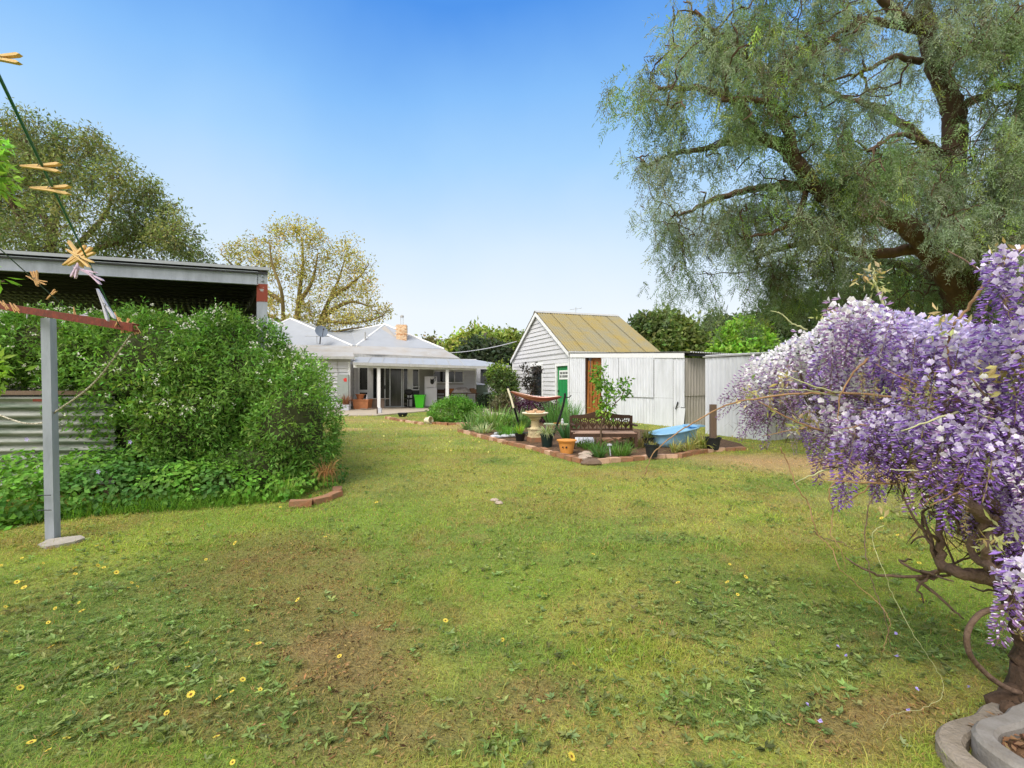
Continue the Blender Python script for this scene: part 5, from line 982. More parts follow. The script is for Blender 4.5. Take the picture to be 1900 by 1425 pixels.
tree('willow_like_tree', 'big olive green feathery tree behind the carport at the left', 'tree', base, lim, [(Q(x, y, rng.uniform(-1, 1)), rx * D / F, rx * D / F * .9, ry * D / F) for x, y, rx, ry in bl], srgb(138, 144, 90), 7400, 10, .15, .15, .048, ntw=1200, twr=(.03, .01), holes=-.24, hf=1.6, seed=32, depth=.35, v=.22, col2=srgb(112, 126, 86), amp=.3, droop=-.5)
# bright leaves at the left edge
D = 2.6; Q = lambda x, y, o=0: P(x, y, D + o); base = np.array(((-110 - CX) * D / F, D, 0))
tree('citrus_sapling', 'bright green broad-leaved sapling poking in at the left picture edge', 'sapling', base, [([base, Q(-100, 700), Q(-80, 500), Q(-50, 300)], .03, .01), ([Q(-90, 760), Q(-40, 710), Q(-5, 695)], .012, .004), ([Q(-85, 560), Q(-30, 530), Q(8, 522)], .01, .004), ([Q(-60, 350), Q(-20, 310), Q(5, 300)], .012, .004)],
     [(Q(-22, 285), .10, .10, .09), (Q(-22, 330), .12, .1, .09), (Q(-16, 690), .07, .08, .09), (Q(-60, 250), .12, .1, .1), (Q(-80, 500), .1, .1, .25), (Q(2, 521), .02, .02, .015), (Q(-60, 700), .12, .1, .12)], srgb(158, 192, 84), 190, 7, .022, .062, .02, ntw=60, twr=(.004, .002), seed=33, depth=.5, v=.15, amp=.1)

# ================================================================== HEDGE, ITS GROUND COVER, OLD IRON FENCE
hb = [(P(405, 745, 7.15), 1.38, 1.3, 1.12), (P(290, 700, 6.75), 1.12, 1.1, .92), (P(120, 648, 6.5), 1.0, .7, .50), (P(-40, 645, 6.4), 1.2, .7, .50), (P(540, 800, 6.75), .56, .8, .85), (P(330, 800, 6.5), 1.05, .75, .9), (P(400, 690, 7.3), 1.05, 1.0, .86), (P(-200, 645, 6.3), 1.1, .7, .5), (P(220, 615, 6.7), .5, .5, .24), (P(460, 880, 6.2), .75, .5, .46), (P(535, 720, 7.2), .5, .7, .5)]
hedge = thing('jasmine_hedge', 'huge rounded green hedge speckled with small white flowers', 'hedge', (*P(380, 700, 7)[:2], 0))
mb = MB()
for bq in hb: mb.ball(bq[0], bq[1] * .72, bq[2] * .72, bq[3] * .74, 16, 10, .06)
mb.build('inner_twigs', mat('hedge_twigs', srgb(62, 66, 40), 1.0, var=.3, scale=8), hedge)
crown('leaves', hb, 12500, 13, .055, .066, .022, srgb(102, 140, 60), hedge, seed=41, v=.26, depth=.07, amp=.13, col2=srgb(130, 166, 80), out=.7, droop=-.15, hue=.1)
c, d_ = blob_points(hb, 2600, 41, .02, .13); kf = (fnoise(c[:, 0], c[:, 2], 2.4, 5) > .44) & (c[:, 2] > .95) & (c[:, 0] < -2.6); c = c[kf] + d_[kf] * .10; n = len(c) * 6
pp = np.repeat(c, 6, 0) + rng.normal(0, .014, (n, 3)); put('white_flowers', pp, rdir(n), rdir(n), .024, .02, np.tile(srgb(232, 230, 218), (n, 1)), M['petal'], hedge, kind='stuff')
# upright shoots on the top
n = 160; c, d_ = blob_points(hb, 4000, 41, .02, .10); kf = d_[:, 2] > .55; c = c[kf][:n]; n = len(c); dd_ = norm(rng.normal(0, .4, (n, 3)) + (0, 0, 1.)); pos = np.concatenate([c + dd_ * k * .025 for k in range(9)]); n9 = len(pos)
put('shoots', pos, norm(np.tile(dd_, (9, 1)) * .6 + rdir(n9)), rdir(n9), .055, .018, jitter(srgb(98, 146, 58), n9, .2), M['leaf'], hedge)
# dry fern at its right foot
o = strappy('dry_fern', 'dry straw-brown fern hanging at the right foot of the hedge', 'plant', 604, 925, 120, .29, .008, srgb(136, 104, 66), .4, 5.0, r=.10, loc=(*G(606, 916)[:2], .24), v=.3); 
strappy('grass_clump', 'pale green grass tuft at the front foot of the hedge', 'plant', 528, 925, 70, .28, .01, srgb(150, 176, 88), .7, 1.0, r=.1)
gc = []
for i, x in enumerate(range(-200, 560, 55)):
    fy = np.interp(x, [-200, 0, 90, 250, 400, 545], [1010, 978, 965, 950, 940, 925]); f = G(x, fy); top = np.interp(x, [-200, 0, 150, 300, 450, 560], [.42, .42, .42, .40, .34, .22])
    gc += [(np.array((f[0], f[1] + .45, top * .15)), .5, .45, top * .95), (np.array((f[0] - .1, f[1] + .95, top * .3)), .55, .5, top * 1.15)]
for bq in (): pass
cc_, dd_ = blob_points(gc, 21000, 44, .06, .12); kf = cc_[:, 2] > -.02; cc_, dd_ = cc_[kf], dd_[kf]; n = len(cc_); nr = norm(dd_ + rng.normal(0, .45, (n, 3)) + (0, -.2, .5)); dr = norm(np.cross(nr, rdir(n)) + (0, 0, -.15)); tone = sstep(.4, .6, fnoise(cc_[:, 0], cc_[:, 2] + cc_[:, 1], 2.0, 3))[:, None]
cols = jitter(srgb(112, 160, 58), n, .22) * (1 - tone) + jitter(srgb(82, 126, 56), n, .2) * tone; LL = rng.uniform(.04, .085, n)
put('ground_cover', cc_, dr, nr, LL, LL * .62, cols, M['leaf'], None, kind='stuff', fold=.1)
n = 5200; x = rng.uniform(-200, 560, n); fy = np.interp(x, [-200, 0, 90, 250, 400, 545], [1010, 978, 965, 950, 940, 925]); bs = np.stack([G(a, b + rng.uniform(-14, 4)) for a, b in zip(x, fy)])
ribbons('long_grass', bs, rng.normal(0, .45, (n, 3)) + (0, 0, 1.), rng.uniform(.07, .22, n), .007, jitter(srgb(112, 152, 58), n, .2), M['grass'], droop=1.2, seg=3, kind='stuff')
vf = MB(); t_ = None
for k, (x, y) in enumerate(((183, 875), (242, 820), (50, 815))):
    b = MB(); q = P(x, y, [5.05, 5.35, 5.1][k])
    for j in range(5): a = j * 1.257; b.add([q, q + (.016 * math.cos(a - .4), -.003, .016 * math.sin(a - .4)), q + (.028 * math.cos(a), -.006, .028 * math.sin(a)), q + (.016 * math.cos(a + .4), -.003, .016 * math.sin(a + .4))], [(0, 1, 2, 3)])
    tag(b.build('periwinkle_flower', mat('violet_petal', srgb(176, 160, 224), .7) if k == 0 else bpy.data.materials['violet_petal']), ['pale violet flower low in the creeper beside the grey post', 'violet flower in the shade right of the grey post', 'small pale flower left of the grey post'][k], 'flower')
fe = thing('iron_fence', 'old corrugated iron fence panel laid sideways with flaking green and red paint', 'fence', (*P(60, 780, 5.75)[:2], 0))
a, b_ = P(-260, 732, 5.7), P(215, 732, 5.95); a[2] = b_[2] = 1.24; dv = norm(b_ - a); m_ = MB(); m_.corr((*a[:2], .15), np.array((0, 0, 1.)), dv, 1.07, np.linalg.norm(b_ - a), amp=.026, per=.105, nrm=(0, -1, 0), th=.004, seg=8); m_.build('iron_sheet', M['iron_green'], fe, smooth=False)
m_ = MB(); m_.box(a + (0, -.045, -.0), b_ - a, (0, .05, 0), (0, 0, .05)); m_.build('top_rail', M['timber'], fe)
m_ = MB(); m_.box(P(62, 745, 5.72), P(85, 745, 5.74) - P(62, 745, 5.72), (0, -.01, 0), (0, 0, .03)); m_.build('red_paint_patch', M['rust'], fe)
for x in (-120, 190): m_ = MB(); q = P(x, 735, 5.9); m_.cbox(q[0], q[1] + .1, 0, .08, .08, 1.22); m_.build('fence_post', M['timber'], fe)

# ================================================================== CLOTHESLINE
pb = G(98.5, 1000); cl = thing('clothesline', 'grey steel clothesline post with rusty red crossarm', 'clothesline', pb)
pt_ = P(90, 591, pb[1]); m_ = MB(); wv = .074; V = []
for q, s in ((pb + (0, 0, -.05), 1), (pt_, 1)):
    for x, y in ((-.5, -.5), (.5, -.5), (.5, .5), (-.5, .5)): V.append(q + np.array((x * wv * math.cos(.12) - y * wv * math.sin(.12), x * wv * math.sin(.12) + y * wv * math.cos(.12), 0)))
m_.add(V, [(3, 2, 1, 0), (4, 5, 6, 7), (0, 1, 5, 4), (1, 2, 6, 5), (2, 3, 7, 6), (3, 0, 4, 7)]); m_.build('post', M['galv'], cl)
m_ = MB()
for zz_ in (.27, .40):
    q = pb + (pt_ - pb) * (zz_ / 1.95); m_.tube([q + (-.062, -.072, 0), q + (-.01, -.075, .004), q + (.055, -.07, .003)], .004, 5)
m_.build('wire_tie', M['steel_dark_shade'], cl)
AL, AR = P(-70, 556, 4.95), P(258, 609, 3.45); dA = norm(AR - AL); m_ = MB(); up = np.array((0, 0, 1.)); sd2 = norm(np.cross(dA, up)); hA = .056
m_.box(AL + sd2 * .0 - up * hA / 2, AR - AL, sd2 * .035, up * .012); m_.box(AL + sd2 * .035 - up * hA / 2, AR - AL, sd2 * .006, up * hA); m_.box(AL - up * (hA / 2 - .006) + up * (hA - .018), AR - AL, sd2 * .034, up * .012); arm = m_.build('crossarm', M['rust'], cl)
m_ = MB(); q = P(86, 579, 4.12); m_.ball(q + sd2 * .03, .014, .014, .014, 8, 6); m_.build('bolt', M['galv'], arm)
m_ = MB(); V = [G(x, y, .02) for x, y in ((70, 1010), (90, 1000), (120, 996), (150, 993), (158, 997), (140, 1004), (110, 1010), (85, 1014))]; m_.prism(V, (0, 0, -.06)); m_.build('footing', M['concrete'], cl)
def wire_pts(a, da, b, db, ext=.0): A, B_ = P(*a, da), P(*b, db); return A + (A - B_) * ext, B_
W0, W1 = P(0, 145, 1.0), P(222, 606, 3.5); m_ = MB(); m_.tube([W0 + (W0 - W1) * 1.2, W0, W1], .0035, 6); m_.build('line', M['wire'], cl)
X0, X1 = P(0, 462, 2.7), P(122, 572, 4.1); m_ = MB(); m_.tube([X0 + (X0 - X1) * 1.4, X0, X1], .0032, 6); m_.build('line', M['wire_grey'], cl)
m_ = MB(); rp_ = smoothpath([AR + (-.05, 0, -.04), P(175, 710, 3.8), P(112, 758, 4.18), P(104, 763, 4.3), P(85, 782, 4.35), P(55, 786, 4.4), P(20, 778, 4.5), P(-60, 745, 4.6)], 8); m_.tube(rp_, .0075, 6); m_.build('rope', M['rope'], cl)
# pegs
def make_peg(m, label, cat='clothes peg'):
    t_ = thing('clothes_peg', label, cat, (0, 0, 0))
    for s in (-1, 1):
        b = MB(); b.prism([(-.5, -.055, s * .012), (.0, -.055, s * .055), (.42, -.055, s * .125), (.5, -.055, s * .10), (.42, -.055, s * .055), (.0, -.055, s * .006), (-.45, -.055, s * .004)], (0, .11, 0)); b.build('peg_half', M[m], t_, local=True)
    b = MB(); a = np.linspace(0, 6 * math.pi, 30); b.tube(np.stack([.05 * np.cos(a) + .02, np.linspace(-.075, .075, 30), .05 * np.sin(a)], 1), .009, 5); b.build('spring', M['spring'], t_, local=True)
    return t_
pk = {'w': make_peg('wood_peg', 'x'), 'v': make_peg('wood_peg2', 'x'), 'p': make_peg('plastic_peg', 'x'), 'k': make_peg('pink_peg', 'x')}; used_p = set()
def on_wire(py):
    k = 0; a, b = 1 / 1.0, 1 / 3.5; t_ = (py - 145) / (606 - 145); return 1 / (a + (b - a) * t_)
def peg(kind, x, y, ang, lenpx, d, label, group=None, yaw=0.0):
    s = lenpx * d / F; o = pk[kind]; loc = P(x, y, d)
    if kind in used_p: o = dup(o, loc, (0, -R(ang), yaw), s)
    else: o.location = tuple(loc); o.rotation_euler = (0, -R(ang), yaw); o.scale = (s,) * 3; used_p.add(kind)
    o['label'] = label
    if group: o['group'] = group
    elif 'group' in o: del o['group']
peg('w', 0, 108, -2, 78, .97, 'wooden peg at the upper left picture edge')
peg('w', 76, 310, 182, 74, on_wire(312) - .01, 'upper of the two level wooden pegs halfway up the green line', yaw=math.pi)
peg('w', 94, 351, -3, 74, on_wire(350) - .01, 'lower of the two level wooden pegs halfway up the green line')
gk = 'wooden pegs bunched on the green line'
for x, y, a_ in ((145, 470, -48), (150, 478, 32), (140, 476, 36), (147, 477, -32), (143, 470, -58)): peg('w', x, y, a_, 56, on_wire(475) + rng.uniform(-.04, .04), 'wooden peg in the star-shaped bunch on the green line', gk)
for x, y, a_, l_ in ((143, 496, 250, 42), (158, 503, -20, 46), (172, 512, -35, 44)): peg('k', x, y, a_, l_, on_wire(500) + rng.uniform(-.03, .03), 'pale pink plastic peg just below the star-shaped bunch', 'pale pink pegs on the green line')
peg('p', 194, 565, -68, 62, on_wire(566), 'large white plastic peg at the lower end of the green line', yaw=.2)
for x, y, a_ in ((64, 516, -60), (62, 518, -25), (68, 517, 100), (72, 521, -18)): peg('v', x, y, a_, 30, 3.25, 'wooden peg in the bunch on the thin grey line', 'wooden pegs bunched on the thin line')
peg('v', 95, 547, 45, 25, 3.7, 'single slanting wooden peg on the thin grey line')
for i, (x, y, a_, l_) in enumerate(((3, 562, -40, 18), (24, 570, -55, 22), (32, 572, -50, 22), (10, 566, -60, 20), (48, 575, 15, 20))): peg('v', x, y, a_, l_, 4.25, 'wooden peg on the left end of the rusty crossarm', 'wooden pegs at the left of the crossarm')
peg('p', 51, 583, 80, 16, 4.2, 'white plastic peg hanging under the left end of the crossarm')
peg('v', 138, 578, -80, 18, 3.85, 'wooden peg standing on the crossarm right of the post')
peg('p', 153, 585, 10, 22, 3.8, 'upper white plastic peg on the crossarm right of the post'); peg('p', 166, 595, 15, 22, 3.75, 'lower white plastic peg on the crossarm right of the post')
for x, y, a_ in ((216, 588, -70), (218, 598, 60), (228, 600, -50), (232, 604, 40), (238, 608, -30), (244, 607, 60), (226, 608, -80), (248, 612, -60), (255, 610, -65), (236, 600, 70), (242, 614, 20)): peg('v', x, y, a_, 20, 3.5, 'wooden peg in the cluster at the right tip of the crossarm', 'wooden pegs clustered at the crossarm tip')

# ================================================================== GRASS, WEEDS, DAISIES
bp2 = [(p[0], p[1]) for p in bedpoly]; pp2 = [(q[0], q[1]) for q in pa]
def scatter(n, d0, d1, pw=1.0):
    u = rng.random(n); y = (d0 ** (2 - pw) + u * (d1 ** (2 - pw) - d0 ** (2 - pw))) ** (1 / (2 - pw)); x = rng.uniform(-1.16, 1.16, n) * y + rng.uniform(-.4, .4, n)
    k = ~inpoly(x, y, bp2) & ~inpoly(x, y, pp2); s = np.clip((sum(kk * ell(x, y, px, py, rx, ry, .4) for px, py, rx, ry, kk in SAND + BROWN)), 0, 1); k &= rng.random(n) > s * .72
    return x[k], y[k]
def grass(n, d0, d1, L, W, pw, lean, tall=1.0):
    x, y = scatter(n, d0, d1, pw); n = len(x); z = relief(x, y); base = np.stack([x, y, z - .004], 1); a = rng.uniform(0, 6.28, n); l_ = lean * rng.random(n) ** .6
    d = np.stack([np.cos(a) * l_, np.sin(a) * l_, np.full(n, 1.0)], 1); c = lawn(x, y) * rng.uniform(.8, 1.6, (n, 1)) * (1 + rng.normal(0, .08, (n, 3))); dry = rng.random(n) < .15; c[dry] = jitter(srgb(178, 152, 100), dry.sum(), .15)
    hfac = 1 + .9 * sum(ell(x, y, *q, .6) for q in LUSH[3:4]); return base, d, L * rng.uniform(.5, 1.25, n) * hfac * (.55 + .9 * fnoise(x, y, 3.2, 21)), W, np.clip(c, .01, 1)
P1 = grass(190000, 1.55, 4.2, .034, .0036, .9, 2.2); P2 = grass(170000, 4.0, 10, .042, .007, .9, 1.6); P3 = grass(90000, 9.5, 22, .05, .015, .9, 1.0)
ba = np.concatenate([p[0] for p in (P1, P2, P3)]); da = np.concatenate([p[1] for p in (P1, P2, P3)]); la = np.concatenate([p[2] for p in (P1, P2, P3)]); wa = np.concatenate([np.full(len(p[0]), p[3]) for p in (P1, P2, P3)]); ca = np.concatenate([p[4] for p in (P1, P2, P3)])
ribbons('grass', ba, da, la, wa, ca, M['grass'], droop=.9, seg=2, kind='stuff')
x, y = scatter(34000, 1.55, 9, .9); k = .42 * np.clip(sum(ell(x, y, *q, .9) for q in WEED), 0, 1) + .25 * sstep(.5, .62, fnoise(x, y, 1.6, 12)) + .03; kf = rng.random(len(x)) < k; x, y = x[kf], y[kf]; n0 = len(x); nl = 6
a = rng.uniform(0, 6.28, (n0, nl)).ravel(); X = np.repeat(x, nl); Y = np.repeat(y, nl); sz = np.repeat(rng.uniform(.5, 1.25, n0), nl); n = len(a); pos = np.stack([X, Y, relief(X, Y) + rng.uniform(.002, .02, n)], 1); d = np.stack([np.cos(a), np.sin(a), rng.uniform(.02, .55, n)], 1)
cw = np.repeat(jitter(srgb(128, 144, 84), n0, .26, .09), nl, 0) * rng.uniform(.8, 1.25, (n, 1)); put('broadleaf_weeds', pos, d, norm(rng.normal(0, .35, (n, 3)) + (0, 0, 1.)), .034 * sz * rng.uniform(.5, 1.3, n), .013 * sz * rng.uniform(.6, 1.4, n), cw, M['leaf'], None, kind='stuff', fold=.2)
u_ = []
for px, py, rx, ry, kk in BROWN:
    c_ = G(px, py); m_n = int(3000 * rx * ry / .2 * kk) if c_[1] < 6 else 300; m_n = min(m_n, 9000); r_ = np.sqrt(rng.random(m_n)) * 1.25; a_ = rng.uniform(0, 6.28, m_n); u_.append(np.stack([c_[0] + rx * r_ * np.cos(a_), c_[1] + ry * r_ * np.sin(a_)], 1))
u_ = np.concatenate(u_); u_ = u_[(u_[:, 1] > 1.5) & (fnoise(u_[:, 0], u_[:, 1], 6, 31) + rng.normal(0, .12, len(u_)) > .46)]; n = len(u_); tcol = np.where((rng.random(n) < .3)[:, None], jitter(srgb(84, 66, 46), n, .25), jitter(srgb(166, 138, 96), n, .22))
put('dry_litter', np.stack([u_[:, 0], u_[:, 1], relief(u_[:, 0], u_[:, 1]) + rng.uniform(0, .018, n)], 1), rdir(n) * (1, 1, .35), norm(rng.normal(0, .5, (n, 3)) + (0, 0, 1.)), rng.uniform(.012, .034, n), rng.uniform(.003, .011, n), tcol, M['grass'], None, kind='stuff', fold=.25)
x, y = scatter(9000, 1.55, 8, .9); kf = fnoise(x, y, 2.4, 41) > .5; x, y = x[kf], y[kf]; n = len(x); ribbons('grass_tufts', np.stack([x, y, relief(x, y)], 1), rng.normal(0, .5, (n, 3)) + (0, 0, 1.), rng.uniform(.05, .095, n), .004, lawn(x, y) * rng.uniform(1.0, 1.6, (n, 1)), M['grass'], droop=1.6, seg=3, kind='stuff')
x, y = scatter(1500, 9, 24, .6); n = len(x); q = np.stack([x, y, np.full(n, .04)], 1); put('clover_flowers', q, rdir(n, 1), rdir(n), .05, .05, jitter(srgb(222, 214, 130), n, .1), M['petal'], None, kind='stuff')
DA = [(25, 1049), (41, 1041), (2, 1053), (62, 1054), (77, 1050), (141, 1061), (136, 1073), (130, 1027), (182, 1020), (213, 1023), (189, 1003), (235, 1048), (214, 1067), (174, 1056), (194, 1060), (240, 1087), (249, 1094), (236, 1098), (32, 1086), (42, 1086), (50, 1098), (328, 1057), (383, 1042), (393, 1033), (445, 1012), (454, 1049), (464, 1076), (451, 1084), (151, 1121), (6, 1132), (107, 1132), (63, 1143), (157, 1144), (92, 1160), (4, 1179), (102, 1212), (195, 1236), (226, 1245), (349, 1202), (410, 1206), (407, 1236), (453, 1182), (480, 1207), (346, 1250), (446, 1271), (480, 1285), (433, 1292), (411, 1306), (357, 1299), (208, 1297), (313, 1328), (30, 1286), (107, 1375), (56, 1396), (102, 1390), (116, 1389), (93, 1405), (402, 1384), (434, 1420), (405, 955), (520, 945), (604, 1004), (815, 1033), (1099, 1037), (1148, 1016), (1353, 1051), (1378, 1076), (1356, 1089), (1262, 1091), (1367, 1107), (835, 1156), (824, 1160), (632, 1227), (1060, 1240), (1048, 1414), (1478, 962), (1640, 968), (1660, 975), (1690, 1060), (1705, 1052), (1711, 1123), (1761, 1170), (1775, 1181), (1875, 1168), (1888, 1170), (1668, 998), (1685, 1000), (95, 955), (1210, 980), (760, 965), (990, 920), (700, 940), (560, 1120), (1010, 1110), (930, 1190)]
def make_daisy():
    t_ = thing('capeweed_daisy', 'small yellow daisy with dark centre growing in the lawn', 'daisy', (0, 0, 0), 'yellow daisies dotted over the lawn'); n = 13; a = np.arange(n) * 2 * math.pi / n
    d = np.stack([np.cos(a), np.sin(a), np.full(n, .12)], 1); b = d * .004; cols = np.tile(srgb(238, 214, 92), (n, 1)); link('petals', leaf_mesh('petals', b + (0, 0, .045), d, np.tile((0, 0, 1.), (n, 1)), .017, .0075, cols, M['petal'], .1, .6), t_)
    m_ = MB(); m_.ball((0, 0, .046), .0062, .0062, .003, 8, 5); m_.build('centre', mat('daisy_centre', srgb(120, 84, 30), .9), t_, local=True); m_ = MB(); m_.tube([(0, 0, -.01), (.003, 0, .045)], .0012, 5); m_.build('stem', mat('daisy_stem', srgb(110, 130, 70), .8), t_, local=True); return t_
d0 = make_daisy()
for i, (x, y) in enumerate(DA):
    q = G(x, y); s = rng.uniform(.5, .9) * (1.0 if q[1] < 4 else 1.25); r_ = (R(rng.normal(10, 24)), R(rng.normal(0, 24)), rng.uniform(0, 6))
    if i == 0: d0.location = tuple(q); d0.rotation_euler = r_; d0.scale = (s,) * 3
    else: dup(d0, q, r_, s)
fpm = None
for i, (x, y) in enumerate(((1555, 1213), (1662, 1188), (1664, 1231), (1685, 1334), (1798, 1290), (1498, 1324), (1522, 1355), (1702, 1294), (1570, 1230))):
    q = G(x, y); b = MB(); s = .011; b.add([(-s, 0, 0), (0, -s * .7, .002), (s, 0, .005), (0, s * .7, .002)], [(0, 1, 2, 3)]); b.add([(-s * .6, s * .3, .004), (0, -s * .2, .010), (s * .7, s * .2, .008), (0, s * .9, .006)], [(0, 1, 2, 3)]); o = b.build('fallen_petal', bpy.data.materials['violet_petal'], local=True, label='violet wisteria petal fallen on the lawn', cat='petal', group='fallen wisteria petals'); o.location = (q[0], q[1], .035); o.rotation_euler = (R(rng.uniform(0, 40)), 0, rng.uniform(0, 6))
for k, (x, y) in enumerate(((918, 931), (925, 936))):
    b = MB(); q = G(x, y); b.ball(q + (0, 0, .02), .05, .03, .02, 8, 5, .2); tag(b.build('pale_chip', M['rock']), ['pale chip of wood lying in the middle of the lawn', 'second pale chip just right of the first in mid lawn'][k], 'wood chip')
# ================================================================== PEPPER TREE
TD = 9.0; Q = lambda x, y, o=0: P(x, y, TD + o); base = np.array(((1800 - CX) * TD / F, TD + .3, 0))
pep = thing('pepper_tree', 'huge weeping pepper tree with brown limbs and drooping feathery foliage', 'tree', base)
L0 = [([base, Q(1798, 640), Q(1790, 560), Q(1775, 480, -.1), Q(1760, 400, -.2), Q(1762, 320, -.3)], .42, .22),
      ([Q(1762, 340, -.3), Q(1772, 240, -.4), Q(1765, 190, -.5), Q(1735, 120, -.6), Q(1718, 50, -.7), Q(1708, -60, -.8)], .20, .11),
      ([Q(1788, 560, -.1), Q(1730, 470, -.4), Q(1690, 425, -.8), Q(1640, 400, -1.0), Q(1590, 395, -1.2), Q(1520, 350, -1.4), Q(1475, 300, -1.5)], .20, .10),
      ([Q(1475, 300, -1.5), Q(1450, 268, -1.5), Q(1405, 252, -1.6), Q(1385, 215, -1.6), Q(1350, 180, -1.7), Q(1290, 165, -1.8), Q(1225, 165, -1.9)], .11, .03),
      ([Q(1455, 272, -1.5), Q(1415, 262, -1.3), Q(1360, 262, -1.3), Q(1310, 276, -1.3), Q(1250, 285, -1.3), Q(1200, 310, -1.2)], .08, .02),
      ([Q(1475, 300, -1.5), Q(1460, 240, -1.7), Q(1435, 200, -1.9), Q(1400, 185, -2.1), Q(1340, 185, -2.2)], .09, .03),
      ([Q(1435, 205, -1.9), Q(1400, 120, -1.8), Q(1330, 60, -1.8), Q(1290, 20, -1.9)], .06, .02), ([Q(1350, 180, -1.7), Q(1335, 110, -1.7), Q(1300, 60, -1.8)], .035, .015),
      ([Q(1640, 400, -1.0), Q(1560, 350, -.6), Q(1480, 345, -.3), Q(1400, 350, 0), Q(1330, 370, .2), Q(1260, 400, .3)], .12, .03),
      ([Q(1720, 60, -.7), Q(1670, 35, -1.0), Q(1640, 0, -1.2), Q(1600, -60, -1.3)], .10, .06), ([Q(1690, 55, -.8), Q(1610, 35, -1.2), Q(1560, 60, -1.5), Q(1500, 110, -1.7), Q(1470, 160, -1.8)], .06, .02),
      ([Q(1740, 130, -.6), Q(1780, 95, -.9), Q(1840, 90, -1.1), Q(1900, 60, -1.2)], .08, .04), ([Q(1768, 200, -.5), Q(1820, 180, -.8), Q(1860, 160, -1.0), Q(1930, 170, -1.1)], .08, .04),
      ([Q(1708, 115, -.6), Q(1660, 105, -.9), Q(1610, 130, -1.2), Q(1540, 150, -1.4)], .05, .015), ([Q(1766, 330, -.3), Q(1700, 250, .2), Q(1620, 200, .5), Q(1560, 180, .8), Q(1500, 150, 1.0)], .09, .03),
      ([Q(1775, 480, 0), Q(1840, 400, -.3), Q(1870, 330, -.4), Q(1890, 220, -.5), Q(1910, 120, -.5)], .16, .07), ([Q(1720, 460, -.4), Q(1600, 470, -.2), Q(1520, 450, .2), Q(1450, 460, .5), Q(1400, 480, .7)], .1, .03),
      ([Q(1785, 540, .2), Q(1700, 500, 1.2), Q(1600, 480, 1.8), Q(1500, 490, 2.2)], .12, .03), ([Q(1768, 300, -.2), Q(1730, 270, -.8), Q(1670, 250, -1.3), Q(1610, 280, -1.8)], .06, .02), ([Q(1500, 340, -1.3), Q(1480, 400, -1.4), Q(1440, 430, -1.4), Q(1390, 440, -1.3)], .05, .015)]
mb = MB(); paths = []
for pts, ra, rb in L0:
    p = smoothpath(pts, 6, .012); paths.append(p); r_ = np.linspace(ra, rb, len(p)) * (1 + rng.normal(0, .05, len(p))); mb.tube(p, r_, 10)
mb.build('trunk', M['bark_pepper'], pep, smooth=True)
# crown volumes: (px, py, rx, ry, depth offset, weight)
PBL = [(1290, 30, 60, 50, -1.8, .8), (1260, 110, 50, 40, -1.8, .6), (1200, 150, 60, 34, -1.9, .5), (1160, 175, 36, 22, -1.9, .25), (1230, 200, 60, 45, -1.7, .6), (1330, 110, 70, 60, -1.8, 1.0), (1400, 60, 80, 70, -1.6, 1.1), (1440, 150, 70, 70, -1.8, 1.1), (1390, 210, 60, 50, -1.8, .9),
       (1190, 300, 34, 26, -1.2, .35), (1230, 310, 50, 40, -1.2, .6), (1290, 300, 50, 40, -1.2, .5), (1340, 290, 50, 34, -1.2, .4), (1220, 385, 40, 34, .2, .5), (1270, 420, 60, 50, .3, .8), (1340, 400, 70, 50, .2, 1.1), (1260, 490, 40, 50, .4, .5), (1240, 540, 22, 30, .4, .2), (1310, 540, 40, 50, .5, .4), (1390, 420, 60, 60, -.8, 1.2),
       (1430, 500, 60, 70, .6, 1.4), (1470, 560, 60, 40, .8, .9), (1440, 360, 60, 50, -1.0, 1.0), (1530, 260, 60, 60, -1.5, .8), (1500, 90, 80, 80, -1.6, .8), (1560, 60, 70, 60, -1.4, .5), (1540, 180, 70, 50, -1.4, .35), (1620, 200, 70, 60, -.8, .35), (1580, 320, 80, 50, -1.6, 1.5), (1640, 300, 70, 60, -1.6, 1.5),
       (1530, 400, 80, 60, -1.2, 1.4), (1520, 480, 80, 60, .4, 1.5), (1600, 400, 70, 50, .9, .7), (1620, 500, 80, 60, 1.2, 1.0), (1700, 360, 70, 70, .8, 1.1), (1700, 470, 60, 60, 1.0, .6), (1690, 280, 60, 40, .2, .7), (1600, 20, 70, 30, -1.2, .6), (1680, 120, 60, 60, .6, .5),
       (1660, 20, 60, 30, -1.0, .5), (1760, 60, 70, 60, -.9, .7), (1830, 60, 70, 80, -1.2, 1.2), (1890, 60, 60, 90, -1.3, 1.2), (1800, 180, 40, 40, -.6, .4), (1870, 220, 60, 80, -1.2, 1.4), (1850, 330, 70, 70, -1.0, 1.5), (1770, 380, 60, 60, -1.0, 1.1), (1820, 430, 80, 60, -1.0, 1.5), (1890, 430, 60, 90, -1.2, 1.4), (1870, 540, 70, 60, -.6, 1.2), (1720, 540, 60, 50, .6, .6), (1640, 560, 60, 40, 1.0, .7), (1560, 560, 60, 50, .9, .8), (1760, 300, 40, 40, -.9, .6),
       (1960, 200, 60, 200, -1, 1.2), (1950, 460, 60, 120, -1, 1.0), (1500, -60, 150, 50, -1.5, 1.2), (1750, -60, 150, 50, -1, 1.2), (1410, 590, 34, 30, .8, .35)]
wts = np.array([b[5] * (b[2] * b[3]) ** .8 for b in PBL]); NA = 2350; idx = rng.choice(len(PBL), NA, p=wts / wts.sum()); pb_ = np.array(PBL, float)[idx]
dep = TD + pb_[:, 4] + rng.normal(0, .4, NA); r_ = rng.normal(0, .46, (NA, 2)); ax = np.clip(r_[:, 0], -1.15, 1.15) * pb_[:, 2] + pb_[:, 0]; ay = np.clip(r_[:, 1], -1.1, 1.1) * pb_[:, 3] + pb_[:, 1] - 8
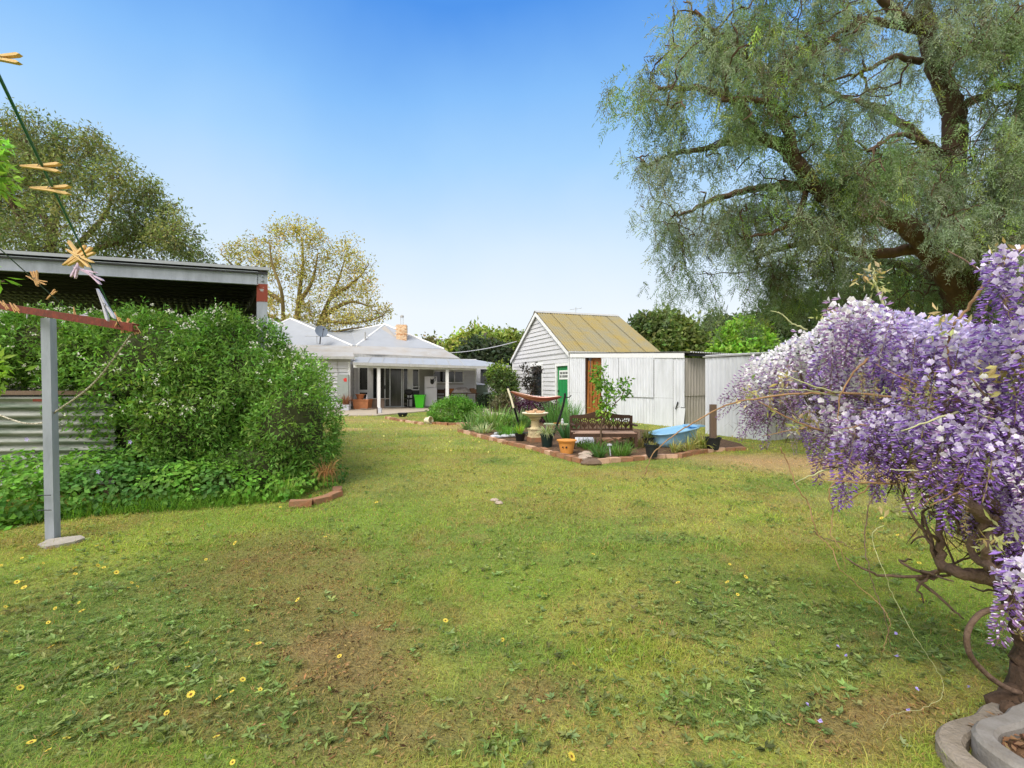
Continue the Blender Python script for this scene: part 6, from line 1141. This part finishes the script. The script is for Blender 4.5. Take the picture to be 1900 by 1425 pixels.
anch = np.stack([(ax - CX) * dep / F, dep, H + (YH - ay) * dep / F], 1)
tw = MB(); sel = rng.choice(NA, 1100, replace=False); twigs(tw, paths, anch[sel], .026, .008, 4, .05, .06, maxd=1.2); tw.build('branches', M['bark_pepper'], pep)
# weeping strands, each carrying compound fronds, each frond a row of slim leaflets
ns = 3; S0 = np.repeat(anch, ns, 0); nS = len(S0); S0 = S0 + rng.normal(0, .12, S0.shape); sl_ = rng.uniform(.12, .58, nS); lean = rng.normal(0, .22, (nS, 2))
tone = sstep(-.35, .35, lumps(77, 6, 1.1)(S0) + rng.normal(0, .2, nS))[:, None]; scol = jitter(srgb(120, 142, 98), nS, .22, .06) * (1 - tone) + jitter(srgb(152, 164, 142), nS, .18, .05) * tone
br_ = rng.random(nS) < .07; scol[br_] = jitter(srgb(162, 182, 92), br_.sum(), .12); dk_ = rng.random(nS) < .12; scol[dk_] = jitter(srgb(104, 98, 82), dk_.sum(), .12)
nf = 5; fr0 = []; fd = []; fcx = []
for k in range(nf):
    t_ = (k + rng.random(nS)) / nf; p = S0 + np.stack([lean[:, 0] * t_ * sl_, lean[:, 1] * t_ * sl_, -t_ * sl_], 1); fr0.append(p); a = rng.uniform(0, 6.28, nS); fd.append(norm(np.stack([np.cos(a) * .65, np.sin(a) * .65, np.full(nS, -.55) + rng.normal(0, .35, nS)], 1))); fcx.append(scol)
fr0 = np.concatenate(fr0); fd = np.concatenate(fd); fcx = np.concatenate(fcx); nF = len(fr0); nl = 6; fl_ = rng.uniform(.14, .26, nF); sdv = norm(np.cross(fd, rdir(nF))); PP, DD, CCc = [], [], []
for k in range(nl):
    t_ = (k + .5) / nl; p = fr0 + fd * (fl_ * t_)[:, None] + np.array((0, 0, -.05)) * t_ * t_
    for s in (-1, 1): PP.append(p); DD.append(norm(sdv * s * .8 + fd * .55 + np.array((0, 0, -.35)) + rng.normal(0, .12, (nF, 3)))); CCc.append(fcx)
PP = np.concatenate(PP); DD = np.concatenate(DD); CCc = np.concatenate(CCc); n = len(PP)
put('foliage', PP, DD, rdir(n), rng.uniform(.04, .08, n), .0125, CCc * rng.uniform(.82, 1.2, (n, 1)), M['leaf'], pep, fold=.2)
st_ = MB()
for i in rng.choice(nS, 900, replace=False): st_.tube([S0[i], S0[i] + (lean[i, 0] * sl_[i] * .5, lean[i, 1] * sl_[i] * .5, -sl_[i] * .5), S0[i] + (lean[i, 0] * sl_[i], lean[i, 1] * sl_[i], -sl_[i])], .003, 3, cap=False)
st_.build('strands', M['bark_pepper'], pep)

# ================================================================== WISTERIA
wb = G(1925, 1335); wis = thing('wisteria', 'old twisted wisteria covered in purple and white flower clusters in a concrete ring', 'wisteria', wb)
def wd(x): return float(np.interp(x, [1370, 1450, 1600, 1750, 1900, 2100], [3.0, 2.75, 2.35, 2.0, 1.75, 1.7]))
WP = lambda x, y, o=0.0: P(x, y, wd(x) + o)
m_ = MB(); tr = smoothpath([wb + (0, 0, -.05), P(1928, 1290, 2.02), P(1935, 1200, 2.03), P(1925, 1120, 2.05), P(1890, 1030, 2.1), P(1870, 960, 2.1), P(1860, 880, 2.1), P(1880, 800, 2.1)], 6, .008)
m_.tube(tr, np.interp(np.linspace(0, 1, len(tr)), [0, .08, .2, .5, .8, 1], [.17, .12, .095, .10, .075, .04]) * (1 + rng.normal(0, .07, len(tr))), 12)
for a_ in (2.9, 3.8, 4.5, 5.2): m_.tube(smoothpath([P(1928, 1290, 2.02) - (0, 0, .02), wb + (.10 * math.cos(a_), .10 * math.sin(a_), .07), wb + (.17 * math.cos(a_), .17 * math.sin(a_), .03)]), [.06] * 6 + [.035] * 6 + [.012], 8)
for k in range(9): q = wb + (rng.uniform(-.16, .02), rng.uniform(-.2, -.02), .07); m_.ball(q, .04, .035, .035, 9, 6, .08)
m_.build('trunk', M['vine_old'], wis, smooth=True)
st = MB()
STEM = [([(1890, 1030, .1), (1870, 1075, .1), (1800, 1065, .1), (1750, 1050, .1), (1745, 1010, .1), (1742, 960, .12)], .035, .012), ([(1880, 1010, .1), (1830, 960, .05), (1790, 930, 0), (1750, 905, 0), (1690, 885, 0), (1640, 860, 0), (1590, 850, 0)], .032, .01),
        ([(1880, 990, .1), (1850, 940, .1), (1800, 905, .1), (1720, 870, .1), (1650, 830, .1)], .028, .01), ([(1870, 960, .1), (1820, 900, .2), (1780, 840, .2), (1700, 780, .2), (1600, 740, .2), (1500, 720, .2), (1430, 710, .2)], .03, .008),
        ([(1900, 900, .1), (1890, 820, .0), (1860, 760, .0), (1820, 735, 0), (1790, 725, .0)], .028, .012), ([(1880, 860, .1), (1845, 790, .1), (1800, 740, .1), (1740, 700, .2), (1650, 650, .2), (1560, 620, .2)], .026, .008),
        ([(1870, 940, .1), (1830, 870, .0), (1815, 790, .0), (1830, 740, -.05), (1880, 720, -.05), (1930, 700, -.05)], .022, .012), ([(1920, 880, .1), (1930, 780, .1), (1910, 680, .1), (1880, 600, .1), (1860, 540, .1)], .03, .01),
        ([(1900, 960, .15), (1850, 900, .2), (1790, 880, .25), (1720, 840, .3)], .022, .008), ([(1745, 1050, .1), (1735, 1062, .1), (1700, 1075, .1)], .01, .003), ([(1860, 1080, .1), (1840, 1010, .1), (1800, 960, .1), (1760, 950, .1)], .018, .007),
        ([(1840, 1060, .05), (1800, 1020, .05), (1820, 980, .05), (1850, 960, .05)], .016, .01), ([(1880, 1030, .0), (1850, 1060, .0), (1830, 1040, .0), (1835, 1000, .0), (1870, 970, .0)], .02, .012), ([(1750, 1055, .1), (1720, 980, .1), (1710, 935, .1)], .008, .003)]
wpaths = []
for pts, ra, rb in STEM:
    p = smoothpath([P(x, y, (2.1 if x > 1850 else wd(x)) + o) for x, y, o in pts], 5, .004); wpaths.append(p); st.tube(p, np.linspace(ra, rb, len(p)) * (1 + rng.normal(0, .06, len(p))), 8)
for k in range(70):
    a = wpaths[int(rng.integers(0, 11))]; q = a[int(rng.integers(0, len(a)))]; e_ = q + rng.normal(0, .15, 3) * (1, .7, 1) + (.03, 0, .05); p = smoothpath([q, (q + e_) / 2 + rng.normal(0, .05, 3), e_], 4, .004); st.tube(p, np.linspace(.008, .003, len(p)), 5)
st.build('stems', M['vine'], wis, smooth=True)
lp = MB(); p = smoothpath([P(1960, 1118, 2.0), P(1900, 1124, 1.98), P(1850, 1128, 1.95), P(1815, 1142, 1.93), P(1795, 1175, 1.92), P(1800, 1215, 1.93), P(1830, 1250, 1.96), P(1860, 1272, 1.98), P(1890, 1285, 2.0), P(1925, 1292, 2.02)], 6); lp.tube(p, .0105, 8); lp.build('looped_stem', M['vine'], wis, smooth=True)
def tendril(pts, r, m, label=None):
    b = MB(); p = smoothpath([P(x, y, d) for x, y, d in pts], 6, .002); b.tube(p, np.linspace(r, r * .35, len(p)), 6); return b.build('tendril', M[m], wis, smooth=True, label=label)
tendril([(1800, 750, 1.9), (1770, 742, 1.95), (1740, 740, 2.0), (1710, 744, 2.05), (1640, 735, 2.15), (1560, 729, 2.3), (1480, 731, 2.4), (1400, 740, 2.5), (1360, 748, 2.55), (1320, 765, 2.6), (1280, 788, 2.6), (1250, 808, 2.6), (1225, 828, 2.6), (1207, 850, 2.6), (1197, 880, 2.6)], .0075, 'tendril', 'long tan shoot arching far to the left')
tendril([(1900, 455, 1.7), (1870, 480, 1.72), (1830, 525, 1.75), (1790, 580, 1.8), (1770, 600, 1.8), (1758, 640, 1.85), (1762, 680, 1.85), (1790, 730, 1.9), (1795, 750, 1.9)], .007, 'tendril')
tendril([(1610, 665, 2.2), (1585, 690, 2.2), (1560, 735, 2.2), (1553, 790, 2.2)], .006, 'tendril')
tendril([(1640, 975, 2.0), (1622, 985, 2.0), (1620, 1010, 2.0), (1640, 1060, 1.95), (1660, 1110, 1.95), (1690, 1170, 1.9), (1730, 1230, 1.9), (1750, 1270, 1.88), (1740, 1300, 1.86), (1700, 1318, 1.85), (1660, 1325, 1.85), (1633, 1355, 1.84)], 0.0013, 'tendril_pale', 'long pale green shoot trailing down to the lawn')
tendril([(1448, 830, 2.3), (1462, 860, 2.3), (1480, 905, 2.25), (1500, 935, 2.25), (1508, 965, 2.2), (1520, 995, 2.2), (1545, 1020, 2.15), (1555, 1050, 2.1), (1590, 1085, 2.1), (1630, 1120, 2.05), (1650, 1148, 2.0), (1648, 1175, 2.0), (1636, 1210, 2.0)], .003, 'tendril')
tendril([(1560, 880, 2.2), (1538, 915, 2.2), (1545, 945, 2.2), (1542, 990, 2.15), (1560, 1020, 2.1), (1570, 1060, 2.1)], .003, 'tendril')
tendril([(1563, 880, 2.15), (1560, 925, 2.15), (1552, 950, 2.15)], .003, 'vine'); tendril([(1640, 880, 2.1), (1612, 940, 2.1), (1605, 1000, 2.1), (1610, 1045, 2.05), (1625, 1100, 2.05), (1640, 1140, 2.0), (1655, 1210, 2.0)], .0028, 'vine')
tendril([(1510, 985, 2.2), (1530, 1000, 2.2), (1560, 1005, 2.15), (1585, 1020, 2.1), (1612, 1015, 2.1)], .0025, 'vine')
tendril([(1498, 612, 2.5), (1470, 600, 2.5), (1448, 582, 2.5), (1430, 577, 2.5)], .005, 'tendril_pale'); tendril([(1640, 595, 2.2), (1636, 560, 2.2), (1622, 520, 2.2), (1620, 497, 2.2)], .007, 'tendril_pale')
for k in range(26):
    x0, y0 = rng.uniform(1500, 1900), rng.uniform(700, 900); a = rng.uniform(-.5, .7) + math.pi; l_ = rng.uniform(60, 150); tendril([(x0, y0, wd(x0) - .12), (x0 + l_ * .5 * math.cos(a), y0 - l_ * .5 * math.sin(a) + rng.uniform(-10, 10), wd(x0) - .14), (x0 + l_ * math.cos(a), y0 - l_ * math.sin(a), wd(x0) - .1)], rng.uniform(.003, .006), ['tendril', 'vine', 'tendril_pale'][k % 3])
def raceme(seed, pale, Lr=.26, nfl=60):
    """hanging flower cluster: open florets with pale banners at the top, tapering to closed purple buds at the tip"""
    g = np.random.default_rng(seed); pos, d, nr, L, W, col = [], [], [], [], [], []
    if pale: ban, wng, bud = (250, 247, 248), (196, 164, 206), (144, 104, 158)
    else: ban, wng, bud = (232, 222, 244), (174, 142, 214), (136, 94, 178)
    def add(p, dd, nn, l, w_, c): pos.append(p); d.append(dd); nr.append(nn); L.append(l); W.append(w_); col.append(c)
    for k in range(6): add(np.array((0, 0, -Lr * k / 6)), np.array((g.normal(0, .05), g.normal(0, .05), -1.)), (1., 0, 0), Lr / 5.5, .005, np.array(srgb(142, 128, 96)))
    for i in range(nfl):
        t_ = (i / nfl) ** .85; a = i * 2.4 + g.normal(0, .3); rr = .060 * (1 - .80 * t_ ** 1.2) * (.8 + .3 * g.random()); c = np.array((math.cos(a), math.sin(a), 0)); z0 = np.array((0, 0, -t_ * Lr)); p = z0 + c * rr * .6 + (0, 0, -.004); v = g.uniform(.85, 1.15)
        dn = c + (0, 0, -.15 - .5 * t_); add(z0, dn, (0, 0, 1.), rr * .72, .0022, np.array(srgb(112, 76, 112)) * v); s = (1.0 - .45 * t_) * g.uniform(.85, 1.15); mixc = np.array(srgb(*wng)) * (1 - t_) + np.array(srgb(*bud)) * t_
        for q_ in (-.9, .9): add(p, dn, np.cross(c, (0, 0, 1.)) * q_ + np.array((0, 0, 1.)), .032 * s, .0122 * s, mixc * v)
        add(p + c * .010 + (0, 0, .004), dn + np.array((0, 0, .12)), (0, 0, 1.), .020 * s, .0105 * s, (np.array(srgb(*ban)) * (1 - .55 * t_) + mixc * .55 * t_) * v)
        if t_ < .34 and g.random() < .8:
            for q_ in (-.45, .45): cc_ = c * math.cos(q_) + np.cross((0, 0, 1.), c) * math.sin(q_); add(p + c * .002, cc_ * .45 + (0, 0, .9), c + (0, 0, -.3), .025 * s, .024 * s, np.array(srgb(*ban)) * v)
    return leaf_mesh('flower_cluster', np.array(pos), np.array(d), np.array(nr, float), np.array(L), np.array(W), np.array(col), M['petal'], .16, .55)
VAR = {(pl, k): raceme(100 + k + 10 * pl, pl, .25 + .03 * k, 54 + 5 * k) for pl in (0, 1) for k in range(4)}
top = [(1372, 705), (1390, 665), (1420, 640), (1470, 612), (1520, 590), (1545, 560), (1590, 540), (1640, 560), (1680, 565), (1710, 578), (1760, 570), (1800, 590), (1850, 592), (1880, 580), (1960, 560)]
bot = [(1372, 730), (1400, 745), (1450, 772), (1520, 790), (1580, 790), (1640, 780), (1700, 765), (1780, 750), (1960, 760)]
RC = []
for k in range(176):
    x = rng.uniform(1378, 1960); yt = np.interp(x, *zip(*top)); yb = np.interp(x, *zip(*bot)); u = rng.random() ** 1.3; y = yt + 14 + (yb - yt - 14) * u; RC.append((x, y, rng.uniform(-.2, .28) + (.45 * rng.random() if k % 3 == 0 else 0), 1.0))
for x, y in ((1560, 812), (1590, 800), (1612, 822), (1568, 838), (1660, 765), (1690, 770), (1712, 800), (1720, 780), (1765, 800), (1790, 790), (1800, 810), (1770, 815), (1640, 790), (1870, 800), (1900, 830), (1850, 830), (1880, 870), (1905, 900), (1700, 760), (1590, 780), (1620, 760), (1575, 800),
             (1890, 1020), (1865, 1045), (1905, 1040), (1900, 1060), (1870, 460), (1850, 475), (1890, 470), (1880, 500), (1895, 520), (1860, 520), (1830, 478), (1900, 560), (1890, 600), (1840, 760), (1820, 700), (1780, 690), (1740, 680), (1560, 560), (1580, 552), (1610, 556), (1660, 575)): RC.append((x, y - (22 if y > 780 and y < 950 else 0), -.22, .92))
for x, y in ((1610, 870), (1620, 880), (1470, 790), (1500, 805), (1530, 830), (1840, 900), (1820, 890), (1860, 880), (1830, 920), (1630, 860)): RC.append((x, y, .1, .55))
while len(RC) < 312:
    x, y = rng.uniform(1560, 1930), rng.uniform(790, 985)
    if y < 800 + (x - 1560) * .62: RC.append((x, y, rng.uniform(.05, .35), rng.uniform(.55, .75)))
dl = [wd(x) + o for x, y, o, s in RC]; order = np.argsort([d for d in dl]); vis = sorted(range(len(RC)), key=lambda i: dl[i] / RC[i][3])[:96]; rest = [i for i in range(len(RC)) if i not in set(vis)]; acc_v, acc_f, acc_c, nacc = [], [], [], 0
from mathutils import Matrix, Euler
for i, (x, y, o, s) in enumerate(RC):
    loc = P(x, y, wd(x) + o); pale = rng.random() < (.97 if x < 1500 else .7 if x < 1600 else .12); pale = pale or (x < 1640 and y < 580); me = VAR[(int(pale), int(rng.integers(0, 4)))]; far_s = s * rng.uniform(.75, 1.25) * (1.0 if x > 1500 else .95)
    eu = Euler((R(rng.normal(0, 14)), R(rng.normal(-3 if x > 1450 else 14, 14)), rng.uniform(0, 6.28)))
    if i in set(vis): ob = link('flower_cluster', me, wis); ob.location = tuple(loc - np.array(wis.location)); ob.rotation_euler = eu; ob.scale = (far_s,) * 3
    else:
        n = len(me.vertices); co = np.empty(n * 3, np.float32); me.vertices.foreach_get('co', co); co = co.reshape(-1, 3) @ np.array(eu.to_matrix()).T * far_s + loc; cl_ = np.empty(n * 4, np.float32); me.attributes['tint'].data.foreach_get('color', cl_); acc_v.append(co); acc_c.append(cl_.reshape(-1, 4)[:, :3]); acc_f.append(np.arange(n).reshape(-1, 4) + nacc); nacc += n
link('flower_mass', quick_mesh('flower_mass', np.concatenate(acc_v) - np.array(wis.location), np.concatenate(acc_f), M['petal'], cols=np.concatenate(acc_c)), wis, kind='stuff')
# loose crown of open florets along the top, and young bronze leaves
n = 1900; x = rng.uniform(1385, 1940, n); yt = np.interp(x, *zip(*top)); yy = yt + 18 + rng.exponential(24, n); d_ = np.interp(x, [1370, 1450, 1600, 1750, 1900, 2100], [3.0, 2.75, 2.35, 2.0, 1.75, 1.7]) + rng.uniform(-.2, .25, n); pos = np.stack([(x - CX) * d_ / F, d_, H + (YH - yy) * d_ / F], 1)
pl = (rng.random(n) < np.interp(x, [1400, 1560, 1680], [.97, .75, .05]))[:, None]; cols = np.where(pl, jitter(srgb(240, 238, 242), n, .05, .02), jitter(srgb(212, 202, 238), n, .1, .04)); put('open_florets', pos, rdir(n, .6), rdir(n), .024, .022, cols, M['petal'], wis, kind='stuff', fold=.3, wide=.55)
lv = []
for x, y in ((1622, 505), (1620, 520), (1625, 530), (1745, 590), (1765, 605), (1850, 700), (1870, 690), (1900, 680), (1835, 690), (1480, 785), (1500, 775), (1885, 545), (1870, 555), (1900, 640), (1530, 580), (1850, 1000), (1880, 995), (1560, 845), (1600, 850), (1830, 850), (1490, 760), (1890, 730), (1870, 480), (1700, 735), (1400, 720), (1385, 735), (1420, 770), (1640, 930), (1460, 700)): lv.append((WP(x, y, -.2), .05, .05, .05))
crown('young_leaves', lv, 110, 5, .015, .038, .012, srgb(184, 178, 128), wis, seed=60, v=.15, depth=.6, col2=srgb(158, 132, 84))
lv = [(WP(x, y, .25), .22, .15, .16) for x, y in ((1420, 760), (1500, 740), (1560, 780), (1640, 800), (1720, 840), (1800, 850), (1880, 830), (1900, 930), (1840, 930), (1780, 780), (1760, 890), (1820, 960), (1860, 1000), (1700, 860))]
crown('dry_twigs', lv, 800, 5, .03, .10, .005, srgb(92, 70, 66), wis, seed=61, v=.25, depth=.5, out=.2)
# hanging unopened flower spikes, olive-grey
m_pts = []
for x, y, l_ in ((1680, 690, 60), (1700, 700, 70), (1735, 720, 60), (1625, 700, 50), (1790, 905, 80), (1695, 830, 70), (1780, 850, 100), (1600, 690, 50), (1450, 700, 50), (1430, 720, 40), (1560, 840, 50), (1720, 690, 60), (1890, 1110, 70), (1500, 760, 40)):
    q = WP(x, y, -.2); n = 70; t_ = np.linspace(0, 1, n); pos = q + np.stack([rng.normal(0, .002, n), rng.normal(0, .002, n), -t_ * l_ * q[1] / F], 1); m_pts.append(pos)
pos = np.concatenate(m_pts); n = len(pos); dd_ = rdir(n); dd_[:, 2] = -np.abs(dd_[:, 2]) * .6; put('bud_spikes', pos, dd_, rdir(n), .016, .006, jitter(srgb(168, 152, 112), n, .2), M['leaf'], wis, kind='stuff')
# concrete ring planter
ring_pts = [(1.95, 2.02), (1.86, 1.965), (1.70, 1.915), (1.60, 1.83), (1.575, 1.70), (1.62, 1.56), (1.78, 1.43), (2.05, 1.36), (2.35, 1.42), (2.55, 1.66), (2.5, 1.95), (2.22, 2.1)]
def ringb(pts, w_, z0, z1, name, m):
    p = smoothpath([(x, y, 0) for x, y in pts + [pts[0]]], 8)[:-1]; n = len(p); cen = p.mean(0); tg = norm(np.roll(p, -1, 0) - np.roll(p, 1, 0)); nr = np.stack([tg[:, 1], -tg[:, 0], tg[:, 2] * 0], 1); sg = np.sign(((p - cen) * nr).sum(1))[:, None]; nr = nr * sg
    prof = [(.0, z0), (.0, z1 - .015), (-.012, z1), (-w_ + .012, z1), (-w_, z1 - .015), (-w_, z0)]; V = np.concatenate([p + nr * a + np.array((0, 0, z)) for a, z in prof]); k = len(prof); b = MB(); b.add(V, [(i * n + j, i * n + (j + 1) % n, (i + 1) * n + (j + 1) % n, (i + 1) * n + j) for i in range(k - 1) for j in range(n)]); return b.build(name, M[m], rg, smooth=False)
rg = thing('concrete_planter_ring', 'low double concrete edging ring around the wisteria trunk', 'planter', (2.05, 1.75, 0))
ringb(ring_pts, .085, -.05, .06, 'outer_ring', 'concrete_pink'); inner = [(2.08 + (x - 2.08) * .80 + .015, 1.73 + (y - 1.73) * .74) for x, y in ring_pts]; ringb(inner, .07, -.05, .105, 'inner_ring', 'concrete_clean')
b = MB(); b.prism([(x, y, .055) for x, y in [(2.08 + (x - 2.08) * .7, 1.73 + (y - 1.73) * .66) for x, y in ring_pts]], (0, 0, -.06)); b.build('soil', M['soil'], rg)
n = 900; a = rng.uniform(0, 6.28, n); r_ = np.sqrt(rng.random(n)) * .34; pos = np.stack([2.08 + r_ * 1.1 * np.cos(a), 1.73 + r_ * .7 * np.sin(a), rng.uniform(.055, .075, n)], 1); put('leaf_litter', pos, rdir(n) * (1, 1, .2), norm(rng.normal(0, .4, (n, 3)) + (0, 0, 1.)), .035, .014, jitter(srgb(140, 108, 82), n, .3), M['leaf'], rg, kind='stuff')
print('objects', len(bpy.data.objects), 'verts', sum(len(m.vertices) for m in bpy.data.meshes))
